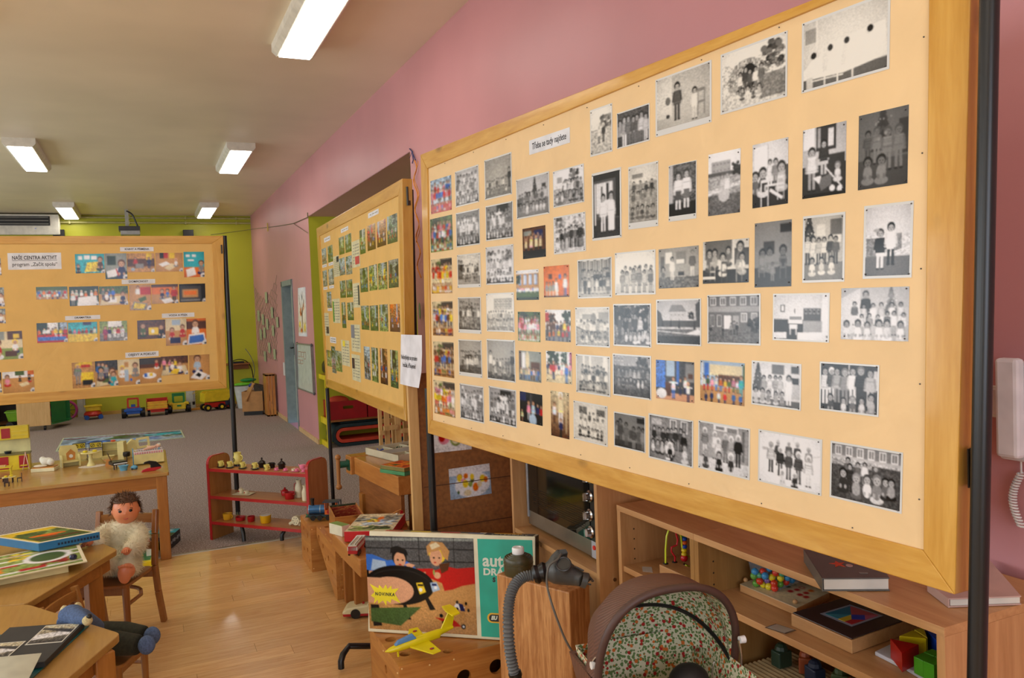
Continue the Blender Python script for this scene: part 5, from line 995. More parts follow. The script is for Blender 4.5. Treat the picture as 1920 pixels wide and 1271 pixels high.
for (a, b, tx, sz) in ((fc_, rc, 'SPOLE\u010cENSK\u00c1 HRA', .02), (lc, fc_, '', .02)):
    if tx:
        M = basis((a.lerp(b, .62) - V(0, 0, .018)) + (b - a).cross(V(0, 0, 1)).normalized() * .0006, b - a, V(0, 0, 1)); mm = MB(M)
        for i in range(13):
            x = -.075 + i * .0125; mm.box((x, -.005, 0), (x + .008, .005, .0004))
        mm.B('printed_text', pn((14, 40, 66), .6), t)

t = world_thing('photo_album', 'open photo album with dark pages and teal cover on the corner table', 'album', tuple(PZ(60, 1220, T2)))
z1 = T2 + .004; cv = [PZ(-60, 1196, z1), PZ(168, 1171, z1), PZ(60, 1271, z1), PZ(-150, 1330, z1)]
slab('cover', pn((10, 96, 96), .4, name='teal_cover'), cv, .0035, t)
z2 = T2 + .022; pg = [PZ(18, 1176, z2), PZ(158, 1166, z2), PZ(84, 1240, z2), PZ(-80, 1262, z2)]; DP = pn((52, 52, 50), .7, name='album_page')
MB().hexa([p - V(0, 0, .017) for p in pg], pg).B('page_block', DP, t, bevel=.001)
B4 = 'gr u d;tx 0 1 .9 3;po w 0 .5 1 .3 1 .6 0 .8;tx .3 1 .8 4;po d 0 .1 1 .3 1 .5 0 .2;tx 0 1 .5'
def onpage(px): return [PZ(a, b, z2 + .0008) for a, b in px]
for q, sd_ in ((onpage([(86, 1173), (152, 1167.5), (116, 1203.5), (46, 1209.5)]), 3), (onpage([(-30, 1208), (49, 1201.5), (13, 1233), (-60, 1240)]), 5)):
    o = printed('album_photo', q, 46, 34, B4, sd_, t, lift=.0002, border=(.03, .03, .04, .04), bcol=(220, 218, 205))
m = MB(); vs = []; n = 8                                # turned page curling up
for i in range(n + 1):
    s_ = i / n; z_ = T2 + .030 + .02 * sin(s_ * PI * .8); a = PZ(-90 + 168 * s_, 1240 - 16 * s_, z_ + .004); b = PZ(-90 + 140 * s_, 1320 - 40 * s_, z_ + .004); vs += [a, b]
fs = [(2 * i, 2 * i + 1, 2 * i + 3, 2 * i + 2) for i in range(n)]; k = len(vs); vs2 = [p - V(0, 0, .0012) for p in vs]
m.add(vs + vs2, fs + [tuple(k + j for j in reversed(f)) for f in fs] + [(2 * n, 2 * n + 1, k + 2 * n + 1, k + 2 * n)]); m.B('turned_page', pn((196, 198, 180), .4, name='page_sheet'), t, True)

t = world_thing('table_football_game', 'yellow-framed table football game with green pitch on the floor behind the doll', 'game', tuple(PZ(280, 1040, 0)))
rf, rb = PZ(287, 1052, .05), PZ(301, 1003, .06); wv = (rb - rf); u = Vc((-wv.y, wv.x, 0)).normalized() * .30
q = [rb + u, rb, rf, rf + u]; YEL = pn((222, 200, 30), .35, name='yellow_plastic'); GRN = pn((20, 110, 48), .4, name='green_pitch')
inn = [q[i].lerp(sum(q, Vc()) / 4, .12) for i in range(4)]
for i in range(4): j = (i + 1) % 4; MB().hexa([V(p.x, p.y, .004) for p in (q[i], q[j], inn[j], inn[i])], [q[i], q[j], inn[j], inn[i]]).B('rim', YEL, t)
MB().hexa([V(p.x, p.y, .002) for p in inn], [V(p.x, p.y, .028) for p in inn]).B('pitch', GRN, t)
c = sum(inn, Vc()) / 4
for k in range(4):
    p = c + wv * (-.28 + .19 * k) + u * (.12 * (-1) ** k - .1); p.z = .028; MB().lathe(p, [(.010, 0), (.010, .003), (.004, .005), (.006, .02), (.004, .026), (.006, .032), (0, .038)], 10).B('player', pn((222, 190, 90), .5), t, True)
p = rf.lerp(rb, .45) + u * .1; p.z = .03; MB().cbox(p + V(0, 0, .02), (.06, .09, .045)).B('goal', WHITE, t); MB().beam(p + V(0, .06, .03), p + V(-.03, .11, .09), .02, .008).B('lever', pn((160, 24, 30), .4), t)
t = world_thing('closed_game_box', 'teal game box lid with dark printed side lying on the carpet behind the table leg', 'box', tuple(PZ(325, 1030, 0)))
a, b = PZ(337.5, 990.5, .085), PZ(319, 1006, .085); wv = a - b; u = Vc((-wv.y, wv.x, 0)).normalized() * .38; q = [a + u, a, b, b + u]
slab('lid', pn((24, 24, 34), .5), [p - V(0, 0, .001) for p in q], .080, t); printed('lid_print', q, 30, 24, 'bg c;tx 0 1 .3;fl .5 g;re .1 .2 .5 .4 w;re .7 .1 .9 .3 w', 5, t)
M = basis(b.lerp(a, .5) - V(0, 0, .04) + Vc((wv.y, -wv.x, 0)).normalized() * .001, wv, V(0, 0, 1)); m = MB(M)
for i in range(6): m.box((-.09 + i * .03, -.012 + .006 * (i % 2), 0), (-.07 + i * .03, .012 - .008 * (i % 3 == 0), .0004))
m.B('side_print', pn((170, 176, 186), .6), t)
Z1 = T1
def on1(px, py): return PZ(px, py, Z1)
CRM = pn((222, 210, 140), .4, name='cream_plastic'); YP = pn((226, 204, 40), .35, name='toy_yellow'); RP = pn((168, 20, 26), .35, name='toy_red'); BRN = pn((56, 34, 24), .45, name='toy_brown')
ORW = pn((196, 132, 60), .5, name='toy_wood'); LB = pn((96, 164, 196), .35, name='toy_light_blue')
S = 0.0038
GT = 'doll house furniture on the display table'
def toy(name, label, cat, px, py, rz=0.0): p = on1(px, py); return thing(name, label, cat, tuple(p), rz, GT)
t = toy('toy_kitchen', 'yellow doll kitchen unit with red cupboard doors at the table edge', 'toy', 22, 882)
MB().box((-.12, 0, 0), (.105, .09, .10)).bl('base_cupboard', YP, t, bevel=.002)
MB().box((-.125, -.006, .10), (.11, .09, .108)).bl('worktop', pn((120, 112, 60), .4), t)
MB().box((-.12, .082, .108), (.105, .09, .20)).bl('back_panel', pn((226, 222, 160), .5), t)
MB().box((-.12, .03, .20), (.105, .09, .285)).bl('wall_cupboard', YP, t, bevel=.002)
for x, z in ((.045, .012), (-.065, .012)): MB().box((x, -.004, z), (x + .05, 0, z + .08)).bl('door', RP, t)
MB().box((-.05, .026, .21), (.0, .03, .275)).bl('door', RP, t)
for z in (.225, .25): MB().box((.01, .024, z), (.10, .03, z + .004)).bl('shelf', pn((236, 220, 90), .4), t)
MB().lathe((-.02, .04, .108), [(0, 0), (.018, 0), (.022, .016), (.02, .016), (0, .012)], 14).bl('pan', pn((40, 50, 60), .3, .4), t, True)
t = toy('toy_table', 'small yellow doll table with a tray, before the doll kitchen', 'toy', 8, 893)
MB().box((-.05, -.03, .055), (.045, .035, .062)).bl('top', YP, t)
for a in (-.045, .035):
    for b in (-.025, .025): MB().box((a, b, 0), (a + .006, b + .006, .055)).bl('leg', YP, t)
MB().box((-.03, -.018, .062), (.012, .018, .070)).bl('tray', pn((214, 180, 110), .5), t)
t = toy('toy_dining_table', 'tiny round-plated doll dining table with dark legs, front left of the table', 'toy', 17, 905)
MB().lathe((0, 0, .032), [(0, 0), (.036, 0), (.037, .004), (0, .004)], 18).bl('top', CRM, t, True)
for a, b in ((-.02, -.015), (.02, -.015), (-.02, .015), (.02, .015)): MB().cyl((a, b, 0), (a, b, .032), .003, n=8).bl('leg', BRN, t)
for a, b in ((-.014, 0), (.012, .006)): MB().lathe((a, b, .036), [(0, 0), (.008, 0), (.011, .006), (.007, .009), (0, .01)], 12).bl('bowl', YP, t, True)
def tchair(label, px, py, rz, mt=BRN, s=1.0):
    t = toy('toy_chair', label, 'toy', px, py, rz)
    MB().cbox((0, 0, .024 * s), (.026 * s, .026 * s, .004)).bl('seat', mt, t)
    for a in (-1, 1):
        for b in (-1, 1): MB().cyl((a * .011 * s, b * .011 * s, 0), (a * .011 * s, b * .011 * s, .024 * s), .002, n=6).bl('leg', mt, t)
    MB().box((-.012 * s, .010 * s, .024 * s), (.012 * s, .013 * s, .052 * s)).bl('backrest', mt, t); return t
tchair('tiny dark brown doll chair right of the tiny dining table', 37, 903, -1.4); tchair('tiny dark brown doll chair in front of the tiny dining table', 13, 912, 3.1); tchair('tiny dark brown doll chair left of the tiny dining table', 2, 904, 1.6)
t = toy('toy_easel', 'thin pale doll stand with yellow seat right of the doll kitchen', 'toy', 49, 880)
for a, b in ((-.018, 0), (.018, 0)): MB().beam((a, b, 0), (0, .01, .115), .004, .004).bl('leg', pn((230, 190, 170), .5), t)
MB().box((-.03, -.02, .028), (.01, .01, .033)).bl('seat', YP, t)
t = toy('doll_bed', 'low wooden doll bed with orange mattress and heaped white bedding', 'toy', 85, 882, -.25)
MB().box((-.07, -.045, 0), (.07, .045, .022)).bl('bed_frame', pn((226, 220, 180), .5), t, bevel=.002)
MB().box((-.065, -.04, .022), (.065, .04, .028)).bl('mattress', ORW, t)
o = MB().ball((.01, .01, .058), .04, 16, 10, (1.0, .9, .62)).ball((-.02, .02, .07), .02).ball((.04, -.01, .055), .022).bl('pillow', pn((226, 224, 208), .9), t, True); remesh(o, .004, 3)
MB().ball((-.02, -.022, .035), .026, 14, 8, (1.6, .8, .35)).bl('blanket', pn((226, 214, 190), .9), t, True); MB().box((-.09, .045, .01), (-.04, .055, .018)).bl('headboard_bar', BRN, t)
t = toy('doll_armchair', 'high-backed cream doll armchair holding a wooden cuckoo clock', 'toy', 131, 874, .25)
MB().prism([(-.05, 0), (.05, 0), (.058, .1), (.045, .135), (-.045, .14), (-.056, .11)], (0, .028, 0), (1, 0, 0), (0, 0, 1), .006).bl('backrest', CRM, t)
for s_ in (-1, 1): MB().prism([(-.04, 0), (.03, 0), (.03, .075), (-.03, .08), (-.045, .055)], (s_ * .052, 0, 0), (0, 1, 0), (0, 0, 1), .006).bl('side_panel', CRM, t)
MB().box((-.05, -.035, .03), (.05, .03, .038)).bl('seat', CRM, t)
p = on1(133, 872); t = thing('toy_cuckoo_clock', 'tiny wooden cuckoo clock leaning on the cream doll armchair', 'toy', (p.x, p.y, Z1 + .039), .25)
MB().prism([(-.024, 0), (.024, 0), (.028, .045), (0, .072), (-.028, .045)], (0, 0, 0), (1, 0, 0), (0, 0, 1), .02).bl('case', ORW, t)
MB().lathe((0, 0, 0), [(0, 0), (.012, 0), (.012, .002), (0, .002)], 16).bl('dial', WHITE, t).rotation_euler = (PI / 2, 0, 0); t.children[-1].location = (0, -.021, .025)
MB().beam((0, -.012, .078), (-.036, -.012, .044), .03, .005, (0, 1, 0)).bl('roof', BRN, t); MB().beam((0, -.012, .078), (.036, -.012, .044), .03, .005, (0, 1, 0)).bl('roof', BRN, t)
def mchair(label, px, py, rz):
    t = toy('metal_doll_chair', label, 'toy', px, py, rz); w = .04
    for a in (-w, w):
        MB().tube([(a, -.03, 0), (a, -.03, .05), (a, .02, .055)], .0022, 6).bl('leg', BLACK, t); MB().tube([(a, .03, 0), (a, .025, .055), (a, .03, .115)], .0022, 6).bl('leg', BLACK, t)
    m = MB()
    m.beam((-w, .03, .115), (w, .03, .115), .004, .004).beam((-w, .028, .075), (w, .028, .075), .004, .004).beam((0, .029, .075), (0, .029, .115), .004, .004)
    for c_ in (-.02, .02): m.torus((c_, .029, .095), .012, .0016, (1, 0, 0), (0, 0, 1), 14, 5).beam((c_ - .008, .029, .085), (c_ + .008, .029, .105), .003, .003)
    m.bl('back_grille', BLACK, t); MB().box((-.036, .030, .079), (.036, .034, .112)).bl('back_cushion', YP, t)
    MB().box((-.038, -.03, .05), (.038, .025, .058)).bl('seat_cushion', CRM, t, bevel=.002); MB().box((-.038, -.032, .012), (.038, -.028, .05)).bl('skirt_panel', CRM, t)
mchair('left black metal doll chair with yellow cushions behind the round table', 151, 863, .15); mchair('right black metal doll chair with yellow cushions behind the round table', 181, 861, .05)
t = toy('doll_pedestal_table', 'round cream doll table on a flared pedestal with two yellow bowls', 'toy', 171, 873)
MB().lathe((0, 0, 0), [(.028, 0), (.026, .006), (.014, .03), (.010, .06), (.016, .085)], 18).bl('pedestal', CRM, t, True)
MB().lathe((0, 0, .085), [(0, 0), (.056, 0), (.059, .004), (.056, .007), (0, .007)], 28).bl('top', CRM, t, True)
for a in (-.03, .026): MB().lathe((a, 0, .092), [(0, 0), (.012, 0), (.016, .008), (.010, .012), (0, .013)], 14).bl('bowl', YP, t, True)
n = 40; o = MB().prism([((.078 + .006 * cos(i * PI)) * cos(2 * PI * i / n), (.055 + .004 * cos(i * PI)) * sin(2 * PI * i / n)) for i in range(n)], on1(173, 874) + V(0, 0, .0003), (1, 0, 0), (0, 1, 0), .0012).B('doily', pn((224, 214, 196), .9)); tag(o, 'white crocheted doily under the round doll table', 'doily')
t = toy('doll_cabinet', 'open cream doll cabinet with an orange bird shape on top', 'toy', 207, 856, -.1)
MB().box((-.05, 0, 0), (-.046, .04, .1)).box((.046, 0, 0), (.05, .04, .1)).box((-.05, .036, 0), (.05, .04, .1)).box((-.05, 0, .096), (.05, .04, .1)).box((-.046, 0, .045), (.046, .036, .049)).bl('carcass', CRM, t)
MB().ball((.02, .02, .108), .011, 10, 6, (1.6, .7, .7)).bl('ornament', pn((226, 90, 50), .4), t, True)
t = toy('doll_bathtub', 'small rounded cream doll bathtub before the cabinet', 'toy', 203, 864, .3)
MB().lathe((0, 0, 0), [(.02, 0), (.03, .02), (.036, .035), (.033, .035), (.026, .015), (0, .008)], 20, 1.3, .8).bl('tub', CRM, t, True)
t = toy('toy_wooden_table', 'small brown doll table left of the toy piano', 'toy', 203, 873)
MB().cbox((0, 0, .04), (.05, .035, .004)).bl('top', ORW, t); MB().prism([(-.018, 0), (.018, 0), (.010, .038), (-.010, .038)], (0, -.006, 0), (1, 0, 0), (0, 0, 1), .012).bl('pedestal', ORW, t)
t = toy('doll_dresser', 'tall narrow cream doll dresser behind the toy piano', 'toy', 227, 862, -.4)
MB().box((-.022, 0, 0), (.022, .05, .125)).bl('carcass', CRM, t, bevel=.002); MB().box((-.019, -.002, .005), (.019, 0, .06)).bl('door', pn((226, 214, 150), .4), t)
t = toy('toy_grand_piano', 'black and brown toy grand piano with raised lid', 'toy', 222, 878, .35)
for a, b in ((-.035, -.03), (.035, -.03), (.0, .035)): MB().cyl((a, b, 0), (a, b, .028), .004, n=8).bl('leg', BRN, t)
out = [(-.045, -.04), (.045, -.04), (.045, .0), (.03, .02), (.01, .05), (-.02, .055), (-.045, .04)]
MB().prism(out, (0, 0, .028), (1, 0, 0), (0, 1, 0), .02).bl('case', BLACK, t)
MB().prism([(0, 0), (.085, 0), (.075, .04), (.04, .062), (0, .06)], (-.045, -.02, .05), (.2, .98, 0), (-.35, 0, .94), .003).bl('lid', pn((60, 40, 26), .3), t)
MB().box((-.04, -.052, .034), (.04, -.038, .04)).bl('keyboard', WHITE, t)
t = toy('doll_round_stool', 'small round black doll stool behind the dresser', 'toy', 238, 863)
MB().cyl((0, 0, 0), (0, 0, .03), .003, n=8).bl('leg', BLACK, t); MB().lathe((0, 0, .028), [(0, 0), (.02, 0), (.024, .012), (.022, .03), (0, .034)], 16).bl('seat', BLACK, t, True)
t = toy('toy_wash_unit', 'cream toy laundry unit with open framed door standing at the back', 'toy', 258, 856, .1)
MB().prism([(-.07, 0), (.0, 0), (.0, .11), (-.03, .125), (-.07, .09)], (0, .05, .0), (1, 0, 0), (0, 0, 1), .05).bl('cabinet', CRM, t, bevel=.003)
d = curve_mesh([rrect(0, 0, .085, .075, .006, 2), rrect(.015, .015, .07, .06, .008, 2)], .005, basis(V(.0, .0, .055), V(1, -.1, .08), V(0, 0, 1))); d.bl('door', CRM, t)
MB().lathe((0, 0, 0), [(0, 0), (.022, 0), (.024, .01), (0, .012)], 18).bl('drum', CRM, t).rotation_euler = (PI / 2, 0, 0)
MB().box((-.045, .02, .106), (-.004, .05, .112)).bl('soap_tray', YP, t)
t = toy('doll_crib', 'cream doll crib with slatted rim and light blue post, right end of the table', 'toy', 279, 868, .06)
L, W, H1 = .09, .045, .07
for s_ in (-1, 1): MB().box((-L, s_ * W - .002, .008), (L, s_ * W + .002, H1)).bl('side_panel', CRM, t)
for s_ in (-1, 1): MB().box((s_ * L - .002, -W, .008), (s_ * L + .002, W, H1)).bl('end_panel', CRM, t)
for s_ in (-1, 1):
    MB().box((-L, s_ * W - .002, H1 + .016), (L, s_ * W + .002, H1 + .020)).bl('rail', WHITE, t)
    for i in range(13): x = -L + .004 + i * (2 * L - .008) / 12; MB().box((x - .0015, s_ * W - .0015, H1), (x + .0015, s_ * W + .0015, H1 + .016)).bl('slat', WHITE, t)
MB().box((-L + .003, -W + .003, .04), (L - .003, W - .003, .078)).bl('mattress', pn((214, 150, 150), .8), t)
MB().cyl((-L - .004, -W, 0), (-L - .004, -W, .115), .003, n=8).bl('post', LB, t); MB().cyl((L - .02, W, .05), (L - .02, W, .12), .006, .003, n=8).bl('post', LB, t)
t = thing('tiny_doll', 'tiny pale doll lying in the doll crib', 'doll', tuple(on1(285, 866) + V(0, .01, .079)), .3)
o = MB().tube([(-.05, 0, .01), (0, 0, .018), (.03, 0, .02)], [.006, .012, .008], 10).ball((.045, 0, .024), .014, 12, 8).tube([(0, 0, .018), (-.02, .02, .03)], .005, 8).tube([(.02, 0, .02), (.03, -.02, .035)], .004, 8).bl('body', pn((230, 190, 160), .4), t, True); remesh(o, .0022, 2)
MB().ball((.051, 0, .028), .0135, 10, 8, (.9, 1, 1)).bl('hair', pn((226, 216, 190), .6), t, True)
t = toy('toy_tub', 'small light blue tub with rim at the front of the table', 'toy', 232, 882)
MB().lathe((0, 0, 0), [(.018, 0), (.024, .026), (.029, .03), (.029, .034), (.022, .033), (.017, .006), (0, .004)], 22, 1.1, .7).bl('tub', LB, t, True)
t = toy('toy_car', 'tiny light blue toy car beside the blue tub', 'toy', 252, 880)
o = MB().ball((0, 0, .014), .018, 14, 8, (1.2, .7, .75)).ball((.0, 0, .02), .012, 12, 6, (1, .7, .7)).bl('body', LB, t, True)
for a in (-.013, .013):
    for b in (-.012, .012): MB().cyl((a, b - .002, .006), (a, b + .002, .006), .006, n=12).bl('wheel', BLACK, t, True)
t = toy('toy_pelican', 'toy bird with black curved top and red lower body, front right corner', 'toy', 284, 883, .15)
MB().prism([(-.06, 0), (-.05, .014), (-.02, .022), (.03, .026), (.055, .022), (.058, .012), (.02, .0)], (0, -.006, 0), (1, 0, 0), (0, 0, 1), -.014).bl('lower_body', pn((190, 40, 50), .25), t, bevel=.003)
MB().prism([(-.045, .05), (-.04, .062), (-.01, .068), (.03, .058), (.055, .03), (.062, .022), (-.005, .022), (-.004, .04), (-.02, .052)], (0, -.008, 0), (1, 0, 0), (0, 0, 1), -.012).bl('upper_body', BLACK, t, bevel=.003)
MB().ball((.062, 0, .018), .004, 8, 6).bl('eye', pn((190, 200, 210), .2), t, True)

SH = wood('shelf_laminate', (170, 110, 58), (188, 128, 74), 'X', .4, 1.3); SHZ = wood('shelf_side_laminate', (166, 104, 52), (184, 122, 68), 'Z', .4, 1.3); SHI = wood('shelf_inner_laminate', (160, 106, 52), (178, 124, 68), 'Z', .4, 1.3)
RED = pn((168, 24, 22), .35, name='red_edging')
fl0 = PZ(397, 1012, 0); u = Vc((.942, -.335, 0)).normalized()
a_, b_ = PZ(391.5, 878, .48), PZ(576, 888.6, .48); u = (b_ - a_); u.z = 0; Wd = u.length; u.normalize(); dv = Vc((-u.y, u.x, 0)); ang = math.atan2(u.y, u.x)
t = thing('open_shelf', 'low wooden open shelf with red edges holding toy crockery', 'shelf', (fl0.x, fl0.y, 0), ang)
DPT = .20; HS = .565
for k, x in enumerate((0, Wd)):
    prof = rrect(0, 0, DPT, HS, .05, 6, (1, 1, 0, 0)); m = MB().prism(prof, (x - .009, 0, 0), (0, 1, 0), (0, 0, 1), .018); m.bl('side_panel', SHZ if k else SHI, t)
    ed = [(-.0015 + (p[0] if p[0] > 0 else 0), p[1]) for p in prof]; pts = [(x, p[0] - (.0 if p[0] > .001 else .001), p[1]) for p in prof if p[0] < .13]
    m = MB(); pr = sorted([p for p in prof if p[0] <= .0501 or p[1] > HS - .051], key=lambda p: (p[1] < .01, math.atan2(p[1] - HS + .05, p[0] - .05)))
    edge = [(x, -.001, 0), (x, -.001, HS - .05)] + [(x, .05 - .051 * cos(rad(q)), HS - .05 + .051 * sin(rad(q))) for q in (18, 36, 54, 72, 90)] + [(x, DPT - .05, HS + .001)]
    for p, q in zip(edge, edge[1:]): m.beam(p, q, .020, .004, (0, -1, .01) if p[1] == q[1] else (0, -1, .3))
    m.bl('edge_strip', RED, t)
SZ = [.125, .30, .485]
for z in SZ:
    MB().box((.009, .004, z - .018), (Wd - .009, DPT - .004, z)).bl('shelf_board', SH, t); MB().box((.009, -.001, z - .019), (Wd - .009, .004, z + .001)).bl('edge_strip', RED, t)
SM = Matrix.Translation(t.location) @ Matrix.Rotation(ang, 4, 'Z'); SI = SM.inverted()
def sh(px, py, z, d=None):
    d = .055 if d is None else d; p = PP(px, py, tuple(SM @ V(0, d, 0)), tuple(SM.col[1])[:3]); q = SI @ p; q.y = d; q.x = min(max(q.x, .035), Wd - .035); return SM @ q
CUP = pn((222, 208, 112), .35, name='yellow_crockery'); DKB = pn((30, 22, 18), .3, name='dark_brown_crockery'); PNK = pn((232, 128, 158), .35, name='pink_crockery'); WC = pn((222, 214, 180), .35, name='ivory_crockery')
def cup_m(r, h): return MB().lathe((0, 0, 0), [(0, 0), (r * .78, 0), (r * .9, h * .1), (r, h), (r * .9, h), (r * .8, h * .15), (0, h * .1)], 20)
def handle_m(r, h, w=.0022): return MB().torus((r * .95, 0, h * .52), h * .3, w, (1, 0, 0), (0, 0, 1), 14, 6, -PI / 2, PI / 2)
GC = 'yellow toy cups with dark emblem'; first = None
LBc = ['yellow toy cup on dark saucer, leftmost on the top shelf', 'yellow toy cup on dark saucer, second from the left', 'yellow toy cup on dark saucer, just right of the coffee pot', 'yellow toy cup on dark saucer, left of the brown pots', 'yellow toy cup without saucer, before the middle brown pot']
def emblem(r, h, par):
    p = Vc((-.35, -.93, 0)).normalized() * r * .97; mm = curve_mesh([circle(0, 0, h * .24, 14), circle(0, 0, h * .15, 10)], .0015, basis(p + V(0, 0, h * .42), Vc((.93, -.35, 0)), V(0, 0, 1))); mm.v = [v for v in mm.v]
    return mm.bl('emblem', DKB, par)
for i, (px, py) in enumerate(((414, 872), (431, 875), (455, 876), (478, 878), (500, 880))):
    p = sh(px, py, SZ[2]); z0 = SZ[2]
    if i < 4:
        s_ = MB().lathe((0, 0, 0), [(0, 0), (.016, 0), (.029, .006), (.028, .0075), (.014, .003), (0, .003)], 24).B('toy_saucer', DKB, None, True); s_.location = (p.x, p.y, z0); tag(s_, 'dark toy saucer under the ' + LBc[i].replace('yellow toy cup on dark saucer, ', 'yellow cup ').replace('second', 'placed second'), 'saucer', 'dark toy saucers'); z0 += .0078
    c = thing('toy_cup', LBc[i], 'cup', (p.x, p.y, z0), ang, GC); cup_m(.0185, .036).bl('bowl', CUP, c, True); handle_m(.0185, .036).bl('handle', CUP, c, True); emblem(.0185, .036, c)
p = sh(446, 868, SZ[2], .13); c = thing('toy_coffee_pot', 'tall yellow toy coffee jug with dark base on the top shelf', 'jug', (p.x, p.y, SZ[2]), ang)
MB().lathe((0, 0, 0), [(0, 0), (.027, 0), (.026, .014), (0, .014)], 20).bl('base', DKB, c, True); MB().lathe((0, 0, .0142), [(0, 0), (.026, 0), (.029, .01), (.027, .05), (.024, .062), (.025, .078), (.022, .078), (.02, .02), (0, .01)], 22).bl('body', CUP, c, True)
MB().tube([(.024, 0, .075), (.04, 0, .07), (.042, 0, .05), (.027, 0, .036)], .0032, 8).bl('handle', CUP, c, True); mm = curve_mesh([circle(0, 0, .012, 14), circle(0, 0, .008, 10)], .0015, basis(Vc((-.010, -.0265, .045)), Vc((.93, -.35, 0)), V(0, 0, 1))); mm.bl('emblem', DKB, c)
for px, lid, lb in ((491, 1, 'dark brown toy pot with knobbed lid, left of two'), (509, 0, 'open dark brown toy pot between the two lidded ones'), (528, 1, 'dark brown toy pot with knobbed lid, right of two')):
    p = sh(px, 868, SZ[2], .12); c = thing('toy_pot', lb, 'pot', (p.x, p.y, SZ[2]), ang, 'dark brown toy pots'); r = .023
    MB().lathe((0, 0, 0), [(0, 0), (r * .9, 0), (r, .03), (r * 1.08, .034), (r * .95, .034), (r * .85, .006), (0, .004)], 22).bl('body', DKB, c, True)
    for s_ in (-1, 1): MB().cbox((s_ * r * 1.12, 0, .027), (.010, .012, .004)).bl('handle', DKB, c)
    if lid: MB().lathe((0, 0, .0345), [(r * 1.1, 0), (r * .9, .006), (r * .3, .016), (r * .14, .02), (r * .28, .024), (r * .28, .030), (0, .034)], 22).bl('lid', DKB, c, True)
for i, (px, py, lb, m_, h) in enumerate(((518, 877, 'pink toy cup on saucer, left of the front pair', PNK, .014), (535, 879, 'pink toy cup on saucer, right of the front pair', PNK, .014), (550, 878, 'white toy cup on large pink saucer', WC, .015), (556, 872, 'pink toy bowl on saucer at the back', PNK, .016), (569, 879, 'pale pink toy cup half hidden by the shelf side', PNK, .015))):
    p = sh(px, py, SZ[2]); s_ = MB().lathe((0, 0, 0), [(0, 0), (.010, 0), (.019, .003), (.018, .0045), (0, .002)], 20).B('toy_saucer', PNK, None, True); s_.location = (p.x, p.y, SZ[2]); tag(s_, 'pink saucer under the ' + lb.split(' on ')[0].replace(' half hidden by the shelf side', ' at the shelf side') + (' of the front pair, %s' % ('left', 'right')[i] if i < 2 else ''), 'saucer', 'pink toy saucers')
    c = thing('toy_cup', lb, 'cup', (p.x, p.y, SZ[2] + .0047), ang, 'small pink toy tea set'); cup_m(.0125, h).bl('bowl', m_, c, True); handle_m(.0125, h, .0012).bl('handle', m_, c, True)
p = sh(573, 868, SZ[2], .14); c = thing('toy_teapot', 'pink toy teapot by the right side of the top shelf', 'teapot', (p.x - .02, p.y, SZ[2]), ang)
MB().lathe((0, 0, 0), [(0, 0), (.015, 0), (.02, .012), (.019, .03), (.016, .032), (0, .034)], 20).bl('body', PNK, c, True); MB().tube([(-.018, 0, .014), (-.028, 0, .026), (-.031, 0, .034)], [.004, .003, .0025], 8).bl('spout', PNK, c, True); handle_m(.02, .036, .002).bl('handle', PNK, c, True)
p = sh(457, 924, SZ[1], .1); c = thing('toy_tray', 'small white toy tray under the white jug and cup', 'tray', (p.x, p.y, SZ[1]), ang + .15); MB().hexa([(-.06, -.035, 0), (.06, -.035, 0), (.06, .035, 0), (-.06, .035, 0)], [(-.068, -.042, .005), (.068, -.042, .005), (.068, .042, .005), (-.068, .042, .005)]).bl('plate', WC, c)
for dx, h, r, lb, cat in ((-.022, .038, .017, 'small white toy jug with red print on the tray', 'jug'), (.022, .022, .014, 'small white toy cup with red print on the tray', 'cup')):
    q = p + u * dx; c = thing('toy_' + cat, lb, cat, (q.x, q.y, SZ[1] + .0055), ang); MB().lathe((0, 0, 0), [(0, 0), (r * .8, 0), (r, h * .3), (r * .92, h * .8), (r * .6, h * .9), (r * .25, h), (0, h * 1.08)], 18).bl('body', WC, c, True); handle_m(r, h, .0018).bl('handle', WC, c, True)
    MB(basis(Vc((-.3, -.95, 0)) * r * 1.0 + V(0, 0, h * .42), Vc((.95, -.3, 0)), V(0, 0, 1))).box((-.005, -.004, -.001), (.005, .004, .0012)).bl('print', pn((190, 70, 60), .5), c)
p = sh(543, 927, SZ[1], .07); c = thing('toy_saucepan', 'round red toy pot with side handles on the middle shelf', 'pot', (p.x, p.y, SZ[1]), ang); cup_m(.034, .045).bl('body', RP, c, True)
for s_ in (-1, 1): MB().prism([(-.008, 0), (.008, 0), (.005, .012), (-.005, .012)], (s_ * .033, 0, .036), (0, 1, 0), (s_, 0, 0), .004).bl('handle', RP, c)
p = sh(534, 918, SZ[1], .15); c = thing('toy_kettle', 'small red toy kettle behind the round red pot', 'kettle', (p.x, p.y, SZ[1]), ang); MB().lathe((0, 0, 0), [(0, 0), (.022, 0), (.026, .02), (.018, .036), (.006, .042), (.007, .05), (0, .054)], 18).bl('body', RP, c, True); MB().tube([(-.02, 0, .018), (-.036, 0, .03)], [.006, .003], 8).bl('spout', RP, c, True)
for px, d, r, h, lb, hd_ in ((561, .13, .026, .115, 'ivory toy jug with curved dark handle at the back', 1), (572, .06, .021, .10, 'ivory toy milk bottle at the front by the shelf side', 0)):
    p = sh(px, 925, SZ[1], d); c = thing('toy_bottle', lb, 'bottle', (p.x, p.y, SZ[1]), ang, 'ivory toy bottles'); MB().lathe((0, 0, 0), [(0, 0), (r * .9, 0), (r, .01), (r, h * .55), (r * .62, h * .78), (r * .62, h * .92), (r * .75, h), (r * .6, h), (r * .5, h * .7), (0, h * .5)], 22).bl('body', WC, c, True)
    if hd_: MB().tube([(-.016, 0, .095), (-.036, 0, .085), (-.040, 0, .05), (-.028, 0, .028)], .0022, 8).bl('handle', RP, c, True)
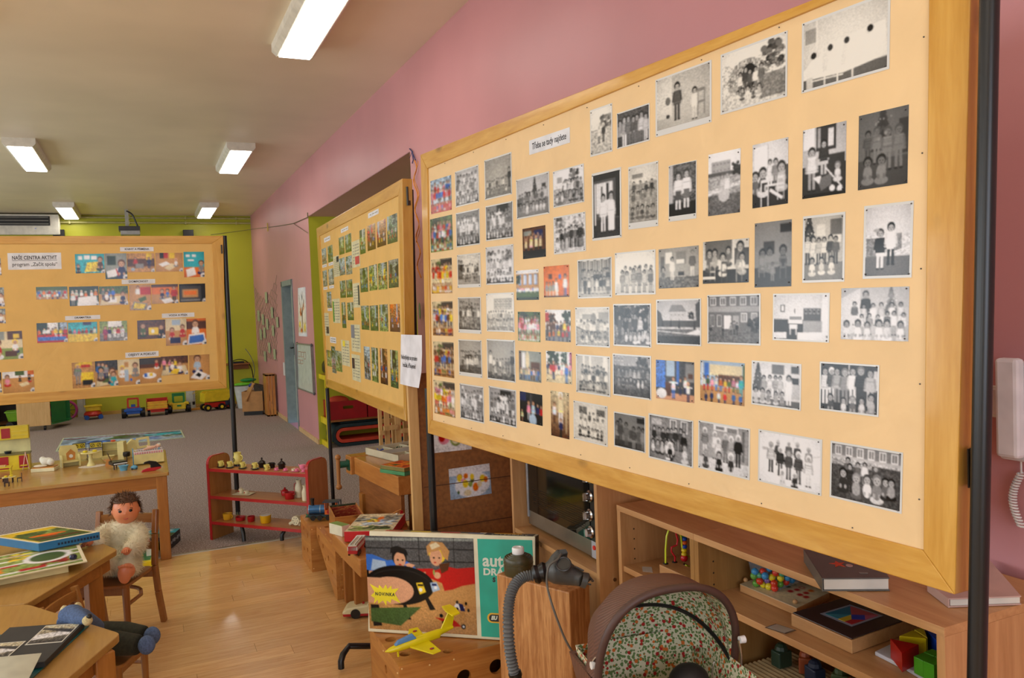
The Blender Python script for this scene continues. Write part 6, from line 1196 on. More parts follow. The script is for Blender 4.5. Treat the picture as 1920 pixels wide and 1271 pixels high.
for px, r, h, m_, hd_, lb in ((427, .032, .042, pn((224, 172, 40), .35, name='toy_amber'), 1, 'amber yellow toy mug on the lower shelf'), (451, .034, .026, RP, 0, 'shallow red toy bowl on the lower shelf'), (471, .026, .036, RP, 0, 'red toy beaker with rim on the lower shelf'), (498, .037, .052, pn((220, 170, 20), .35, name='toy_deep_yellow'), 0, 'large yellow toy cup with white inside on the lower shelf')):
    p = sh(px, 972, SZ[0], .08); c = thing('toy_mug', lb, 'cup', (p.x, p.y, SZ[0]), ang, 'cups on the lower shelf'); cup_m(r, h).bl('body', m_, c, True)
    if hd_: handle_m(r, h, .003).bl('handle', m_, c, True)
    if px > 480: MB().lathe((0, 0, .006), [(0, 0), (r * .76, 0), (r * .895, h - .0055)], 20).bl('lining', WHITE, c, True)
p = sh(556, 972, SZ[0], .07); c = thing('toy_hairdryer', 'ivory toy hairdryer lying on the lower shelf', 'toy', (p.x, p.y, SZ[0] + .002), ang)
m = MB().cyl((.0, .012, .036), (.0, -.014, .036), .030, n=24).tube([(-.01, 0, .03), (-.055, 0, -.0 + .008)], [.014, .011], 14); m.bl('body', WC, c, True)
MB().tube([(.015, 0, .03), (.045, 0, .035), (.05, 0, .03)], [.010, .009, .010], 12).bl('nozzle', WC, c, True)
m = MB()
for k in range(6): a = k * PI / 3; m.cyl((.018 * cos(a), -.0142, .036 + .018 * sin(a)), (.018 * cos(a), -.015, .036 + .018 * sin(a)), .003, n=8)
m.bl('vent', DKB, c); MB().cbox((.022, 0, .012), (.014, .012, .020)).bl('grip', WC, c, bevel=.002)
OP = {a: oldpine(a) for a in 'XYZ'}
DOW = pn((226, 186, 120), .5, name='dowel')
def perf_box(name, label, x0, y0, z1, dx, dy, dz, holes, dowels=(), lower=None):
    """hollow block of pine plates; holes: dict face -> [(u, v, r)] measured from the near left lower corner of the face"""
    t = thing(name, label, 'block', (x0, y0, z1 - dz), 0, 'perforated pine building blocks'); th = .018
    faces = {'front': (V(x0, y0 + th, z1 - dz), (1, 0, 0), (0, 0, 1), dx, dz - th, 'X', -1), 'left': (V(x0, y0 + th, z1 - dz), (0, 1, 0), (0, 0, 1), dy - 2 * th, dz - th, 'Y', 1), 'top': (V(x0, y0, z1 - th), (1, 0, 0), (0, 1, 0), dx, dy, 'X', 1),
             'right': (V(x0 + dx - th, y0 + th, z1 - dz), (0, 1, 0), (0, 0, 1), dy - 2 * th, dz - th, 'Y', 1), 'back': (V(x0, y0 + dy, z1 - dz), (1, 0, 0), (0, 0, 1), dx, dz - th, 'X', -1)}
    for k, (p, u, v, a, b, ax, sg) in faces.items():
        hs = [circle(q[0], q[1], q[2], 20) for q in holes.get(k, ())]
        e = .0 if k in ('front', 'back') else (.0005 if k == 'top' else .0)
        rim = [(0, 0), (a, 0), (a, b), (0, b)]
        if lower and k in lower: rim = lower[k]
        mm = curve_mesh([rim] + hs, th, basis(p, u, v)); mm.B('panel', OP[ax], t, bevel=.003)
    m = MB()
    for x, y, z in dowels: m.ball((x, y, z), .0035, 8, 5)
    if dowels: m.B('dowel', DOW, t)['kind'] = 'stuff'
    return t
g = PZ(585.5, 1073, 0); B1x, B1y = g.x, g.y
perf_box('perforated_block', 'far perforated pine block carrying the toy locomotive', B1x, B1y, .265, .32, .32, .265,
         {'left': [(.08, .19, .016), (.2, .21, .013), (.1, .10, .015), (.22, .08, .013), (.05, .05, .01)], 'front': [(.09, .10, .022), (.2, .17, .02)], 'top': [(.06, .2, .018)]}, [(B1x + .01, B1y + .001, .25), (B1x + .01, B1y + .001, .13), (B1x + .01, B1y + .001, .02)])
wx, wy = PZ(633, 1125, 0).xy; L_ = .51
lowr = {'left': [(0, 0), (.06, 0), (L_, .215), (L_, .255), (0, .255)]}
t = thing('wedge_block', 'long wedge-shaped perforated pine block leading up to the far block', 'block', (wx, wy, 0), 0, 'perforated pine building blocks')
hs = [(.10, .12, .012), (.19, .17, .016), (.33, .20, .013), (.45, .215, .02), (.28, .14, .010)]
for xx in (wx, wx + .22): curve_mesh([lowr['left']] + [circle(*h, 18) for h in hs[:5 if xx == wx else 2]], .018, basis(V(xx, wy, 0), (0, 1, 0), (0, 0, 1))).B('side_panel', OP['Y'], t, bevel=.002)
curve_mesh([[(0, 0), (.24, 0), (.24, L_), (0, L_)], circle(.06, .46, .022, 18), circle(.08, .30, .022, 18), circle(.15, .12, .015, 14)], .016, basis(V(wx, wy, .255), (1, 0, 0), (0, 1, 0))).B('top_panel', OP['Y'], t, bevel=.003)
MB().box((wx + .018, wy, 0), (wx + .22, wy + .018, .255)).B('end_panel', OP['X'], t, bevel=.002)
m = MB()
for y in (.03, .16, .3, .45): m.ball((wx + .012, wy + y, .2712), .003, 8, 5)
for z in (.05, .13, .22): m.ball((wx + .03, wy - .0005, z), .003, 8, 5)
m.B('dowel', DOW, t)['kind'] = 'stuff'
bt = .372; q0, q1 = PZ(618.5, 995, bt), PZ(674, 1049, bt); yv = (q0 - q1).normalized(); xv = V(yv.y, -yv.x, 0); th = math.atan2(xv.y, xv.x)
t = thing('low_bench', 'thick low wooden bench with rounded corner carrying boxes and a fire engine', 'bench', (q1.x, q1.y, 0), th); L2 = (q0 - q1).length
MB().prism(rrect(0, 0, .36, L2, .04, 5, (0, 1, 0, 0)), (0, 0, bt - .085), (1, 0, 0), (0, 1, 0), .085).bl('seat', wood('bench_beech', (168, 104, 44), (192, 130, 64), 'Y', .32, .9, 0, .3), t, bevel=.006)
for y in (.30, L2 - .06): MB().box((.05, y, 0), (.33, y + .035, bt - .085)).bl('leg', wood('bench_leg_beech', (160, 100, 44), (182, 122, 60), 'Z', .35, .9), t, bevel=.003)
ax_, ay = PZ(748, 1250, .28).xy
perf_box('perforated_block', 'perforated pine block at the bottom under the yellow toy aeroplane', ax_, ay, .28, .54, .40, .28,
         {'front': [(.12, .16, .022), (.235, .19, .027), (.36, .20, .027), (.46, .19, .024), (.3, .08, .02)], 'left': [(.16, .20, .016), (.06, .12, .014), (.26, .1, .015)], 'top': [(.04, .24, .022), (.05, .09, .021), (.19, .035, .018), (.45, .1, .02)]},
         [(ax_ + .01, ay - .0, .27), (ax_ + .20, ay + .0, .262), (ax_ + .46, ay, .262), (ax_ + .11, ay - .0, .262), (ax_, ay + .02, .25), (ax_, ay + .2, .26)])
Bz = .283; BL, BR = PZ(690, 1184, Bz), PZ(1005, 1205, Bz); ud = (BR - BL).normalized(); nb = V(-ud.y, ud.x, 0); lean = rad(8)
vd = (V(0, 0, 1) * cos(lean) + nb * sin(lean)); nf = (ud.cross(vd)).normalized()
def onb(px, py, off=0.0): return PP(px, py, np.array(BL) + np.array(nf) * off, nf)
TLb = onb(680, 995); Hh = (TLb - BL).dot(vd); Wb = (BR - BL).length; TH = .058
Mb = basis(BL, ud, vd)
t = thing('board_game_box', 'large upright slot-car game box with two boys and a black track on its front', 'game', tuple(BL + ud * Wb / 2))
CARD = pn((222, 214, 182), .4, name='cream_card'); BKC = pn((22, 22, 22), .35, name='black_card')
MB(Mb).box((0, 0, -TH), (Wb, Hh, 0)).B('box', CARD, t, bevel=.003)
def F2(px, py): p = onb(px, py) - BL; return p.dot(ud), p.dot(vd)
def quad2(pts, z): return [BL + ud * a + vd * b + nf * z for a, b in (F2(*p) for p in pts)]
pic = [(684.5, 1004), (887.5, 1009.5), (895, 1191), (693.5, 1178)]
ART = ('bg d;gr 3 2;re 0 0 1 .36 3;po h 0 .02 1 .0 1 .03 0 .05;li 0 .13 1 .12 .012 1;li 0 .27 1 .25 .012 1;li .25 .0 .25 .36 .008 1;li .5 0 .5 .3 .008 1;li .82 0 .82 .36 .008 1;tx 0 .36 .25 6;'
 'fl .36 s;po t 0 .5 1 .42 1 1 0 1;tx .4 1 .10 5;po r .42 .34 .62 .33 .66 .36 .42 .38;'
 'po b .0 .2 .06 .2 .2 .26 .35 .24 .44 .3 .5 .4 .42 .38 .3 .36 .0 .38;po a .06 .25 .18 .27 .2 .37 .04 .37;'
 'el .315 .215 .085 .105 k;el .318 .25 .068 .085 s;po k .23 .18 .3 .17 .4 .2 .38 .14 .3 .1 .24 .12;el .30 .25 .012 .009 k;el .345 .252 .012 .009 k;el .32 .3 .018 .006 r;po s .4 .28 .46 .3 .42 .34 .36 .3;'
 'po r .62 .36 .74 .3 .84 .32 1 .3 1 .47 .88 .5 .8 .54 .72 .56 .7 .48 .56 .42;po r .56 .33 .62 .36 .62 .44 .55 .42;'
 'el .67 .16 .1 .115 y;el .655 .21 .072 .09 s;po t .57 .1 .62 .04 .72 .05 .78 .14 .76 .24 .72 .2 .7 .13 .6 .16 .58 .2;po u .6 .08 .66 .05 .7 .09 .62 .13;el .635 .215 .011 .009 k;el .685 .215 .010 .009 k;el .645 .265 .015 .006 r;po n .68 .28 .78 .26 .76 .34 .7 .38;el .66 .4 .04 .035 s;el .63 .37 .012 .03 l;'
 'el .3 .52 .41 .21 0;el .3 .53 .375 .18 1;el .3 .535 .37 .175 0;el .22 .58 .27 .145 s;po s 0 .45 .25 .45 .25 .72 0 .72;re 0 .37 .02 .45 0;'
 'po 0 .02 .74 .1 .74 .12 .96 .04 .97;po 0 .33 .73 .36 .72 .4 .88 .35 .88;po 0 .54 .66 .57 .64 .63 .76 .58 .77;po g .02 .78 .5 .74 .3 .95 .02 .92;tx .74 1 .25 4;'
 'po y .46 .49 .52 .48 .55 .58 .49 .61;re .475 .5 .525 .52 k;el .5 .56 .02 .02 w;po a .59 .48 .65 .47 .68 .55 .61 .58;re .605 .49 .65 .51 B;el .64 .53 .02 .018 w;'
 'po w .82 .68 .9 .72 .88 .76 .8 .72;el .83 .67 .014 .018 0;el .91 .68 .014 .018 0;el .83 .74 .014 .018 0;el .93 .75 .014 .018 0;po B .84 .68 .88 .69 .9 .76 .86 .76;'
 'po r .62 .84 .8 .86 .86 .92 .78 .93;el .68 .82 .022 .02 0;el .88 .92 .026 .026 0;el .7 .89 .02 .02 0;el .88 .92 .012 .012 w')
printed('front_picture', quad2(pic, 0), 190, 160, ART, 12, t, PHOTOM, lift=.0008)
TEAL = pn((28, 166, 142), .3, name='teal_print')
q = quad2([(895, 1010), (998, 1012.5), (1004.5, 1199), (903, 1193)], 0); MB().hexa([p + nf * .0004 for p in q], [p + nf * .0010 for p in q]).B('teal_panel', TEAL, t)
def at_b(px, py, z=.0012): a, b = F2(px, py); return Mb @ Matrix.Translation((a, b, z))
star = []
for i, r in enumerate([(282, 515), (345, 548), (350, 522), (378, 552), (398, 520), (410, 553), (438, 528), (440, 555), (492, 548), (462, 585), (505, 655), (440, 625), (432, 655), (405, 635), (402, 675), (378, 635), (345, 660), (340, 630), (312, 660), (318, 620), (290, 600), (318, 575)]):
    star.append(F2(620 + r[0] / 3.84, 960 + r[1] / 3.84))
curve_mesh([star], .0005, Mb @ Matrix.Translation((0, 0, .0010))).B('star_print', pn((232, 214, 20), .35), t)
text_mb('NOVINKA', .017, at_b(722, 1114, .0017), bold=.0006, space=1.25, sx=.88).B('printed_text', BKC, t)
WT = pn((214, 222, 206), .35, name='white_print')
text_mb('auto', .062, at_b(905, 1051), 'LEFT', bold=.0016).B('printed_text', WT, t); text_mb('DR\u00c1HA', .034, at_b(906, 1072), 'LEFT', bold=.0012, sx=1.15).B('printed_text', WT, t); text_mb('S', .022, at_b(924, 1087), 'LEFT', bold=.0014).B('printed_text', BKC, t)
a, b = F2(936, 1159); curve_mesh([rrect(a - .045, b - .0175, a + .045, b + .0175, .0170, 6)], .0004, Mb @ Matrix.Translation((0, 0, .0010))).B('logo', pn((226, 176, 40), .35), t)
curve_mesh([rrect(a - .038, b - .0125, a + .038, b + .0125, .0120, 6)], .0004, Mb @ Matrix.Translation((0, 0, .0014))).B('logo', BKC, t); text_mb('EU', .018, Mb @ Matrix.Translation((a - .03, b, .0018)), 'LEFT', bold=.0012, shear=.2).B('printed_text', WT, t)
Mt = basis(BL + vd * Hh, ud, -nf)                       # top face: y runs to the back
fr_ = Wb
def topq(x0, y0, x1, y1, mat, z=.0006, nm='top_print'): MB(Mt).box((x0 * Wb, y0 * TH, z - .0005), (x1 * Wb, y1 * TH, z)).B(nm, mat, t)
topq(.10, .42, .66, .86, pn((44, 44, 34), .4)); topq(.70, .02, .985, .92, BKC)
for x0, x1, c in ((.09, .20, (190, 60, 50)), (.25, .37, (214, 190, 40)), (.43, .55, (190, 70, 50)), (.60, .69, (60, 90, 140))): topq(x0, .30, x1, .62, pn(c, .4), .0009)
text_mb('AUTODR\u00c1HA', .017, Mt @ Matrix.Translation((Wb * .845, TH * .30, .0008)) @ Matrix.Rotation(PI, 4, 'Z'), bold=.0006, space=1.5).B('printed_text', WT, t)
curve_mesh([rrect(Wb * .745, TH * .55, Wb * .91, TH * .88, TH * .15, 5)], .0004, Mt @ Matrix.Translation((0, 0, .0006))).B('logo', pn((206, 150, 30), .4), t)
MB(Mb).box((Wb - .0002, .002, -TH + .001), (Wb + .0008, Hh - .001, -.001)).B('end_panel', BKC, t)
AY = pn((228, 210, 20), .28, name='yellow_toy_plastic'); N0, T0 = PZ(722, 1222, .315), PZ(850, 1182, .335)
ad = (T0 - N0).normalized(); aL = (T0 - N0).length; Ma = basis(N0, ad, V(0, 0, 1).cross(ad)); ctr = N0.lerp(T0, .5)
t = thing('toy_aeroplane', 'yellow plastic toy aeroplane with blue cockpit lying on the front block', 'toy', (ctr.x, ctr.y, .283))
m = MB(Ma); secs = [(0, .002, .0), (.02, .010, .0), (.06, .016, .002), (.12, .018, .004), (.2, .017, .006), (aL * .8, .012, .010), (aL, .006, .014)]
n = 14; vs = []
for x, r, z in secs:
    for j in range(n): a = 2 * PI * j / n; vs.append((x, r * cos(a), z + r * .95 * sin(a)))
m.add(vs, [(i * n + j, i * n + (j + 1) % n, (i + 1) * n + (j + 1) % n, (i + 1) * n + j) for i in range(len(secs) - 1) for j in range(n)] + [tuple((len(secs) - 1) * n + j for j in range(n))]); m.B('fuselage', AY, t, True)
WX = aL * .46
MB(Ma).add([(WX - .035, .01, -.008), (WX + .04, .01, -.008), (WX + .045, .12, -.004), (WX + .012, .125, -.004), (WX - .035, .01, -.001), (WX + .04, .01, -.001), (WX + .045, .12, .0), (WX + .012, .125, .0)], [(0, 3, 2, 1), (4, 5, 6, 7), (0, 1, 5, 4), (1, 2, 6, 5), (2, 3, 7, 6), (3, 0, 4, 7)]).B('wing', AY, t, bevel=.002)
MB(Ma).add([(WX - .035, -.01, -.008), (WX + .04, -.01, -.008), (WX + .045, -.12, -.004), (WX + .012, -.125, -.004), (WX - .035, -.01, -.001), (WX + .04, -.01, -.001), (WX + .045, -.12, .0), (WX + .012, -.125, .0)], [(0, 1, 2, 3), (4, 7, 6, 5), (0, 4, 5, 1), (1, 5, 6, 2), (2, 6, 7, 3), (3, 7, 4, 0)]).B('wing', AY, t, bevel=.002)
MB(Ma).prism([(aL * .80, .012), (aL * .98, .01), (aL * 1.06, .075), (aL * .96, .075)], (0, .0035, 0), (1, 0, 0), (0, 0, 1), .007).B('fin', AY, t, bevel=.001)
MB(Ma).prism([(aL * .94, -.052), (aL * 1.06, -.048), (aL * 1.08, 0), (aL * 1.06, .048), (aL * .94, .052), (aL * .92, 0)], (0, 0, .074), (1, 0, 0), (0, 1, 0), .005).B('tailplane', AY, t, bevel=.001)
MB(Ma).add([(.035, -.010, .012), (.115, -.013, .018), (.115, .013, .018), (.035, .010, .012), (.05, -.006, .026), (.105, -.009, .034), (.105, .009, .034), (.05, .006, .026)], [(0, 3, 2, 1), (4, 5, 6, 7), (0, 1, 5, 4), (1, 2, 6, 5), (2, 3, 7, 6), (3, 0, 4, 7)]).B('cockpit', pn((84, 136, 190), .2), t, bevel=.002)
MB(Ma).tube([(.045, 0, -.012), (.045, 0, -.031)], .004, 8).tube([(.15, .03, -.008), (.15, .032, -.031)], .004, 8).tube([(.15, -.03, -.008), (.15, -.032, -.031)], .004, 8).B('landing_gear', AY, t)
for s_ in (-1, 1):
    MB(Ma).lathe((WX + .022, s_ * .088, .0012), [(0, 0), (.007, 0), (.007, .0006), (0, .0006)], 14).B('roundel', pn((170, 40, 40), .4), t); MB(Ma).add([(WX + .022, s_ * .088, .002), (WX + .030, s_ * .088 - .004, .002), (WX + .030, s_ * .088 + .004, .002)], [(0, 1, 2)]).B('roundel', pn((40, 60, 140), .4), t)
mz = .62; P1, P2_, P3_ = PZ(931, 1076, mz), PZ(1067, 1111, mz), PZ(1098, 1096, mz); e1 = P2_ - P1; e2 = P3_ - P2_; e2 = e2 - e1 * (e2.dot(e1) / e1.length_squared); e2 = e2.normalized() * .105
GRP = wood('rough_pine_beam', (154, 98, 50), (208, 154, 96), 'Z', .5, 2.2, .9)
tb = thing('timber_block', 'upright rough pine beam with knots standing under the gas mask', 'block', tuple((P1 + P2_ + e2) / 2 * 1.0)); tb.location.z = 0
q = [P1, P2_, P2_ + e2, P1 + e2]; MB().hexa([V(p.x, p.y, 0) for p in q], q).B('beam', GRP, tb, bevel=.004)
RUB = pn((74, 76, 74), .38, name='grey_rubber'); OLV = pn((66, 62, 36), .35, name='olive_metal')
t = thing('gas_mask', 'grey rubber gas mask with corrugated hose and olive filter lying on the pine beam', 'mask', tuple((P1 + P2_ + e2) / 2)); t.location.z = mz
fc2 = PZ(970, 1077, mz) ; fc2 = fc2 + e2.normalized() * .008
MB().lathe(fc2 + V(0, 0, .001), [(0, 0), (.046, 0), (.048, .004), (.048, .036), (.0492, .037), (.0492, .039), (.048, .040), (.048, .052), (.044, .058), (.040, .057), (.038, .061), (.034, .060), (.032, .064), (.027, .063), (.025, .067), (0, .067)], 40).B('filter_canister', OLV, t, True)
MB().lathe(fc2 + V(0, 0, .068), [(0, 0), (.019, 0), (.020, .003), (.020, .018), (.018, .021), (.010, .0215), (.009, .019), (0, .019)], 30).B('screw_cap', pn((232, 232, 230), .4), t, True)
dF = (fc2 - CAM_V).length if 'CAM_V' in globals() else 2.5
def gm(px, py, dep):                                    # point at a chosen depth along the view axis
    r = D(px, py); return Vc(CAM + r * dep)
dm = 2.36
conn = [gm(1000, 1079, dm), gm(1006, 1077, dm), gm(1012, 1075, dm), gm(1019, 1073, dm), gm(1024, 1073, dm)]
MB().tube(conn, [.022, .028, .024, .030, .026], 22).B('connector', BLACK, t, True)
hp = bez(gm(1000, 1079, dm), gm(962, 1078, dm), gm(952, 1115, dm - .05), gm(953, 1165, dm - .07), 22)[:-1] + bez(gm(953, 1165, dm - .07), gm(953, 1205, dm - .08), gm(957, 1235, dm - .08), gm(965, 1262, dm - .08), 14)
fine = []; 
for a, b in zip(hp, hp[1:]): fine += [a.lerp(b, k / 4) for k in range(4)]
fine.append(hp[-1]); MB().tube(fine, [.0150 + .0021 * sin(i * PI / 2 + .4) for i in range(len(fine))], 18).B('hose', pn((92, 94, 94), .45, name='hose_rubber'), t, True)
MB().tube([hp[-1] + V(0, 0, .002), hp[-1] + V(.003, 0, -.008), hp[-1] + V(.004, 0, -.012), hp[-1] + V(.008, 0, -.05)], [.019, .019, .016, .016], 20).B('connector', BLACK, t, True)
m = MB().tube([gm(1020, 1073, dm), gm(1038, 1068, dm), gm(1060, 1074, dm), gm(1082, 1083, dm - .01), gm(1093, 1087, dm - .02)], [.020, .040, .036, .024, .020], 22)
m.tube([gm(1045, 1066, dm), gm(1049, 1046, dm + .01), gm(1054, 1034, dm + .01)], [.036, .026, .016], 18).ball(gm(1056, 1062, dm - .015), .026, 16, 10)
o = m.B('face_piece', RUB, t, True); remesh(o, .0035, 5)
MB().tube([gm(1090, 1086, dm - .03), gm(1100, 1089, dm - .03), gm(1101, 1089.5, dm - .03)], [.021, .023, .018], 20, False).B('mask_opening', RUB, t, True)
en = (CAM_ := Vc(CAM)) - gm(1057, 1058, dm); en.normalize(); en = (en + V(0, 0, .55)).normalized(); eu = en.cross(V(0, 0, 1)).normalized(); ev = eu.cross(en)
ec = gm(1056.5, 1057.5, dm - .050); MB().torus(ec, .020, .0035, eu, ev, 28, 8).B('eyepiece', pn((52, 54, 54), .25), t, True); MB(basis(ec, eu, ev)).lathe((0, 0, -.001), [(0, 0), (.019, 0), (.015, .003), (0, .005)], 24).B('eye_lens', pn((64, 68, 66), .08), t, True)
o = MB().hexa([gm(*p, dm - .012) for p in ((1047, 1037), (1059, 1034), (1064, 1041), (1052, 1046))], [gm(*p, dm - .022) for p in ((1049, 1030), (1061, 1029), (1065, 1036), (1052, 1041))]).B('strap', RUB, t, bevel=.001)
for a, b in (((1078, 1062), (1094, 1070)), ((1086, 1076), (1104, 1080)), ((1090, 1092), (1108, 1096)), ((1093, 1098), (1106, 1086)), ((1100, 1076), (1112, 1090))): MB().beam(gm(*a, dm - .02), gm(*b, dm - .02), .010, .004, (.3, .3, .9)).B('strap', RUB, t)
cp = [gm(1052, 1038, dm - .03), gm(1046, 1048, dm - .05), gm(1031, 1059, dm - .06), gm(1026, 1075, dm - .065), gm(1026, 1098, dm - .09), gm(1034, 1130, dm - .13), gm(1048, 1170, dm - .14), gm(1062, 1203, dm - .14), gm(1078, 1226, dm - .13), gm(1100, 1233, dm - .10)]
fine = []
for i in range(len(cp) - 1):
    a, b, c, d = cp[max(i - 1, 0)], cp[i], cp[i + 1], cp[min(i + 2, len(cp) - 1)]
    for k in range(5): s_ = k / 5; fine.append(.5 * ((2 * b) + (c - a) * s_ + (2 * a - 5 * b + 4 * c - d) * s_ * s_ + (3 * b - a - 3 * c + d) * s_ ** 3))
MB().tube(fine, .0032, 8).B('cord', pn((96, 92, 84), .5), t, True)
z0 = .271; p = PZ(617, 964, .31)
lm = thing('toy_locomotive', 'small blue toy steam locomotive with black chimney and orange cab', 'toy', (p.x - .02, p.y + .05, .272), -.42)
MB().tube([(-.085, 0, .062), (.01, 0, .062)], .026, 20).bl('boiler', pn((60, 110, 160), .2, .4), lm, True); MB().tube([(-.088, 0, .062), (-.083, 0, .062)], .0275, 20).tube([(-.02, 0, .062), (-.015, 0, .062)], .027, 20).bl('band', pn((150, 180, 200), .2, .6), lm, True)
MB().tube([(-.065, 0, .085), (-.065, 0, .105), (-.065, 0, .128)], [.009, .009, .013], 14).bl('chimney', BLACK, lm, True)
MB().box((-.09, -.022, .022), (.085, .022, .034)).bl('chassis', pn((36, 60, 70), .4), lm)
for x in (-.06, -.02, .03, .07):
    for s_ in (-1, 1): MB().cyl((x, s_ * .024, .016), (x, s_ * .030, .016), .0155, n=16).bl('wheel', BLACK, lm, True)
c_ = MB().box((.01, -.026, .034), (.014, .026, .105)).box((.075, -.026, .034), (.079, .026, .105)).box((.01, -.026, .034), (.079, -.022, .06)).box((.01, .022, .034), (.079, .026, .06)); c_.bl('cab', pn((226, 110, 40), .35), lm)
MB().box((-.0, -.034, .105), (.10, .034, .110)).box((.094, -.034, .07), (.10, -.030, .106)).box((.094, .03, .07), (.10, .034, .106)).bl('roof', pn((46, 60, 74), .3), lm); MB().cyl((.035, -.03, .05), (.035, -.024, .05), .012, n=14).bl('emblem', pn((170, 30, 34), .4), lm)
p = PZ(582, 970, .272); t = thing('toy_frog', 'small dark green toy frog at the corner of the far block', 'toy', tuple(p), .5); m = MB().ball((0, 0, .012), .018, 12, 8, (1.1, .8, .7)).ball((-.018, 0, .014), .011)
for s_ in (-1, 1): m.ball((-.022, s_ * .007, .022), .005, 8, 6).tube([(.012, s_ * .010, .008), (.004, s_ * .026, .006), (.022, s_ * .030, .003)], .005, 8).tube([(-.012, s_ * .010, .008), (-.02, s_ * .022, .003)], .004, 8)
o = m.bl('body', pn((30, 92, 50), .35), t, True); remesh(o, .002, 1)
p = PZ(603, 969, .272); t = thing('toy_frog', 'flat bright green toy frog beside the locomotive', 'toy', tuple(p), -.3); m = MB().ball((0, 0, .007), .02, 12, 8, (1.1, .8, .4)).ball((.02, 0, .010), .01)
for s_ in (-1, 1): m.tube([(-.012, s_ * .008, .005), (-.02, s_ * .026, .004), (-.032, s_ * .026, .002)], .004, 8).tube([(.012, s_ * .010, .005), (.022, s_ * .024, .002)], .0035, 8)
o = m.bl('body', pn((40, 150, 60), .35), t, True); remesh(o, .002, 1)
ct = .385; c0, c1, c2_ = PZ(616, 948, ct), PZ(668, 942, ct), PZ(689, 963, ct); cu = c1 - c0; cv2 = c2_ - c1; cv2 = cv2 - cu * (cv2.dot(cu) / cu.length_squared); cv2 = cv2.normalized() * .30
t = thing('wooden_crate', 'old small wooden crate with worn red inside and green rim behind the red puzzle box', 'crate', tuple(V((c0 + cu / 2).x, (c0 + cu / 2).y, .272))); hc_ = .113
q = [c0, c1, c1 + cv2, c0 + cv2]; c_ = sum(q, Vc()) / 4
s = NT('worn_red_paint'); n_ = s.noise(s.coords((8, 8, 30)), 6.0, 4, .6); s.color(s.ramp(n_, [(.4, (126, 40, 24)), (.52, (150, 60, 30)), (.62, (176, 118, 60))])); WRED = s.fin(.6, .3)
s = NT('worn_green_paint'); n_ = s.noise(s.coords((8, 8, 30)), 6.0, 4, .6); s.color(s.ramp(n_, [(.45, (34, 46, 26)), (.6, (60, 66, 34)), (.72, (130, 110, 60))])); WGRN = s.fin(.55, .3)
for i in range(4):
    a, b = q[i], q[(i + 1) % 4]; a2, b2_ = a.lerp(c_, .07), b.lerp(c_, .07); k = V(0, 0, hc_)
    MB().hexa([a - k, b - k, b2_ - k, a2 - k], [a, b, b2_, a2]).B('side_board', WGRN if i == 0 else OP['X'], t)
    a3, b3_ = a2.lerp(c_, .004), b2_.lerp(c_, .004); MB().hexa([a2 - k * .95, b2_ - k * .95, b3_ - k * .95, a3 - k * .95], [a2 - k * .08, b2_ - k * .08, b3_ - k * .08, a3 - k * .08]).B('lining', WRED, t)
MB().hexa([p - V(0, 0, hc_) for p in q], [p - V(0, 0, hc_ - .006) for p in q]).B('bottom_board', OP['Y'], t)
zt = bt + .055; f0, f1 = PZ(645, 997, zt), PZ(675.5, 964, zt); vv = f1 - f0; uu = V(vv.y, -vv.x, 0).normalized() * .24
t = thing('puzzle_box', 'red-edged puzzle box with cartoon animal picture behind the slot-car box', 'game', (f0.x, f0.y, bt + .002)); q = [f1, f1 + uu, f0 + uu, f0]
slab('box', pn((196, 30, 34), .4), q, .050, t); printed('lid_picture', [p.lerp(sum(q, Vc()) / 4, .015) for p in q], 60, 44, 'bg u;tx 0 1 .25 6;tr .25 .3 .14 h;tr .7 .5 .16 a;tr .8 .25 .12 h;el .55 .28 .05 .09 o;el .5 .45 .06 .06 o;tr .4 .4 .08 y;tr .2 .82 .1 l;tr .5 .8 .1 g;tr .8 .85 .12 g;re .1 .9 .95 .96 l;tr .35 .6 .09 a', 21, t)
p = PZ(650, 990, bt + .001); p = f0 + vv * .35 - uu * .09; t = thing('game_box', 'small white and green box peeping out left of the red puzzle box', 'box', (p.x, p.y, bt + .001)); 
MB(TR(p.x, p.y + .03, bt + .001, .4)).box((-.03, -.02, 0), (.018, .09, .052)).B('box', pn((222, 218, 190), .5), t); MB(TR(p.x, p.y + .03, bt + .053, .4)).box((-.028, -.018, 0), (.016, .088, .0008)).B('lid_print', pn((120, 150, 70), .5), t)
p = PZ(673, 1036, bt); t = thing('toy_fire_engine', 'small white and red toy fire engine half behind the slot-car box', 'toy', (p.x + .004, p.y + .03, bt + .001), rad(62))
MB().box((-.10, -.022, .014), (.03, .022, .05)).bl('rear_body', pn((176, 30, 34), .3), t, bevel=.002); MB().box((-.10, -.0228, .030), (.03, .0228, .046)).bl('stripe', pn((226, 222, 214), .4), t)
MB().box((-.10, -.020, .05), (.03, .020, .056)).bl('ladder_deck', pn((196, 190, 170), .5), t)
for y in (-.010, .010): MB().box((-.10, y - .0015, .056), (.04, y + .0015, .061)).bl('ladder_rail', WHITE, t)
MB().box((.032, -.022, .014), (.07, .022, .034)).bl('cab', pn((176, 30, 34), .3), t, bevel=.002); MB().prism([(.032, .034), (.072, .034), (.066, .056), (.032, .056)], (0, .021, 0), (1, 0, 0), (0, 0, 1), .042).bl('cab_roof', WHITE, t)
MB().box((.068, -.018, .037), (.0725, .018, .052)).bl('windscreen', pn((30, 36, 46), .1), t); MB().box((.069, -.02, .018), (.0722, .02, .026)).bl('grille', WHITE, t)
for x in (-.075, -.05, .05):
    for y in (-.022, .022): MB().cyl((x, y - .003, .012), (x, y + .003, .012), .012, n=14).bl('wheel', BLACK, t, True)
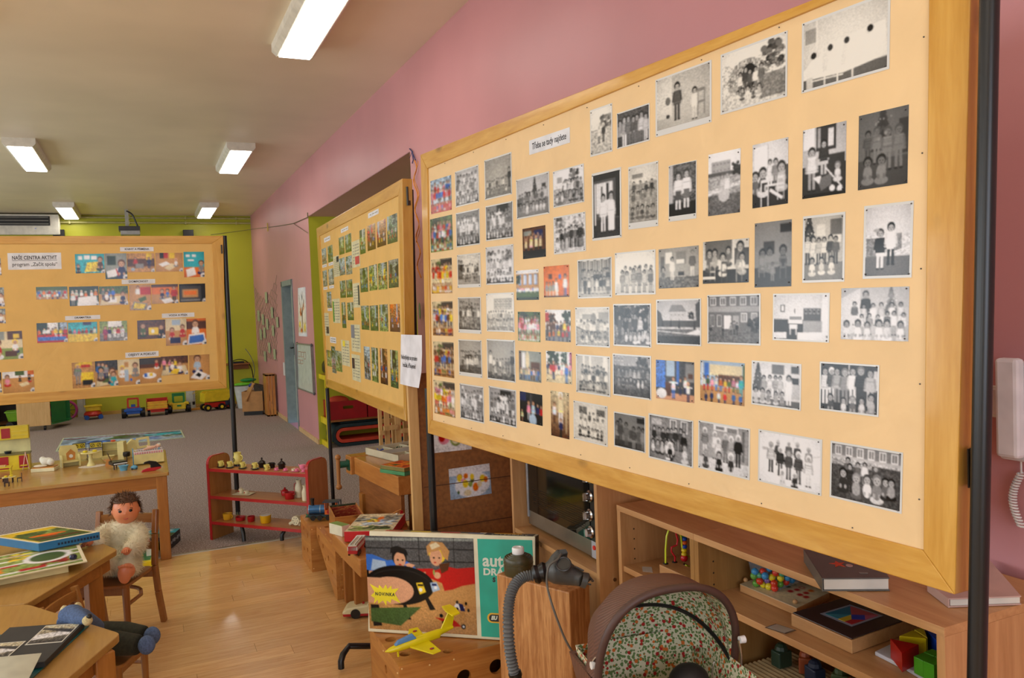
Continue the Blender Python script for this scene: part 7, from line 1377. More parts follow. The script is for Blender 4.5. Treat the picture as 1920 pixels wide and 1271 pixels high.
p = PZ(662, 1160, 0); t = thing('toy_sports_car', 'white toy sports car with red skirt on the floor left of the slot-car box', 'toy', (p.x + .13, p.y + .0, 0), -.42)
prof = [(-.17, .018), (-.172, .034), (-.15, .05), (-.10, .058), (-.05, .064), (-.02, .088), (.05, .092), (.11, .07), (.15, .062), (.155, .03), (.15, .018)]
MB().prism(prof, (0, .055, 0), (1, 0, 0), (0, 0, 1), .11).bl('body', pn((222, 212, 168), .3), t, bevel=.008)
MB().prism([(-.165, .012), (-.168, .024), (.152, .024), (.15, .012)], (0, .0565, 0), (1, 0, 0), (0, 0, 1), .113).bl('skirt', RP, t, bevel=.002)
MB().prism([(-.043, .066), (-.018, .086), (.045, .089), (.09, .076), (.09, .066)], (0, .0562, 0), (1, 0, 0), (0, 0, 1), .1124).bl('side_window', pn((30, 44, 70), .1), t)
for x in (-.105, .095):
    for y in (-.052, .052): MB().cyl((x, y - .006, .024), (x, y + .006, .024), .024, n=20).bl('wheel', BLACK, t, True)
MB().cbox((-.07, -.02, .066), (.010, .008, .010)).bl('mirror', RP, t)
ab = thing('toy_abacus', 'small red-framed abacus with white and yellow beads behind the slot-car box', 'toy', tuple(PZ(735, 985, bt))); za = bt + .09
A0, A1, A2, A3 = [PY(x_, y_, PZ(735, 985, bt).y) for x_, y_ in ((722, 978), (750, 957), (754, 958), (750, 990))]
MB().ball(A0, .012, 12, 8).B('knob', RP, ab, True)
for a, b in (((752, 957), (748, 992)), ((754, 957), (756, 990))): MB().beam(PY(*a, A1.y), PY(*b, A1.y), .008, .008, (0, 1, 0)).B('frame_bar', RP, ab)
MB().beam(PY(744, 958, A1.y + .03), PY(757, 992, A1.y + .03), .05, .01, (0, 1, 0)).B('backboard', OP['Z'], ab)
for k, c in enumerate(((226, 222, 210), (210, 190, 60), (170, 40, 40))):
    a, b = PY(724, 974 + 6 * k, A1.y), PY(748, 962 + 7 * k, A1.y); MB().cyl(a, b, .002, n=6).B('wire', CHROME, ab)
    for i in range(5): MB().ball(a.lerp(b, .12 + .18 * i), .0065, 8, 6).B('bead', pn(c, .35), ab, True)
wz = .60; K = PZ(746, 894, wz); Lf = PZ(699, 873, wz); wv = (Lf - K); wv = wv.normalized(); wu = V(wv.y, -wv.x, 0); LL = (PZ(668, 849, wz) - K).dot(wv)
WBX = wood('workbench_beech', (176, 110, 48), (200, 136, 68), 'Y', .32, 1.0, 0, .25)
t = thing('toy_workbench', 'child-size wooden workbench with a green vise holding game boxes', 'workbench', (K.x, K.y, 0)); M = basis(V(K.x, K.y, 0), wu, wv)
MB(M).box((0, 0, wz - .105), (.44, LL - .14, wz)).B('bench_top', WBX, t, bevel=.004)
MB(M).box((-.02, LL - .13, wz - .11), (.42, LL - .03, wz + .003)).B('vise_jaw', WBX, t, bevel=.004)
MB(M).box((-.026, LL - .115, wz - .085), (-.02, LL - .06, wz - .02)).B('vise_plate', pn((20, 84, 62), .35), t)
MB(M).cyl((-.02, LL - .09, wz - .045), (-.075, LL - .085, wz - .045), .022, n=16).B('vise_nut', pn((20, 84, 62), .35), t, True)
MB(M).tube([(-.085, LL - .085, wz + .002), (-.09, LL - .095, wz - .18)], [.013, .011], 12).ball((-.085, LL - .085, wz + .002), .019, 12, 8).ball((-.09, LL - .095, wz - .18), .019, 12, 8).B('vise_handle', wood('handle_wood', (150, 96, 44), (176, 120, 60), 'Z', .35), t, True)
MB(M).box((.02, .02, .05), (.04, LL - .16, wz - .105)).B('side_panel', darkbeech('Y'), t); MB(M).box((.0, LL - .26, .0), (.06, LL - .20, wz - .21)).B('leg', TBL, t, bevel=.002)
for y in (.0, LL - .2): MB(M).box((.36, y, 0), (.42, y + .06, wz - .105)).B('leg', TBL, t, bevel=.002)
MB(M).box((.08, .01, 0), (.14, .07, wz - .105)).B('leg', TBL, t, bevel=.002); MB(M).box((.07, -.004, wz - .22), (.36, .02, wz - .11)).B('drawer', darkbeech('X'), t); MB(M).ball((.20, -.012, wz - .16), .008, 10, 8).B('drawer_knob', CHROME, t, True)
MB(M).box((.02, .02, .10), (.40, LL - .2, .13)).B('lower_shelf', darkbeech('Y'), t)
d0, d1, d2_ = PZ(685, 839, wz + .045), PZ(769, 826, wz + .045), PZ(692, 863, wz + .045)
u_ = (d1 - d0); v_ = d2_ - d0; v_ = v_ - u_ * (v_.dot(u_) / u_.length_squared); v_ = v_.normalized() * max(v_.length, .2); uL, vL = u_.length * 1.12, v_.length; M = basis(V(d0.x, d0.y, wz + .001), u_, v_)   # z points down in this basis when u x v < 0
sg = 1 if u_.cross(v_).z > 0 else -1
def bx(a, b, c, d, e, f): m = MB(M); zz = sorted((sg * c, sg * f)); return m.box((a, b, zz[0]), (d, e, zz[1]))
t = thing('peg_tray', 'pale cardboard tray with six compartments of coloured pegs on the workbench', 'tray', (d0.x, d0.y, wz + .001)); CRD = pn((196, 188, 158), .5, name='grey_cardboard')
bx(0, 0, 0, uL, vL, .004).B('tray_base', CRD, t)
for a in ((0, 0, uL, .004), (0, vL - .004, uL, vL), (0, 0, .004, vL), (uL - .004, 0, uL, vL)): bx(a[0], a[1], 0, a[2], a[3], .044).B('tray_wall', CRD, t)
for a in ((.004, vL * .34, uL, vL * .36), (.004, vL * .66, uL, vL * .68)): bx(a[0], a[1], 0, a[2], a[3], .036).B('divider', CRD, t)
bx(.004, vL * .35, .004, uL - .004, vL * .67, .034).B('raised_panel', pn((150, 150, 146), .5), t)
for x in (.33, .66):
    for a, b in ((.004, .35), (.68, .99)): bx(uL * x, vL * a, 0, uL * x + .003, vL * b, .036).B('divider', CRD, t)
rs = np.random.RandomState(2)
for k, (x, y, c) in enumerate(((.16, .18, (60, 90, 180)), (.5, .18, (60, 90, 70)), (.83, .18, (30, 28, 40)), (.16, .84, (176, 30, 50)), (.5, .84, (216, 196, 40)), (.83, .84, (214, 214, 206)))):
    m = MB(M)
    for i in range(30): a = Vc((uL * x + rs.uniform(-.035, .035), vL * y + rs.uniform(-.022, .022), sg * rs.uniform(.008, .028))); b = a + Vc(rs.normal(0, .008, 3)) * 1.0; b.z = min(max(b.z, .006), .034) if sg > 0 else max(min(b.z, -.006), -.034); m.cyl(a, b, .003, n=5)
    o = m.B('pegs', pn(c, .4), t); o['kind'] = 'stuff'
p0, p1, p2 = PZ(712, 879, wz + .022), PZ(760, 886, wz + .022), PZ(725, 866, wz + .022)
t = thing('game_box', 'small game box with green base and orange fruit picture lid on the workbench', 'game', (p0.x, p0.y, wz + .001)); uu = p1 - p0; uu.z = 0; vv = V(-uu.y, uu.x, 0).normalized() * .16; uu = uu.normalized() * .20
q = [p0 + vv, p0 + vv + uu, p0 + uu, p0]; slab('box_base', pn((66, 136, 84), .45), q, .020, t); q2_ = [p.lerp(sum(q, Vc()) / 4, .03) + V(0, 0, .022) for p in q]; slab('box_lid', pn((120, 110, 40), .5), q2_, .021, t)
printed('lid_picture', q2_, 40, 30, 'bg o;tx 0 1 .5 4;tr .2 .3 .12 r;tr .6 .3 .12 y;tr .8 .7 .12 r;tr .4 .7 .12 g;tr .2 .8 .08 y', 31, t)
BZ = {a: beech(a) for a in 'XYZ'}
YP0 = 3.36
t = thing('partition', 'light wood post with brown chipboard panel carrying food pictures, behind the nearest board', 'partition', (1.15, YP0, 0))
xl, xr = PY(777, 900, YP0).x, PY(796, 900, YP0).x
pa0, pb0 = PY(766.5, 765, YP0), PY(778.5, 983, YP0)
MB().box((xl - .012, YP0, 0), (xr - .012, YP0 + .022, 1.22)).B('post', birch('Z'), t, bevel=.003)
CHIP = pn((142, 92, 46), .6, 0, .10, 'chipboard', scale=60)
MB().box((xr - .011, YP0 + .012, 0), (1.735, YP0 + .03, 1.22)).B('panel', CHIP, t)
MB().box((xr, YP0 + .009, .53), (1.73, YP0 + .0121, .533)).box((xr, YP0 + .009, .72), (1.73, YP0 + .0121, .723)).B('panel_seam', pn((90, 56, 28), .6), t)
def wall_print(name, label, cat, pts, yy, nx, ny, prog, sd_, group=None, mat=PHOTOM):
    q = [PY(a, b, yy) for a, b in pts]; c = sum(q, Vc()) / 4; t = thing(name, label, cat, tuple(c), 0, group); MB().hexa([p + V(0, .0015, 0) for p in q], [p + V(0, .0006, 0) for p in q]).B('paper', PAPER, t); printed('picture', q, nx, ny, prog, sd_, t, mat, lift=.0002); return t
FOOD = 'bg a;re 0 0 1 .25 w;el .2 .1 .3 .14 w;el .55 .6 .6 .42 w;el .25 .3 .1 .1 t;el .25 .35 .09 .12 y;el .4 .3 .08 .09 o;el .33 .42 .08 .05 p;el .38 .55 .1 .13 y;el .5 .58 .07 .1 l;el .55 .45 .06 .1 g;el .62 .7 .1 .14 o;el .55 .35 .07 .1 y;el .72 .62 .08 .1 u;el .8 .45 .1 .12 y;el .88 .5 .07 .1 o;el .42 .85 .13 .1 u;el .2 .8 .04 .06 g;li .75 .88 .95 .84 .01 g;tx 0 1 .2 4'
wall_print('food_picture', 'photo of skewered yellow snacks on a plate, lower of two on the brown panel', 'picture', [(841, 879.5), (917.5, 868.5), (922, 925), (845, 937.5)], YP0 + .0115, 60, 44, FOOD, 3, 'food pictures on the brown panel')
wall_print('food_picture', 'photo with red and pale green food, upper of two on the brown panel, mostly hidden', 'picture', [(808, 794), (880, 786), (884.6, 842), (812, 849.5)], YP0 + .0115, 50, 40, 'bg w;el .3 .55 .2 .2 p;el .25 .5 .12 .16 r;el .6 .6 .2 .24 l;el .6 .6 .14 .17 u;el .85 .7 .15 .1 w;tx .7 1 .4 4;el .3 .3 .1 .06 g', 4, 'food pictures on the brown panel')
ZT = 1.02; XF = 1.285; yn = 2.24; yf = PX(961, 900, XF).y
t = thing('oven_cabinet', 'tall beech laminate cabinet with open niche holding the mini oven', 'cabinet', ((XF + XW) / 2, (yn + yf) / 2, 0))
for y in (yn, yf): MB().box((XF, y, 0), (XW - .004, y + .018, ZT + .35)).B('side_panel', BZ['Z'], t, bevel=.001)
MB().box((XF, yn + .018, ZT + .332), (XW - .004, yf, ZT + .35)).B('top_panel', BZ['Y'], t)
zs = PX(1121, 1077, XF).z
MB().box((XF + .002, yn + .018, zs - .018), (XW - .01, yf, zs)).B('shelf_board', BZ['Y'], t); MB().box((XF + .02, yn + .018, .06), (XF + .036, yf, zs - .018)).B('door', BZ['Z'], t); MB().box((XW - .012, yn + .018, 0), (XW - .005, yf, ZT + .33)).B('back_panel', darkbeech('Z'), t)
MB().cyl(V(XF - .002, 0, 0) + V(0, yn - .0, 0) if 0 else (1.34, yn - .003, .60), (1.34, yn + .001, .60), .006, n=12).B('screw_cap', CHROME, t)
xo = XF + .055; oy0 = yn + .03; oy1 = min(PX(989, 930, xo).y, yf - .02); oz = zs + .012; oh = .30
ov = thing('mini_oven', 'small countertop oven with dark glass door, silver trim and three chrome knobs', 'oven', (xo + .15, (oy0 + oy1) / 2, zs))
MB().box((xo + .012, oy0, oz), (xo + .34, oy1, oz + oh)).B('housing', pn((96, 92, 86), .4, .6), ov, bevel=.004)
cpw = .115
for x in (xo + .04, xo + .3):
    for y in (oy0 + .04, oy1 - .04): MB().cyl((x, y, zs + .0005), (x, y, oz), .012, n=10).B('foot', BLACK, ov)
MB().box((xo, oy0 + cpw, oz + .002), (xo + .012, oy1, oz + .058)).B('lower_trim', pn((138, 128, 112), .35, .7, .04), ov, bevel=.002)
MB().box((xo - .002, oy0 + cpw + .001, oz + .058), (xo + .012, oy1 - .012, oz + oh - .002)).B('door_glass', pn((24, 22, 18), .06), ov)
m = MB()
for k in range(9): y0_ = oy0 + cpw + .03; m.beam((xo - .0026, y0_, oz + .09 + k * .008), (xo - .0026, oy1 - .05, oz + .09 + k * .008), .0006, .0012)
m.B('oven_rack', pn((38, 36, 32), .3, .6), ov)
MB().box((xo - .006, oy1 - .012, oz + .03), (xo + .012, oy1 + .002, oz + oh - .002)).B('side_trim', pn((176, 182, 190), .25, .6), ov, bevel=.003)
MB().box((xo, oy0, oz + .058), (xo + .012, oy0 + cpw - .002, oz + oh)).B('control_panel', BLACK, ov); MB().box((xo - .001, oy0, oz), (xo + .012, oy0 + cpw - .002, oz + .058)).B('switch_panel', pn((170, 170, 176), .4), ov, bevel=.002)
kc = [PX(1104, 998, xo - .012), PX(1102, 966, xo - .012), PX(1101.5, 931, xo - .012)]; kc.append(kc[2] + (kc[2] - kc[1]))
for k, c in enumerate(kc): MB().tube([V(xo, c.y, c.z), V(xo - .006, c.y, c.z), V(xo - .010, c.y, c.z), V(xo - .024, c.y, c.z)], [.021, .021, .016, .014], 20).beam((xo - .026, c.y, c.z - .013), (xo - .026, c.y, c.z + .013), .006, .006, (1, 0, 0)).B('knob', CHROME, ov, True)
for k in range(3): c = kc[k].lerp(kc[k + 1], .5); MB().box((xo - .0006, oy0 + .004, c.z - .008), (xo, oy0 + .06, c.z + .007)).B('scale_print', pn((150, 150, 160), .5), ov)
c = PX(1114.5, 1027, xo - .002); MB().tube([(xo - .001, c.y, c.z), (xo - .005, c.y, c.z)], .008, 14).B('pilot_lamp', pn((210, 30, 20), .15), ov, True)
ZC = .857; A1_, A2_ = PZ(1156, 946, ZC), PZ(1771, 1177, ZC); cd_ = (A2_ - A1_).normalized(); cn = V(-cd_.y, cd_.x, 0) * (1 if (V(-cd_.y, cd_.x, 0)).x > 0 else -1)
splt = (PZ(1300, 1000, ZC) - A1_).dot(cd_); LEN = (A2_ - A1_).length; Mc = basis(V(A1_.x, A1_.y, 0), cd_, cn); Mc = Matrix.Identity(4)
for i in range(3): Mc[i][0] = cd_[i]; Mc[i][1] = cn[i]; Mc[i][2] = (0, 0, 1)[i]; Mc[i][3] = (A1_.x, A1_.y, 0)[i]
DC = .37
def flip(mb): mb.f = [tuple(reversed(f)) for f in mb.f]; return mb
def cb(a, b, c, d, e, f): return flip(MB(Mc).box((a, b, c), (d, e, f)))
def fplane(px, py, dep=0.0):                            # pixel on the vertical plane 'dep' behind the cabinet fronts -> (along, z)
    p = PP(px, py, np.array(A1_) + np.array(cn) * dep, cn); return (p - A1_).dot(cd_), p.z
s1z = fplane(1176, 1066)[1]; s2z = fplane(1400, 1160)[1]
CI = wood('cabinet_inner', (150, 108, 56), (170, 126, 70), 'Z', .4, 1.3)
for nm, lb, a, b, zz in (('shelf_unit', 'narrow low beech shelf unit with the bead maze, next to the tall cabinet', 0, splt, s1z), ('shelf_unit', 'long low beech shelf unit with games, blocks and two books on top', splt + .001, LEN, s2z)):
    c = Mc @ Vc(((a + b) / 2, DC / 2, 0)); t = thing('shelf_unit', lb, 'cabinet', tuple(c), 0, 'low beech shelf units along the wall')
    cb(a, -.001, ZC - .018, b, DC, ZC).B('top_panel', BZ['Y'], t, bevel=.001)
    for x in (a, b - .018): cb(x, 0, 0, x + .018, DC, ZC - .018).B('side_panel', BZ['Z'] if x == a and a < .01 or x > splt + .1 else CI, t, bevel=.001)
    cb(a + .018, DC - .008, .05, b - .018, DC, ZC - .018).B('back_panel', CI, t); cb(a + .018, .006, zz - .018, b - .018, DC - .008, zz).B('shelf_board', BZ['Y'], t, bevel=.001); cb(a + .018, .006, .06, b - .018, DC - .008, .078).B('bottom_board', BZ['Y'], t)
    if a > .01: cb(a + .018, .006, s2z - .36, b - .018, DC - .008, s2z - .342).B('shelf_board', BZ['Y'], t, bevel=.001)
    m = MB(Mc)
    for z in np.arange(.2, ZC - .05, .032):
        m.cyl((a + .0178, .05, z), (a + .0184, .05, z), .0026, n=8).cyl((a + .0178, DC - .07, z), (a + .0184, DC - .07, z), .0026, n=8)
    m.B('pin_hole', BLACK, t)
def onc(px, py, z): p = PZ(px, py, z); return p
def card(label, px, z, nm='label_card'):
    q = [PZ(a, b, z + .001) for a, b in px]; c = sum(q, Vc()) / 4; o = MB().hexa([p - V(0, 0, .0006) for p in q], q).B(nm, pn((196, 190, 180), .2), None); return tag(o, label, 'card')
card('small white label card lying on the shelf before the bead maze', [(1204, 1062), (1222, 1063), (1224, 1073), (1205, 1071)], s1z)
tg = [PZ(a, b, s2z + .0015) for a, b in ((1434, 1176), (1455, 1169), (1493, 1181), (1472, 1188))]; c = sum(tg, Vc()) / 4
t = thing('label_card', 'dark-edged label card with a small picture on the shelf front', 'card', tuple(c)); MB().hexa([p - V(0, 0, .001) for p in tg], tg).B('card', pn((96, 74, 56), .25), t); q = [p.lerp(c, .14) + V(0, 0, .0006) for p in tg]; MB().hexa([p - V(0, 0, .0004) for p in q], q).B('picture', pn((176, 164, 148), .2), t)
p = PZ(1248, 1082, s1z); t = thing('bead_maze', 'wooden bead maze with yellow and red wires in the narrow shelf unit', 'toy', tuple(p))
q = [PZ(a, b, s1z + .032) for a, b in ((1236, 1058), (1262, 1050), (1330, 1078), (1302, 1088))]; slab('base', BZ['Y'], q, .031, t, .002)
def onp(px, py, y_): return PY(px, py, y_)
def wire(pts, mat, r=.0030, yy=None): MB().tube(pts, r, 10).B('wire', mat, t, True)
yb_ = PZ(1262, 1060, s1z + .032).y
W1 = pn((206, 220, 50), .3, name='lime_wire'); W2_ = pn((196, 24, 40), .3, name='red_wire')
P = lambda a, b, d=0: PY(a, b, yb_ + d)
wire([P(1248, 1057), P(1248, 1030), P(1250, 1005), P(1254, 993), P(1262, 989), P(1270, 992), P(1277, 1005), P(1279, 1025), P(1282, 1038), P(1294, 1044)], W1)
wire([P(1265, 1054), P(1266, 1044), P(1259, 1034), P(1259, 1026), P(1269, 1022), P(1271, 1012), P(1267, 998), P(1270, 990)], W2_)
wire([P(1284, 1068, -.03), P(1290, 1066, -.03), P(1286, 1060, -.02), P(1292, 1062, -.02)], W1)
for a, b in ((1248, 1057), (1265, 1054), (1284, 1060)): MB().lathe(P(a, b), [(0, 0), (.009, 0), (.007, .003), (0, .003)], 14).B('wire_socket', BLACK, t, True)
for k, c in enumerate(((200, 30, 40), (220, 190, 40), (230, 200, 30), (40, 80, 190), (226, 100, 40), (40, 80, 190), (30, 130, 70), (190, 30, 44))): MB().ball(P(1283, 1046 - k * 7.2), .0115 if k == 0 else .0095, 12, 8, (1, 1, .75 if k else 1)).B('bead', pn(c, .25), t, True)
wire([P(1283, 1058), P(1283, 985)], CHROME, .0018)
def board_on(px, z0, th_, mat, par, nm='board'): q = [PZ(a, b, z0 + th_) for a, b in px]; MB().hexa([p - V(0, 0, th_ - .001) for p in q], q).B(nm, mat, par, bevel=.002); return q
pxs = [(1387, 1091), (1445, 1070), (1556, 1106), (1494, 1136)]
c = PZ(1470, 1105, s2z); t = thing('colour_board', 'wooden colour sorting board printed with rings under the box of balls', 'game', tuple(c))
q = board_on([(a, b + 4) for a, b in pxs], s2z, .022, BZ['Y'], t); printed('board_print', [q[3], q[0], q[1], q[2]] if 0 else [q[1], q[2], q[3], q[0]], 60, 50, 'bg u;tx 0 1 .08;el .35 .2 .06 .06 g;el .35 .2 .04 .04 u;el .5 .2 .06 .06 g;el .5 .2 .04 .04 u;el .2 .2 .06 .06 g;el .35 .35 .06 .06 g;el .5 .35 .06 .06 g;el .2 .35 .06 .06 l;el .65 .2 .06 .06 r;el .65 .2 .04 .04 u;el .65 .35 .06 .06 r;el .8 .35 .06 .06 r;el .8 .2 .06 .06 o;el .3 .5 .06 .06 g;el .45 .5 .06 .06 l;el .62 .5 .06 .06 r;el .78 .5 .06 .06 r;el .88 .5 .06 .06 r', 8, t, lift=.0004)
for a, b in ((1398, 1087), (1491, 1128)): MB().ball(PZ(a, b, s2z + .026), .0065, 10, 8).B('corner_peg', BZ['X'], t, True)
bz = s2z + .0235; bq = [PZ(a, b, bz) for a, b in ((1410, 1084), (1452, 1074), (1500, 1090), (1462, 1106))]; bc = sum(bq, Vc()) / 4
t = thing('ball_box', 'clear plastic box of coloured balls on the sorting board', 'box', tuple(bc)); GL = glass('clear_plastic', (200, 214, 226), .06, .16); tp_ = [bc + (p - bc) * 1.25 + V(0, 0, .095) for p in bq]
for i in range(4): j = (i + 1) % 4; n_ = ((bq[j] - bq[i]).cross(V(0, 0, 1))).normalized() * .0015; MB().hexa([bq[i], bq[j], bq[j] + n_, bq[i] + n_], [tp_[i], tp_[j], tp_[j] + n_, tp_[i] + n_]).B('box_wall', GL, t)
BC = [(210, 60, 40), (60, 140, 190), (100, 160, 60), (220, 200, 40), (200, 60, 30), (120, 90, 150), (80, 150, 110)]
rs = np.random.RandomState(11)
pos = []
for a, b, dz_, k in ((1411, 1097, .010, 2), (1425, 1099, .010, 3), (1435, 1103, .010, 3), (1446, 1106, .011, 0), (1418, 1093, .022, 4), (1432, 1091, .025, 5), (1445, 1097, .022, 4), (1456, 1098, .018, 2), (1467, 1094, .020, 0), (1407, 1083, .034, 2), (1418, 1082, .036, 6), (1428, 1083, .040, 1), (1441, 1086, .035, 3), (1457, 1087, .035, 3), (1409, 1075, .046, 1), (1424, 1075, .046, 0), (1437, 1069, .055, 1), (1470, 1086, .036, 1), (1478, 1090, .020, 1), (1460, 1078, .05, 6), (1448, 1077, .05, 0)):
    bl = MB().ball(PZ(a, b - 2, s2z + .022 + dz_) + cn * .012, .0098, 12, 8).mesh('ball', pn(BC[k], .3), True); cen = sum((v.co for v in bl.vertices), Vc()) / len(bl.vertices); bl.transform(Matrix.Translation(-cen)); o = ON('ball', bl); o.location = cen; LK(o)
    pos.append((0 if dz_ < .013 else 1 if dz_ < .027 else 2 if dz_ < .041 else 3, a, k, o))
pos.sort(key=lambda p: p[:2])
for i, (r_, a, k, o) in enumerate(pos): tag(o, '%s ball in the clear box, %s from the left in the %s' % (('orange', 'blue', 'green', 'yellow', 'red', 'purple', 'teal')[k], ('first', 'second', 'third', 'fourth', 'fifth', 'sixth', 'seventh')[i - [p[0] for p in pos].index(r_)], ('bottom row', 'second row', 'third row', 'top row')[r_]), 'ball', 'coloured balls in the clear box')
t = thing('tangram_frame', 'shallow wooden case with dark lid and coloured tangram picture in the shelf unit', 'game', tuple(PZ(1560, 1170, s2z)))
q = board_on([(1483, 1150), (1590, 1119), (1718, 1158), (1597, 1201)], s2z, .032, BZ['Y'], t, 'case'); c = sum(q, Vc()) / 4
q2_ = [p.lerp(c, .03) + V(0, 0, .003) for p in q]; MB().hexa([p - V(0, 0, .0025) for p in q2_], q2_).B('lid', pn((66, 48, 46), .25), t, bevel=.001)
def tq(u, v): return (q2_[0] * (1 - u) + q2_[1] * u) * (1 - v) + (q2_[3] * (1 - u) + q2_[2] * u) * v + V(0, 0, .0006)
def tri(pts, c_, z=.0004): qq = [tq(*p) for p in pts]; k = len(qq); MB().add([p for p in qq] + [p + V(0, 0, z) for p in qq], [tuple(range(k - 1, -1, -1)), tuple(range(k, 2 * k))] + [(i, (i + 1) % k, k + (i + 1) % k, k + i) for i in range(k)]).B('tangram_piece', pn(c_, .3), t)
tri([(.24, .24), (.76, .24), (.76, .76), (.24, .76)], (150, 150, 164), .0003)
for pts, c_ in (([(.28, .28), (.72, .28), (.5, .5)], (28, 104, 130)), ([(.72, .28), (.72, .72), (.5, .5)], (170, 70, 80)), ([(.28, .28), (.5, .5), (.28, .5)], (60, 140, 160)), ([(.28, .5), (.5, .5), (.39, .61), (.28, .61)], (210, 180, 50)), ([(.39, .61), (.5, .5), (.61, .61), (.5, .72)], (30, 60, 170)), ([(.28, .61), (.39, .61), (.5, .72), (.28, .72)], (180, 40, 50)), ([(.61, .61), (.72, .72), (.5, .72)], (196, 90, 120))): tri(pts, c_, .0008)
t = thing('block_puzzle', 'white sorting base with wooden shape blocks, near end of the shelf', 'toy', tuple(PZ(1720, 1240, s2z)))
WB = pn((200, 200, 208), .4, name='white_base'); board_on([(1640, 1221), (1705, 1190), (1768, 1216), (1697, 1250)], s2z, .010, WB, t, 'base_plate'); board_on([(1699, 1250), (1768, 1222), (1830, 1252), (1755, 1284)], s2z, .010, WB, t, 'base_plate')
def pris(px, z0, h, mat, nm, lb):
    q = [PZ(a, b, z0 + h) for a, b in px]; k = len(q); c = sum(q, Vc()) / k; m = MB().add([p - V(0, 0, h) for p in q] + q, [tuple(range(k - 1, -1, -1)), tuple(range(k, 2 * k))] + [(i, (i + 1) % k, k + (i + 1) % k, k + i) for i in range(k)])
    o = m.B(nm, mat, None, bevel=.001); o.data.transform(Matrix.Translation(-c)); o.location = c; return tag(o, lb, 'block', 'coloured wooden shape blocks')
zb = s2z + .0105
pris([(1669, 1197), (1723, 1208), (1691, 1224)], zb, .042, pn((176, 22, 20), .3), 'toy_block', 'red triangular block on the white base')
pris([(1686, 1192), (1737, 1197), (1712, 1181)], zb, .042, pn((206, 184, 20), .3), 'toy_block', 'larger yellow triangular block behind the red one'); pris([(1714, 1180), (1739, 1196), (1732, 1176)], zb, .042, pn((214, 190, 40), .3), 'toy_block', 'small yellow triangular block beside the larger yellow one')
for i, px in enumerate(([(1713, 1230), (1731, 1223), (1750, 1231), (1731, 1239)], [(1731, 1239), (1751, 1231), (1771, 1239), (1751, 1247)], [(1732, 1222), (1748, 1216), (1768, 1224), (1751, 1230)], [(1752, 1230), (1769, 1224), (1790, 1231), (1772, 1238)])):
    pris(px, zb, .036, pn((70, 150, 30), .3), 'toy_block', ('green cube nearest the shelf front, left', 'green cube nearest the shelf front, right', 'green cube at the back left', 'green cube at the back right')[i])
pris([(1733, 1177), (1757, 1171), (1768, 1180), (1760, 1205)], zb, .040, pn((24, 70, 180), .3), 'toy_block', 'blue angled block behind the green cubes')
zl = s2z - .342; t = thing('ribbed_basket', 'beige ribbed woven basket lid on the lower shelf', 'basket', tuple(Mc @ Vc((.75, .15, zl))))
m = MB(Mc)
for k in range(17): m.cyl((splt + .05, .03 + k * .016, zl + .13), (LEN - .05, .03 + k * .016, zl + .13), .0078, n=8)
m.B('ribs', pn((170, 146, 104), .8), t, True); flip(MB(Mc).box((splt + .05, .02, zl), (LEN - .05, .30, zl + .128))).B('basket_body', pn((120, 98, 66), .8), t)
rs = np.random.RandomState(6)
for k, c_ in enumerate(((40, 60, 40), (150, 70, 30), (30, 40, 60), (60, 80, 40), (110, 60, 30), (34, 34, 34))):
    p = Mc @ Vc((splt + .11 + .06 * k, .20 + .03 * (k % 2), zl + .139)); o = MB().cbox((0, 0, .022), (.045, .035, .044)).ball((.0, 0, .046), .018, 10, 6).B('toy_block', pn(c_, .5), None, bevel=.004); o.location = p; o.rotation_euler = (0, 0, k * .7); tag(o, 'dark %s toy lump on the ribbed basket, %s from the left' % (('green', 'rust', 'navy', 'olive', 'brown', 'black')[k], ('first', 'second', 'third', 'fourth', 'fifth', 'sixth')[k]), 'toy', 'dark toys on the ribbed basket')
def book(label, px, z0, th_, cover, side, deco):
    q = [PZ(a, b, z0 + th_) for a, b in px]; c = sum(q, Vc()) / 4; t = thing('book', label, 'book', (c.x, c.y, z0 + .001)); CV = pn(cover, .35)
    MB().hexa([p - V(0, 0, .003) for p in q], q).B('cover', CV, t, bevel=.001); MB().hexa([p - V(0, 0, th_ - .001) for p in q], [p - V(0, 0, th_ - .004) for p in q]).B('cover', CV, t, bevel=.001)
    i_ = [p.lerp(c, .03) for p in q]; MB().hexa([p - V(0, 0, th_ - .0045) for p in i_], [p - V(0, 0, .0035) for p in i_]).B('page_block', pn((214, 212, 200), .7), t)
    a, b = q[side], q[(side + 1) % 4]; n_ = (b - a).cross(V(0, 0, 1)).normalized() * .002
    if (a + n_ - c).length < (a - c).length: n_ = -n_
    MB().hexa([a - V(0, 0, th_ - .001), b - V(0, 0, th_ - .001), b + n_ - V(0, 0, th_ - .001), a + n_ - V(0, 0, th_ - .001)], [a, b, b + n_, a + n_]).B('spine', CV, t)
    for pts, col in deco:
        def bq(u, v): return (q[0] * (1 - u) + q[1] * u) * (1 - v) + (q[3] * (1 - u) + q[2] * u) * v
        qq = [bq(*p) for p in pts]; k = len(qq); MB().add([p + V(0, 0, .0002) for p in qq] + [p + V(0, 0, .0008) for p in qq], [tuple(range(k - 1, -1, -1)), tuple(range(k, 2 * k))] + [(i, (i + 1) % k, k + (i + 1) % k, k + i) for i in range(k)]).B('cover_print', pn(col, .4), t)
    return t
def fig(u, v, s_): return [(u + s_ * a, v + s_ * b) for a, b in ((0, -1), (.25, -.45), (.9, -.6), (.35, -.1), (.7, .7), (.1, .3), (-.5, .8), (-.3, .05), (-.95, -.2), (-.25, -.4))]
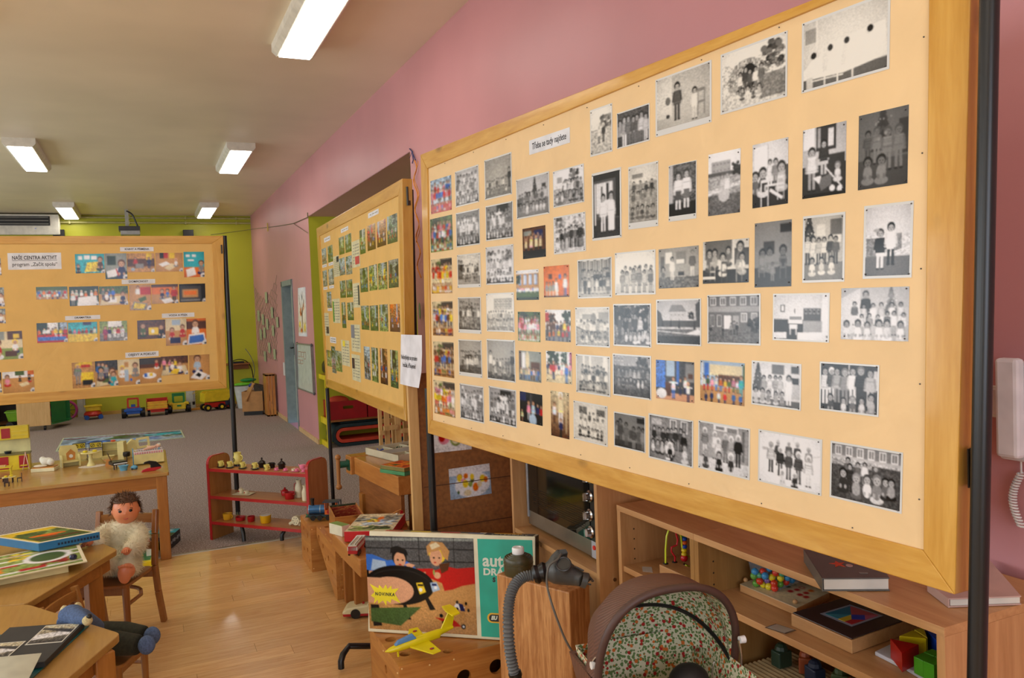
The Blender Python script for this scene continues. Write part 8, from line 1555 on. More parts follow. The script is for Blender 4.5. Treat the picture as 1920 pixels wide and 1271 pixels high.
book('dark grey-green picture book with orange figures on the cabinet top', [(1508, 1030), (1640, 1040), (1668, 1083), (1543, 1084)], ZC, .030, (88, 88, 82), 3, [(fig(.36, .52, .13), (206, 70, 30)), (fig(.66, .42, .11), (206, 70, 30)), (fig(.5, .3, .08), (206, 70, 30)), (circle(.52, .55, .05, 16), (190, 160, 150)), ([(.6, .8), (.72, .8), (.72, .84), (.6, .84)], (130, 130, 120))])
book('pale pinkish closed book lying behind the thick black pole', [(1740, 1092), (1856, 1050), (1915, 1117), (1780, 1122)], ZC, .020, (196, 164, 152), 3, [([(.1, .1), (.5, .05), (.5, .09), (.1, .14)], (206, 180, 168))])
pd = 1.70; c0 = gm(1252, 1256, pd); PA = V(.985, -.16, 0).normalized(); PBk = V(.16, .985, 0).normalized(); ha = .158; hb = .195
BRO = NT('brown_ribbed_fabric'); wv_ = BRO.n('ShaderNodeTexWave'); wv_.inputs['Scale'].default_value = 55; wv_.bands_direction = 'DIAGONAL'; BRO.l(BRO.coords(), wv_.inputs['Vector']); BRO.color(BRO.ramp(wv_.outputs['Fac'], [(.2, (92, 62, 50)), (.8, (112, 78, 64))])); BRO.bump(wv_.outputs['Fac'], .3, .002); BROM = BRO.fin(.5, .4)
s = NT('floral_lining'); vv_ = s.coords(); vo = s.n('ShaderNodeTexVoronoi'); vo.inputs['Scale'].default_value = 92; s.l(vv_, vo.inputs['Vector']); v2 = s.n('ShaderNodeTexVoronoi'); v2.inputs['Scale'].default_value = 150; s.l(vv_, v2.inputs['Vector'])
gr = s.mix(s.math('LESS_THAN', v2.outputs['Distance'], .47), (214, 208, 178), (104, 128, 76)); hsv = s.n('ShaderNodeSeparateColor'); s.l(vo.outputs['Color'], hsv.inputs['Color'])
fl_c = s.mix(s.math('GREATER_THAN', hsv.outputs[0], .5), (206, 110, 50), (172, 44, 40)); f_on = s.math('MULTIPLY', s.math('LESS_THAN', vo.outputs['Distance'], .40), s.math('GREATER_THAN', hsv.outputs[1], .45)); s.color(s.mix(f_on, gr, fl_c)); FLOR = s.fin(.8, .2)
t = thing('doll_pram', 'brown doll pram with open hood lined in small-flowered cloth', 'pram', (c0.x, c0.y, 0))
def arch(tilt, k=26, sc=1.0, fl=0.0):                   # tilt 0: vertical rim, 90: lying back
    up_ = V(0, 0, 1) * cos(tilt) + PBk * sin(tilt); out = []
    for i in range(k + 1):
        a = PI * i / k; cx = cos(a); out.append(c0 - PA * (ha * sc * (abs(cx) ** .82) * (1 if cx > 0 else -1)) + up_ * (hb * sc * abs(sin(a)) ** .75))
    return out
tl = [rad(x) for x in (-12, 4, 20, 36, 54, 74, 98)]
def dome(sc, mat, nm, par, flipf):
    m = MB(); rows = [arch(a, 26, sc * (1 - .03 * (i % 2))) for i, a in enumerate(tl)]; n = 27; vs = [p for r in rows for p in r]
    fs = [(i * n + j, i * n + j + 1, (i + 1) * n + j + 1, (i + 1) * n + j) for i in range(len(rows) - 1) for j in range(n - 1)]; m.add(vs, [tuple(reversed(f)) for f in fs] if flipf else fs); return m.B(nm, mat, par, True)
hood = dome(1.0, BROM, 'hood', t, False); dome(.955, FLOR, 'lining', hood, True)
ra = arch(tl[0] - .02, 30, .99); MB().tube(ra, .0085, 10).B('hood_rim', pn((74, 50, 42), .5), hood, True)
rb_ = arch(rad(64), 26, .93); MB().tube(rb_, .0050, 8).B('hood_bow', BLACK, hood, True)
st_p = arch(rad(18), 26, .93); MB().tube(st_p[18:], .0014, 6).B('chrome_bow', CHROME, hood, True)
for s_, px in ((-1, (1108, 1248)), (1, (1396, 1198))):
    b = gm(px[0], px[1], pd - .03 if s_ < 0 else pd - .0); MB().tube([b, b + PA * (.018 if s_ < 0 else -.012)], [.008, .0075], 14).B('knob', WHITE, t, True)
    MB().tube([b + PA * (.014 * -s_), b + V(.01 * -s_, 0, -.03), b + V(.012 * -s_, 0, -.12)], .003, 8).B('hood_strut', CHROME, t, True)
b = gm(1112, 1240, pd - .03); MB().tube([b, b + V(.014, 0, .012), b + V(.018, 0, .02)], [.0035, .003, .003], 8).ball(b + V(.018, 0, .022), .007).B('latch', CHROME, t, True)
MB().tube([gm(1340, 1240, pd - .02), gm(1336, 1256, pd - .02), gm(1335, 1290, pd - .02)], .0022, 8).B('latch', CHROME, t, True)
bx0 = c0 - V(0, 0, .012)
def P3d(a, b, z): return bx0 + PA * a + PBk * b + V(0, 0, z)
prof = [(-.155, .185), (.155, .185), (.155, -.42), (-.155, -.42)]
for nm, mt, sc_, z_b, z_t in (('body_shell', BROM, 1.0, -.20, 0),):
    bot_ = [P3d(a * .75, b * .9 - .01, z_b) for a, b in prof]; top_ = [P3d(a, b, z_t) for a, b in prof]; 
    for i in range(4):
        j = (i + 1) % 4; cc_ = sum(top_, Vc()) / 4; MB().hexa([bot_[i], bot_[j], bot_[j].lerp(cc_, .06), bot_[i].lerp(cc_, .06)], [top_[i], top_[j], top_[j].lerp(cc_, .05), top_[i].lerp(cc_, .05)]).B(nm, mt, t)
    MB().hexa([p - V(0, 0, .006) for p in bot_], bot_).B('body_floor', mt, t)
for i in range(4): j = (i + 1) % 4; a_, b_, c_, d_ = bot_[i].lerp(cc_, .07), bot_[j].lerp(cc_, .07), top_[i].lerp(cc_, .06), top_[j].lerp(cc_, .06); a_.z = b_.z = bot_[i].z + .001; k_ = V(0, 0, .02); MB().add([a_, b_, d_ + k_, c_ + k_], [(0, 1, 2, 3)]).B('body_lining', FLOR, t)
ins = [P3d(a * .84, b * .9, -.13) for a, b in prof]; MB().hexa([p - V(0, 0, .05) for p in ins], ins).B('bedding', FLOR, t)
o = MB().ball(P3d(-.02, .06, -.075), .07, 18, 10, (1.2, .8, .55)).B('pillow', pn((206, 194, 130), .8), t, True)
for a in (-.13, .13):
    MB().tube([P3d(a, .12, -.21), P3d(a, -.34, -.21)], .005, 8).tube([P3d(a, .10, -.20), P3d(a, -.30, -.56)], .005, 8).tube([P3d(a, -.30, -.20), P3d(a, .10, -.56)], .005, 8).B('chassis', CHROME, t, True)
for a in (-.15, .15):
    for b in (.10, -.30): c_ = P3d(a, b, 0); c_.z = .105; MB().torus(c_, .095, .010, PBk, V(0, 0, 1), 28, 8).B('tyre', WHITE, t, True); m = MB().cyl(c_ - PA * .012, c_ + PA * .012, .012, n=12); [m.cyl(c_, c_ + (PBk * cos(k * PI / 4) + V(0, 0, 1) * sin(k * PI / 4)) * .09, .0014, n=5) for k in range(8)]; m.B('spokes', CHROME, t)
for b in (.10, -.30): p_, q_ = P3d(-.15, b, 0), P3d(.15, b, 0); p_.z = q_.z = .105; MB().cyl(p_, q_, .006, n=8).B('axle', CHROME, t); MB().tube([P3d(-.13, b, -.56), V(P3d(-.13, b, 0).x, P3d(-.13, b, 0).y, .105)], .005, 8).tube([P3d(.13, b, -.56), V(P3d(.13, b, 0).x, P3d(.13, b, 0).y, .105)], .005, 8).B('strut', CHROME, t, True)
o = MB().ball((0, 0, 0), .045, 18, 10, (1, .9, .8)).B('small_doll', pn((22, 18, 18), .6), None, True); hl = gm(1292, 1276, pd + .03); o.location = hl; tag(o, 'dark-haired small doll just showing at the bottom inside the pram', 'doll'); 
t = thing('wall_phone', 'white wall intercom phone with coiled cord at the right edge', 'phone', tuple(PX(1890, 760, XW)))
pts = [PX(a, b, XW - .002) for a, b in ((1890, 675), (1955, 672), (1955, 858), (1894, 855))]
ys = [p.y for p in pts]; y1_, y0_ = pts[0].y, pts[0].y - .085; zt_, zb_ = pts[0].z, pts[3].z
MB().prism([(0, 0), (.085, 0), (.078, zb_ - zt_), (.007, zb_ - zt_)], (XW - .001, y1_, zt_), (0, -1, 0), (0, 0, 1), .045).B('housing', pn((214, 210, 214), .35), t, bevel=.006)
MB().prism([(0, 0), (.05, 0), (.05, zb_ - zt_ - .0), (.0, zb_ - zt_ - .0)], (XW - .046, y1_ - .018, zt_ + .01), (0, -1, 0), (0, 0, 1), .03).B('handset', pn((220, 216, 218), .35), t, bevel=.008)
co = []; cy = PX(1915, 900, XW - .02).y
for i in range(220): a = i * .55; s_ = i / 219; co.append(V(XW - .02 + .007 * cos(a), cy + .007 * sin(a) + .02 * sin(s_ * PI), zb_ - .03 - s_ * .12))
MB().tube([V(XW - .02, cy, zb_), V(XW - .02, cy, zb_ - .03)], .0022, 6).tube(co, .0022, 6).B('coiled_cord', WHITE, t, True)
t = thing('light_switch', 'white double light switch between the black pole and the wall phone', 'switch', tuple(PX(1876, 752, XW)))
a, b = PX(1861, 722, XW), PX(1891, 784, XW); MB().box((XW - .010, b.y - .03, b.z), (XW, a.y, a.z)).B('plate', WHITE, t, bevel=.002); MB().box((XW - .016, b.y - .02, b.z + .007), (XW - .010, a.y - .008, a.z - .007)).B('rocker', pn((220, 214, 218), .3), t, bevel=.002)
YW = YF - .001
a, b = PY(0, 401, 14.35), PY(112, 440, 14.35); t = thing('air_conditioner', 'white wall air conditioner with black louvre high on the green wall', 'air conditioner', (-1.6, 14.45, b.z))
x0, x1, z0, z1 = -2.25, b.x, b.z, a.z
MB().prism([(0, .02), (.24, 0), (.25, .08), (.25, z1 - z0), (0, z1 - z0)], (x1, YF - .001, z0), (0, -1, 0), (0, 0, 1), x1 - x0).B('casing', pn((216, 210, 196), .4), t, bevel=.01)
MB().box((x0 + .05, YF - .262, z0 + .14), (x1 - .12, YF - .249, z1 - .03)).B('air_slot', BLACK, t)
for k in range(3): MB().box((x0 + .05, YF - .272, z0 + .16 + k * .05), (x1 - .14, YF - .262, z0 + .168 + k * .05)).B('louvre', pn((150, 146, 136), .4), t)
MB().box((x1 - .33, YF - .2535, z0 + .09), (x1 - .31, YF - .2505, z0 + .10)).B('status_lamp', pn((120, 140, 220), .2), t)
for px, lb in ((110.5, 'small black speaker right of the air conditioner'), (353, 'small black speaker below the far right lamp')):
    c = PY(px, 438, YF - .08); o = MB().cbox((0, 0, 0), (.16, .13, .12)).B('wall_speaker', BLACK, None, bevel=.004); o.location = c; o.location.y = YF - .068; tag(o, lb, 'speaker', 'wall speakers')
c = PY(243, 432, 13.9); t = thing('ceiling_projector', 'small projector hanging from the wall arm above the left board', 'projector', tuple(c))
MB().cbox(c + V(0, 0, .02), (.30, .26, .07)).B('casing', pn((60, 60, 62), .4), t, bevel=.006); MB().cbox(c + V(.01, -.02, -.045), (.27, .24, .06)).B('lower_casing', pn((170, 172, 170), .4), t, bevel=.006)
MB().cbox((c.x - .03, 13.9, (c.z + HC) / 2 + .03), (.05, .05, HC - c.z - .06)).B('mount', pn((170, 170, 160), .4), t); MB().tube(bez((c.x - .03, 13.88, HC - .02), (c.x + .08, 13.88, HC - .06), (c.x + .06, 13.88, c.z + .2), (c.x + .12, 13.88, c.z + .06), 8), .012, 8).B('cable', BLACK, t, True)
def ft(name, label, px, py, rz=0, g='toy vehicles on the carpet by the green wall', cat='toy'): p = PZ(px, py, 0); return thing(name, label, cat, (p.x, p.y, 0), rz, g)
def wheels(t, xs, ys, r, w=.03, mat=BLACK, hub=None):
    for x in xs:
        for y in ys:
            o = MB().cyl((x, y - w / 2, r), (x, y + w / 2, r), r, n=16).bl('wheel', mat, t, True)
            if hub: MB().cyl((x, y - w / 2 - .004, r), (x, y + w / 2 + .004, r), r * .45, n=12).bl('hub', hub, o, True)
TY, TRd, TB, TG = pn((226, 196, 40), .35), pn((190, 36, 24), .35), pn((30, 84, 170), .35), pn((26, 120, 60), .35)
t = ft('toy_cart', 'red toy car with yellow tub on top beside the left white duct', 175, 785, .1); MB().lathe((0, 0, .05), [(0, 0), (.11, .0), (.13, .03), (.10, .07), (0, .08)], 20, 1.0, 1.3).bl('body', TRd, t, True); MB().box((-.10, -.08, .125), (.11, .10, .20)).bl('tub', TY, t, bevel=.015); MB().box((-.12, -.10, .195), (.13, .12, .21)).bl('tub_rim', TY, t, bevel=.005); wheels(t, (-.09, .10), (-.10, .10), .035, .04, TB)
t = ft('toy_tractor', 'blue toy tractor with red roll bar', 251, 782, 0)
MB().box((-.10, -.12, .06), (.10, .16, .15)).bl('body', TB, t, bevel=.01); MB().box((-.13, -.14, .10), (.13, -.04, .14)).bl('fender', TB, t, bevel=.01); d = curve_mesh([rrect(-.085, 0, .085, .16, .02, 3), rrect(-.06, 0.015, .06, .135, .015, 3)], .03, basis(V(0, -.02, .145), V(1, 0, 0), V(0, 0, 1))); d.bl('roll_bar', TRd, t)
for x in (-.135, .135): MB().cyl((x - .03, -.05, .075), (x + .03, -.05, .075), .075, n=18).bl('wheel', BLACK, t, True); MB().cyl((x * .8 - .02, .14, .045), (x * .8 + .02, .14, .045), .045, n=16).bl('wheel', BLACK, t, True)
MB().cbox((0, 0, .175), (.06, .06, .05)).bl('seat', TB, t)
t = ft('toy_trailer', 'red and yellow toy trailer between the tractor and the green-roofed truck', 296, 778, 0)
for s_, (lo, hi) in enumerate((((-.155, -.14, .11), (.155, -.125, .23)), ((-.155, .125, .11), (.155, .14, .26)), ((-.155, -.14, .11), (-.14, .14, .25)), ((.14, -.14, .11), (.155, .14, .25)), ((-.155, -.14, .10), (.155, .14, .115)))): MB().box(lo, hi).bl('side_panel', pn((226, 160, 40), .4) if s_ == 0 else TRd, t, bevel=.003)
for z in (.14, .18): MB().box((-.15, -.146, z), (.15, -.139, z + .008)).bl('rib', TY, t)
MB().box((-.10, -.11, .06), (.10, .11, .10)).bl('chassis', TRd, t)
for x in (-.125, .125):
    for y in (-.08, .1): MB().cyl((x - .02, y, .05), (x + .02, y, .05), .05, n=16).bl('wheel', BLACK, t, True)
t = ft('toy_truck', 'yellow toy truck with green cab frame', 336, 773, 0); MB().box((-.10, -.13, .06), (.10, .14, .16)).bl('body', TY, t, bevel=.012); MB().box((-.15, -.10, .13), (-.08, .02, .17)).bl('fender', TY, t, bevel=.01); MB().box((.08, -.10, .13), (.15, .02, .17)).bl('fender', TY, t, bevel=.01)
curve_mesh([rrect(-.095, 0, .095, .15, .012, 3), rrect(-.065, 0.015, .065, .11, .01, 3)], .05, basis(V(0, .02, .155), V(1, 0, 0), V(0, 0, 1))).bl('cab_frame', TG, t); MB().prism([(-.10, 0), (.10, 0), (.085, .012), (-.085, .012)], (0, .06, .30), (1, 0, 0), (0, 0, 1), .10).bl('roof', TG, t)
for x in (-.145, .145): MB().cyl((x - .03, -.03, .075), (x + .03, -.03, .075), .075, n=18).bl('wheel', BLACK, t, True); MB().cyl((x * .8 - .02, .12, .045), (x * .8 + .02, .12, .045), .045, n=16).bl('wheel', BLACK, t, True)
MB().box((-.03, -.15, .11), (.03, -.13, .135)).bl('grille', TG, t)
t = ft('toy_dump_truck', 'large yellow toy dump truck with red chassis, biggest of the row', 406, 768, .25, ); MB().prism([(-.22, .16), (-.20, .29), (-.17, .31), (.13, .31), (.24, .33), (.16, .15), (-.10, .15)], (0, .12, 0), (1, 0, 0), (0, 0, 1), .02).bl('tipper_side', TY, t); MB().prism([(-.22, .16), (-.20, .29), (-.17, .31), (.13, .31), (.24, .33), (.16, .15), (-.10, .15)], (0, -.10, 0), (1, 0, 0), (0, 0, 1), .02).bl('tipper_side', TY, t)
MB().box((-.21, -.11, .15), (.16, .11, .165)).box((-.215, -.11, .15), (-.2, .11, .29)).bl('tipper_bed', TY, t); MB().box((-.16, -.09, .05), (.12, .09, .13)).bl('chassis', TRd, t, bevel=.01); MB().box((.12, -.09, .06), (.26, .09, .17)).bl('cab', pn((40, 50, 70), .3), t, bevel=.015); MB().box((.16, -.095, .03), (.28, .095, .07)).bl('bumper', TRd, t, bevel=.01)
wheels(t, (-.17, .05, .22), (-.10, .10), .055, .05, BLACK, TY)
t = ft('toy_crane', 'small yellow toy crane left of the dump truck', 370, 768); MB().box((-.09, -.05, 0), (.07, .05, .03)).bl('base', pn((222, 150, 40), .4), t); m = MB()
for x in (-.018, .018): m.beam((x, 0, .03), (x, 0, .30), .008, .008)
for k in range(7): m.beam((-.018, 0, .05 + k * .036), (.018, 0, .085 + k * .036), .005, .005)
m.bl('mast', TY, t); MB().tube([(-.05, -.02, .09), (-.05, -.02, .14)], .02, 10).bl('hook_block', BLACK, t, True); MB().beam((0, 0, .30), (-.07, 0, .26), .008, .008).bl('jib', TY, t)
q = [PZ(118, 822, 0), PZ(340, 806.5, 0), PZ(347, 820.5, 0), PZ(104, 847, 0)]; c = sum(q, Vc()) / 4; t = thing('play_rug', 'thin blue printed play rug with pale border on the carpet', 'rug', (c.x, c.y, 0)); MB().hexa(q, [p + V(0, 0, .005) for p in q]).B('rug', pn((170, 186, 160), .8), t)
printed('rug_print', [p + V(0, 0, .005) for p in q], 120, 40, 'bg a;tx 0 1 .35 6;tr .1 .3 .2 a;tr .3 .6 .14 b;tr .4 .8 .10 B;tr .5 .3 .16 g;tr .62 .4 .14 h;tr .7 .7 .12 b;tr .85 .3 .16 c;tr .93 .6 .12 g;li .3 .75 1.4 .6 .03 w;li 1.3 .7 2.2 .4 .03 w;tr .05 .8 .14 g;li 0 .12 3 .02 .03 r', 14, t, lift=.0006, border=(.012, .012, .035, .035), bcol=(196, 204, 170))
t = ft('rolling_cupboard', 'birch plywood box on castors with curved green side, below the left board', 72, 808, 0, None, 'cupboard'); x0, x1 = -.25, .16; zt_ = .70
MB().box((x0, 0, .07), (x1, .02, zt_)).bl('front_panel', birch('Z'), t, bevel=.003); MB().box((x0, 0.02, .07), (x0 + .02, .5, zt_)).bl('side_panel', birch('Z'), t)
MB().prism([(0, 0), (.0, 0), (.02, .0), (.20, .35), (.22, .60), (0, .62)], (x1, .02, .075), (1, 0, 0), (0, 1, 0), .015).bl('green_base', TG, t); MB().beam((x1 + .012, .03, .40), (x1 + .16, .34, .40), .012, .6).bl('green_side', TG, t); MB().box((x1, .60, .075), (x1 + .2, .62, zt_)).bl('green_side', TG, t)
for x in (-.15, .08): MB().cyl((x - .015, .05, .035), (x + .015, .05, .035), .035, n=14).cyl((x, .05, .035), (x, .05, .075), .01, n=8).bl('castor', BLACK, t, True)
t = ft('balance_bike', 'small bicycle with pink tyres half behind the green side', 124, 788, 0, None, 'bicycle'); c = V(.02, 0, .155)
MB().torus(c, .135, .02, (1, 0, 0), (0, 0, 1), 28, 8).bl('tyre', pn((176, 60, 120), .5), t, True); MB().torus(c + V(-.36, .25, 0), .135, .02, (1, 0, 0), (0, 0, 1), 28, 8).bl('tyre', pn((176, 60, 120), .5), t, True)
m = MB().cyl(c - V(0, .03, 0), c + V(0, .03, 0), .05, n=14)
for k in range(8): m.cyl(c, c + V(cos(k * PI / 4), 0, sin(k * PI / 4)) * .12, .005, n=5)
m.bl('spokes', pn((70, 110, 50), .4), t); MB().tube([c, c + V(-.10, 0, .13), c + V(-.13, 0, .28), c + V(-.12, .02, .42)], .012, 10).bl('fork', CHROME, t, True); MB().tube([c + V(-.11, .01, .17), c + V(-.34, .22, .02)], .014, 10).bl('frame_tube', pn((130, 60, 90), .4), t, True)
t = ft('toy_wagon', 'lime green toy tub on black wheels left of the plywood box', 30, 802, 0, None, 'toy'); MB().hexa([(-.08, -.08, .10), (.14, -.08, .10), (.14, .12, .10), (-.08, .12, .10)], [(-.11, -.11, .24), (.16, -.11, .24), (.16, .15, .24), (-.11, .15, .24)]).bl('tub', pn((120, 170, 40), .4), t, bevel=.01); MB().box((-.12, -.12, .235), (.17, .16, .25)).bl('tub_rim', pn((120, 170, 40), .4), t); wheels(t, (-.06, .11), (-.10, .12), .05, .04)
p = PZ(2, 806, 0); o = MB().ball((0, 0, .17), .17, 20, 12, (.9, .9, 1.0)).tube([(0, 0, .01), (0, 0, .2)], .152, 20).B('green_pouf', pn((96, 136, 60), .8), None, True); o.location = (p.x - .16, p.y, 0); tag(o, 'round green pouf cut by the left edge on the far carpet', 'pouf')
t = ft('low_open_cupboard', 'dark open cupboard behind the green tub at the left edge', 24, 803, 0, None, 'cupboard'); m = MB().box((-.35, .2, 0), (-.33, .6, .8)).box((.34, .2, 0), (.36, .6, .8)).box((-.35, .2, .78), (.36, .6, .8)).box((-.35, .2, .38), (.36, .6, .40)).box((-.35, .2, .04), (.36, .6, .06)); m.bl('carcass', darkbeech('X'), t); MB().box((-.35, .58, 0), (.36, .6, .8)).bl('back_panel', pn((60, 40, 26), .6), t)
t = ft('cardboard_box', 'open cardboard-coloured box full of oddments on a dark dolly, far right corner', 474, 776, 0, None, 'box'); q = [V(-.16, -.12, 0), V(.13, -.22, 0), V(.19, .04, 0), V(-.05, .14, 0)]; KR = pn((176, 128, 74), .7)
for i in range(4): j = (i + 1) % 4; a, b = q[i], q[j]; c_ = sum(q, Vc()) / 4; MB().hexa([a + V(0, 0, .06), b + V(0, 0, .06), b.lerp(c_, .06) + V(0, 0, .06), a.lerp(c_, .06) + V(0, 0, .06)], [a + V(0, 0, .36), b + V(0, 0, .36), b.lerp(c_, .06) + V(0, 0, .36), a.lerp(c_, .06) + V(0, 0, .36)]).bl('box_side', KR, t)
MB().hexa([p.lerp(V(.05, -.08, 0), .1) + V(0, 0, .0) for p in q], [p.lerp(V(.05, -.08, 0), .1) + V(0, 0, .062) for p in q]).bl('dolly', BLACK, t)
b0 = t.location
def junk(lb, dx, dy, z, m, mat, sm=False): o = m.B('oddment', mat, None, sm); o.location = b0 + V(dx, dy, z); tag(o, lb, 'toy', 'oddments in the corner box')
junk('dark woven oddment sticking out of the corner box', .14, -.12, .20, MB().hexa([(-.1, -.06, 0), (.1, -.1, 0), (.12, .06, 0), (-.08, .08, 0)], [(-.13, -.04, .26), (.08, -.08, .22), (.10, .04, .22), (-.10, .06, .28)]), pn((50, 42, 30), .7, var=.3, scale=60))
junk('tilted brown card flap in the corner box', .0, -.06, .22, MB().beam((-.12, -.02, .0), (.02, .0, .26), .2, .012), KR); junk('blue gadget hanging over the corner box', .01, -.02, .42, MB().ball((0, 0, .02), .045, 12, 8, (1.2, .8, .8)), pn((24, 50, 130), .4), True); MB().tube(bez(b0 + V(.0, 0, .47), b0 + V(.08, 0, .6), b0 + V(.1, .02, .8), b0 + V(-.05, .1, 1.0), 10), .005, 6).B('cable', BLACK, t, True)
p = PZ(461, 764, 0); t = thing('white_bin', 'white plastic bin with bright green lids beside the corner box', 'bin', (p.x, p.y, 0)); MB().lathe((0, 0, 0), [(.0, 0), (.12, 0), (.17, .34), (.18, .36), (.165, .36), (.11, .02), (0, .02)], 20, 1, .8).bl('bin', pn((206, 210, 206), .4), t, True)
o = MB().ball((0, 0, 0), .14, 16, 8, (1.1, .7, .2)).bl('lid', pn((110, 200, 40), .4), t, True); o.location = (-.02, -.03, .39); o = MB().ball((0, 0, 0), .13, 16, 8, (1.0, .7, .25)).bl('lid', pn((20, 130, 60), .4), t, True); o.location = (.06, .0, .45)
t = ft('wooden_crate', 'slatted wooden fruit crate standing on end against the pink wall', 510, 781, 0, None, 'crate'); p = PZ(502, 781, 0); t.location = (p.x, p.y, 0); hc2 = .62
for k in range(3): MB().box((.0 + k * .045, .0, 0), (.0 + k * .045 + .038, .012, hc2)).bl('slat', OP['Z'], t)
for k in range(3): MB().box((0, .012 + k * .11, 0), (.012, .012 + k * .11 + .09, hc2)).bl('slat', OP['Z'], t)
MB().box((.0, .0, hc2 - .02), (.14, .33, hc2)).box((0, 0, 0), (.14, .33, .02)).bl('end_board', OP['X'], t)
a, b = PY(427, 682, YF - .2), PY(468, 692, YF - .2); t = thing('wall_shelf', 'small brown wall shelf with black cables in the green corner', 'shelf', (b.x, YF - .1, a.z)); MB().box((a.x - .1, YF - .3, a.z - .02), (b.x, YF - .0005, a.z)).B('board', darkbeech('X'), t); MB().box((b.x - .3, YF - .06, a.z - .11), (b.x, YF - .02, a.z - .02)).B('bracket', darkbeech('X'), t)
MB().tube(bez((a.x, YF - .25, a.z + .01), (a.x + .2, YF - .25, a.z + .12), (b.x + .1, YF - .2, a.z + .1), (b.x + .05, YF - .12, a.z - .42), 14), .008, 6).B('cable', BLACK, t, True); MB().box((a.x + .02, YF - .26, a.z), (a.x + .26, YF - .12, a.z + .03)).B('device', BLACK, t)
t = thing('wall_net', 'green net with small paper cards hanging on the pink wall', 'net', tuple(PX(505, 610, XW))); NET = pn((160, 144, 116), .7); y_a, y_b = PX(479, 600, XW).y, PX(524, 600, XW).y; z_a, z_b = PX(500, 545, XW).z, PX(500, 680, XW).z
m = MB(); nn = 9
def np_(u, v): sag = .28 * sin(u * PI) * (1 - v); return V(XW - .006, y_a + (y_b - y_a) * (u * (1 - .28 * v) + .14 * v), z_a + .18 - sag * (1) + (z_b - z_a - .1) * v)
for i in range(nn):
    for j in range(nn):
        m.tube([np_(i / nn, j / nn), np_((i + 1) / nn, (j + 1) / nn)], .0028, 4, False).tube([np_((i + 1) / nn, j / nn), np_(i / nn, (j + 1) / nn)], .0028, 4, False)
m.B('netting', NET, t)
for i, (px, py) in enumerate(((499, 558), (485, 592), (493, 599), (510, 586), (501, 608), (520, 604), (489, 627), (496, 624), (512, 620), (497, 668), (505, 652), (515, 664))):
    a = PX(px - 2.5, py - 10, XW - .012); b = PX(px + 2.5, py + 10, XW - .012); o = MB().box((-.002, -abs(b.y - a.y) / 2, -abs(a.z - b.z) / 2), (0, abs(b.y - a.y) / 2, abs(a.z - b.z) / 2)).B('paper_card', pn((170, 176, 140), .6), None); o.location = (a + b) / 2; tag(o, 'small greenish paper card pegged in the wall net, %s' % ('top', 'left edge, upper', 'second from the left, upper', 'upper right', 'centre', 'right edge', 'left edge, middle', 'left of centre, middle', 'right of centre, middle', 'lowest left', 'lower middle', 'lowest right')[i], 'card', 'paper cards in the wall net')
def flatX(name, label, cat, px, yy, prog, nx, ny, sd_, mat=MATTM, th_=.006):
    q = [PX(a, b, XW - th_) for a, b in px]; c = sum(q, Vc()) / 4; t = thing(name, label, cat, (XW - th_, c.y, c.z)); MB().hexa(q, [p + V(th_ - .0005, 0, 0) for p in q]).B('sheet', PAPER, t)
    printed('picture', q, nx, ny, prog, sd_, t, mat, lift=.0004); return t
flatX('tree_poster', 'tall poster of a bare tree with orange leaves beside the door', 'poster', [(558.5, 540), (572, 538), (575.5, 631), (560, 630)], 0, 'gr w u;li .5 .98 .52 .4 .06 n;li .5 .6 .2 .3 .035 n;li .52 .55 .8 .25 .035 n;li .5 .5 .45 .1 .025 n;li .3 .4 .15 .15 .02 n;li .7 .35 .6 .08 .02 n;tr .3 .5 .07 o;tr .7 .4 .06 o;tr .5 .2 .05 h;tr .2 .75 .06 y;tr .8 .8 .08 y;tr .4 .9 .08 o;re 0 .92 1 1 w', 26, 60, 2)
t = thing('whiteboard', 'small whiteboard with grey corners and a few sketches on the pink wall', 'whiteboard', tuple(PX(573, 690, XW))); q = [PX(a, b, XW - .02) for a, b in ((557, 644), (584, 647), (589, 738), (559.5, 727))]; c = sum(q, Vc()) / 4
MB().hexa([p + V(.019, 0, 0) for p in q], q).B('panel', pn((196, 204, 196), .2), t)
for i in range(4): j = (i + 1) % 4; MB().beam(q[i], q[j], .016, .024, (1, 0, 0)).B('frame_edge', pn((150, 152, 150), .35, .6), t); MB().ball(q[i], .02, 8, 6, (.6, 1, 1)).B('corner_cap', pn((70, 72, 74), .4), t, True)
for (a, b, d_, e) in ((559, 659, 564, 668), (565, 660, 569, 669), (570, 660, 573, 673), (559, 674, 563, 681), (564, 675, 568, 682)):
    q_ = [PX(a, b, XW - .0206), PX(d_, b + .4, XW - .0206), PX(d_, e, XW - .0206), PX(a, e, XW - .0206)]
    for i in range(4): MB().beam(q_[i], q_[(i + 1) % 4], .006, .001, (1, 0, 0)).B('sketch_line', pn((150, 90, 60), .6), t)
g = [PX(577, 407, XW - .01), PX(550, 419, XW - .01), PX(520, 424, XW - .01), PX(503, 426, XW - .01), PX(485, 428, XW - .01), PY(450, 433, YF - .01), PY(395, 440, YF - .01)]; t = thing('string_line', 'thin green string line with a clothes peg across the far corner', 'string', tuple(g[3])); MB().tube(g, .0045, 5).tube([g[0], g[0] + V(0, 0, .05)], .006, 6).tube([g[1], PX(577, 437, XW - .01)], .003, 4).B('string', pn((110, 106, 70), .7), t)
o = MB().cbox((0, 0, 0), (.012, .03, .12)).B('clothes_peg', pn((206, 180, 70), .5), None); o.location = g[3] + V(-.01, 0, -.0); tag(o, 'yellow wooden clothes peg on the string line', 'peg')
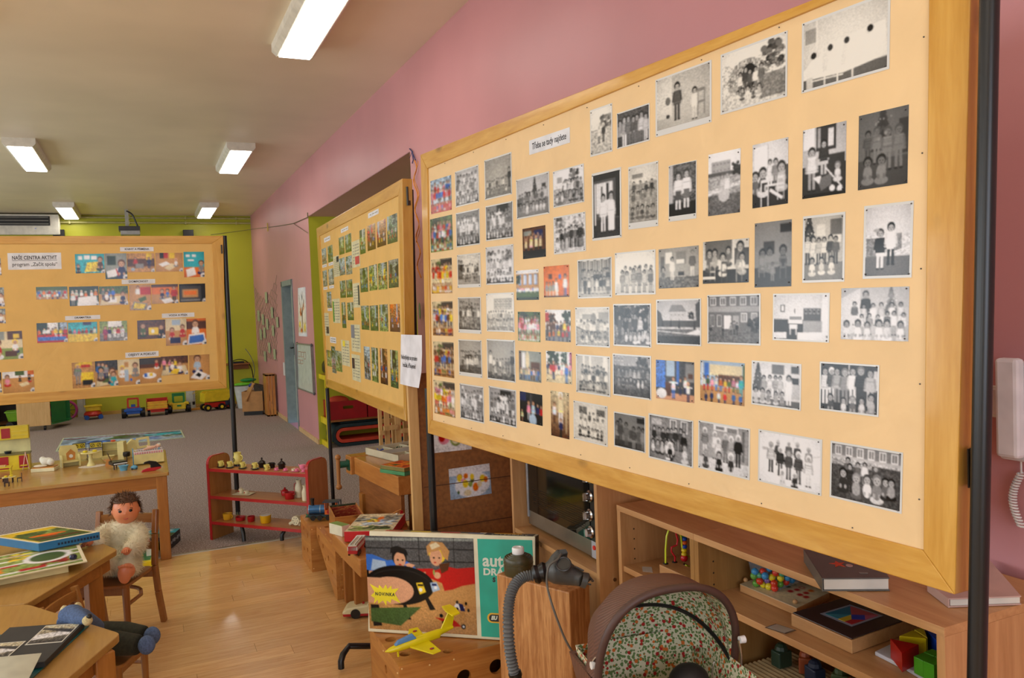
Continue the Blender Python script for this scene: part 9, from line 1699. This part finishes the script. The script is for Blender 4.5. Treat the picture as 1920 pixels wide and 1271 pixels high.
t = thing('ribbon_garland', 'orange paper ribbon tied with blue string at the opening corner', 'garland', tuple(PX(773, 300, XW))); m = MB().tube([PX(768, 279, XW - .006), PX(773, 284, XW - .01), PX(775, 300, XW - .012), PX(773, 306, XW - .012)], .004, 6).tube([PX(772, 284, XW - .01), PX(779, 300, XW - .012)], .004, 6).tube([PX(773, 284, XW - .01), PX(768, 296, XW - .012)], .002, 6); m.B('string', pn((50, 60, 110), .6), t)
pts = [PX(777 + 3.5 * sin(k * .9) + k * .33, 300 + k * 7.6, XW - .015) for k in range(30)]; MB().tube(pts, .0045, 5).B('ribbon', pn((222, 140, 40), .5), t); pts = [PX(780 + 4 * cos(k * .8) + k * .2, 302 + k * 8, XW - .02) for k in range(20)]; MB().tube(pts, .003, 5).B('ribbon', pn((222, 150, 60), .5), t)
o = MB().ball((0, 0, 0), .02, 10, 8, (.3, .9, 3.0)).B('door_stop_clip', pn((110, 140, 60), .4), None, True); p = PX(787, 583, XW - .02); o.location = p; tag(o, 'long green clip hanging on the pink wall beside the nearest board', 'clip')
a, b = PX(530, 682, XW), PX(534, 700, XW); o = MB().box((-.012, -.05, -.09), (0, .05, .09)).B('light_switch', WHITE, None); o.location = V(XW, DY1 + .12, (a.z + b.z) / 2); tag(o, 'small white switch plate left of the door frame', 'switch')
ys_ = 8.97; xs_ = XW + .03; zt_ = PY(604, 705, ys_).z; YF_ = pn((214, 190, 20), .4, name='yellow_frame')
t = thing('toy_rack', 'yellow-framed rack just inside the alcove holding red boxes and mats', 'rack', (xs_ + .6, ys_ + .25, 0)); zsf = PY(640, 787, ys_).z
for x in (xs_, xs_ + 1.3): curve_mesh([[(0, 0), (.52, 0), (.52, zt_), (0, zt_)], [(.05, .06), (.47, .06), (.47, zsf - .05), (.05, zsf - .05)], [(.05, zsf + .02), (.47, zsf + .02), (.47, zt_ - .05), (.05, zt_ - .05)]], .02, basis(V(x, ys_ - .0, 0), V(0, 1, 0), V(0, 0, 1))).B('side_frame', YF_, t)
MB().box((xs_ + .02, ys_, zsf - .02), (xs_ + 1.3, ys_ + .5, zsf)).B('shelf_board', darkbeech('X'), t); MB().box((xs_ + .02, ys_ + .02, zt_ - .02), (xs_ + 1.3, ys_ + .5, zt_)).B('top_board', darkbeech('X'), t); MB().box((xs_, ys_ + .5, 0), (xs_ + 1.3, ys_ + .51, .9)).B('back_panel', darkbeech('X'), t)
for k, (a, b, lb) in enumerate(((618, 688, 'red wooden box with hand slot on the rack, left'), (690, 730, 'red wooden box on the rack, right, half hidden'))):
    xa, xb = max(PY(a, 770, ys_ + .02).x, xs_ + .03), min(PY(b, 770, ys_ + .02).x, xs_ + 1.28); zz = PY(640, 752, ys_ + .02).z; xm = (xa + xb) / 2; tt = thing('storage_box', lb, 'box', (xm, ys_ + .2, zsf + .001), 0, 'red storage boxes'); h = zz - zsf - .002
    curve_mesh([[(0, 0), (xb - xa, 0), (xb - xa, h), (0, h)], rrect((xb - xa) / 2 - .06, h - .09, (xb - xa) / 2 + .06, h - .055, .016, 4)], .015, basis(V(xa, ys_ + .035, zsf + .001), V(1, 0, 0), V(0, 0, 1))).B('front_panel', pn((150, 14, 22), .4), tt)
    MB().box((xa, ys_ + .035, zsf + .001), (xa + .012, ys_ + .42, zz)).box((xb - .012, ys_ + .035, zsf + .001), (xb, ys_ + .42, zz)).box((xa, ys_ + .41, zsf + .001), (xb, ys_ + .42, zz)).box((xa, ys_ + .035, zsf + .001), (xb, ys_ + .42, zsf + .012)).B('box_body', pn((150, 14, 22), .4), tt)
    o = MB().ball((0, 0, 0), .11, 14, 8, (1.2, 1, .6)).B('soft_toy', pn(((186, 60, 30), (170, 150, 70))[k], .8), None, True); o.location = (xa + .13 + .1 * k, ys_ + .2, zz - .02); tag(o, ('orange-red', 'olive-yellow')[k] + ' soft bundle showing above the red box', 'toy')
p = PY(601, 689, ys_ + .1); t = thing('radio', 'small black and silver radio on top of the yellow rack', 'radio', (xs_ + .12, ys_ + .2, zt_)); MB().prism(rrect(-.11, 0, .11, .16, .06, 5), (xs_ + .13, ys_ + .26, zt_ + .001), (1, 0, 0), (0, 0, 1), .12).B('case', BLACK, t, bevel=.006); MB().cyl((xs_ + .08, ys_ + .138, zt_ + .07), (xs_ + .08, ys_ + .132, zt_ + .07), .04, n=18).B('speaker_grille', pn((150, 150, 150), .3, .5), t, True)
def roll(name, label, y0, y1, xc, zc, w, h, turns, mat, mat2):
    t = thing('rolled_mat', label, 'mat', (xc, (y0 + y1) / 2, 0), 0, 'folded gym mats'); 
    for nm, mt, off in (('outer_layer', mat, 0), ('inner_layer', mat2, .042)):
        pts = []
        ww, hh = w / 2 - off, h / 2 - off
        for i in range(25): a = -PI / 2 - PI * i / 24 ; pts.append((-ww + hh + hh * cos(a) if True else 0, hh * sin(a)))
        pts = [(ww, -hh)] + pts + [(ww, hh)]; th_ = .035; inn_ = []
        for i, (x, z) in enumerate(pts): hx = -ww + hh; inn_.append((x if x > hx else hx + (x - hx) * (1 - th_ / hh), z * (1 - th_ / hh)))
        poly = pts + inn_[::-1]; k = len(pts); m = MB(); vs = [V(xc + x, y, zc + z) for y in (y0, y1) for x, z in poly]; n = len(poly)
        fs = [(i, i + 1, n - 2 - i, n - 1 - i) for i in range(k - 1)] + [tuple(n + q for q in reversed((i, i + 1, n - 2 - i, n - 1 - i))) for i in range(k - 1)] + [(i, n + i, n + (i + 1) % n, (i + 1) % n) for i in range(n)]
        m.add(vs, fs); m.B(nm, mt, t, True)
MT, MR = pn((22, 44, 50), .7, name='teal_mat'), pn((196, 62, 36), .7, name='orange_mat'); xa, xb = PY(624, 820, ys_).x, xs_ + 1.25
roll('rolled_mat', 'folded dark teal and orange gym mat under the rack shelf', ys_ + .02, ys_ + .45, (xa + xb) / 2, .127, xb - xa, .25, 2, MT, MR)
o = MB().box((xa + .1, ys_ + .04, .253), (xb, ys_ + .42, .28)).B('gym_mat', MT, None, bevel=.02); tag(o, 'thin dark teal mat lying on the folded gym mat', 'mat')
t = thing('wooden_easel', 'stack of slatted light wooden frames in the alcove behind the peg tray', 'easel', (2.0, 6.6, 0)); BI = birch('Z')
for px0, px1, yy, zt2 in ((711, 717, 6.5, .95), (722, 731, 6.48, .93), (735, 740, 6.62, .93), (742, 752, 6.45, .95), (757, 764, 6.6, .93)): a, b = PY(px0, 800, yy).x, PY(px1, 800, yy).x; MB().box((a, yy, 0), (b, yy + .03, zt2)).B('slat', BI, t)
for py_, a, b, yy in ((803, 720, 745, 6.43), (808, 752, 775, 6.43), (790, 712, 760, 6.53), (812, 712, 722, 6.47)): p, q_ = PY(a, py_, yy), PY(b, py_, yy); MB().box((p.x, yy - .01, p.z - .018), (q_.x, yy + .018, p.z + .018)).B('cross_bar', BI, t)
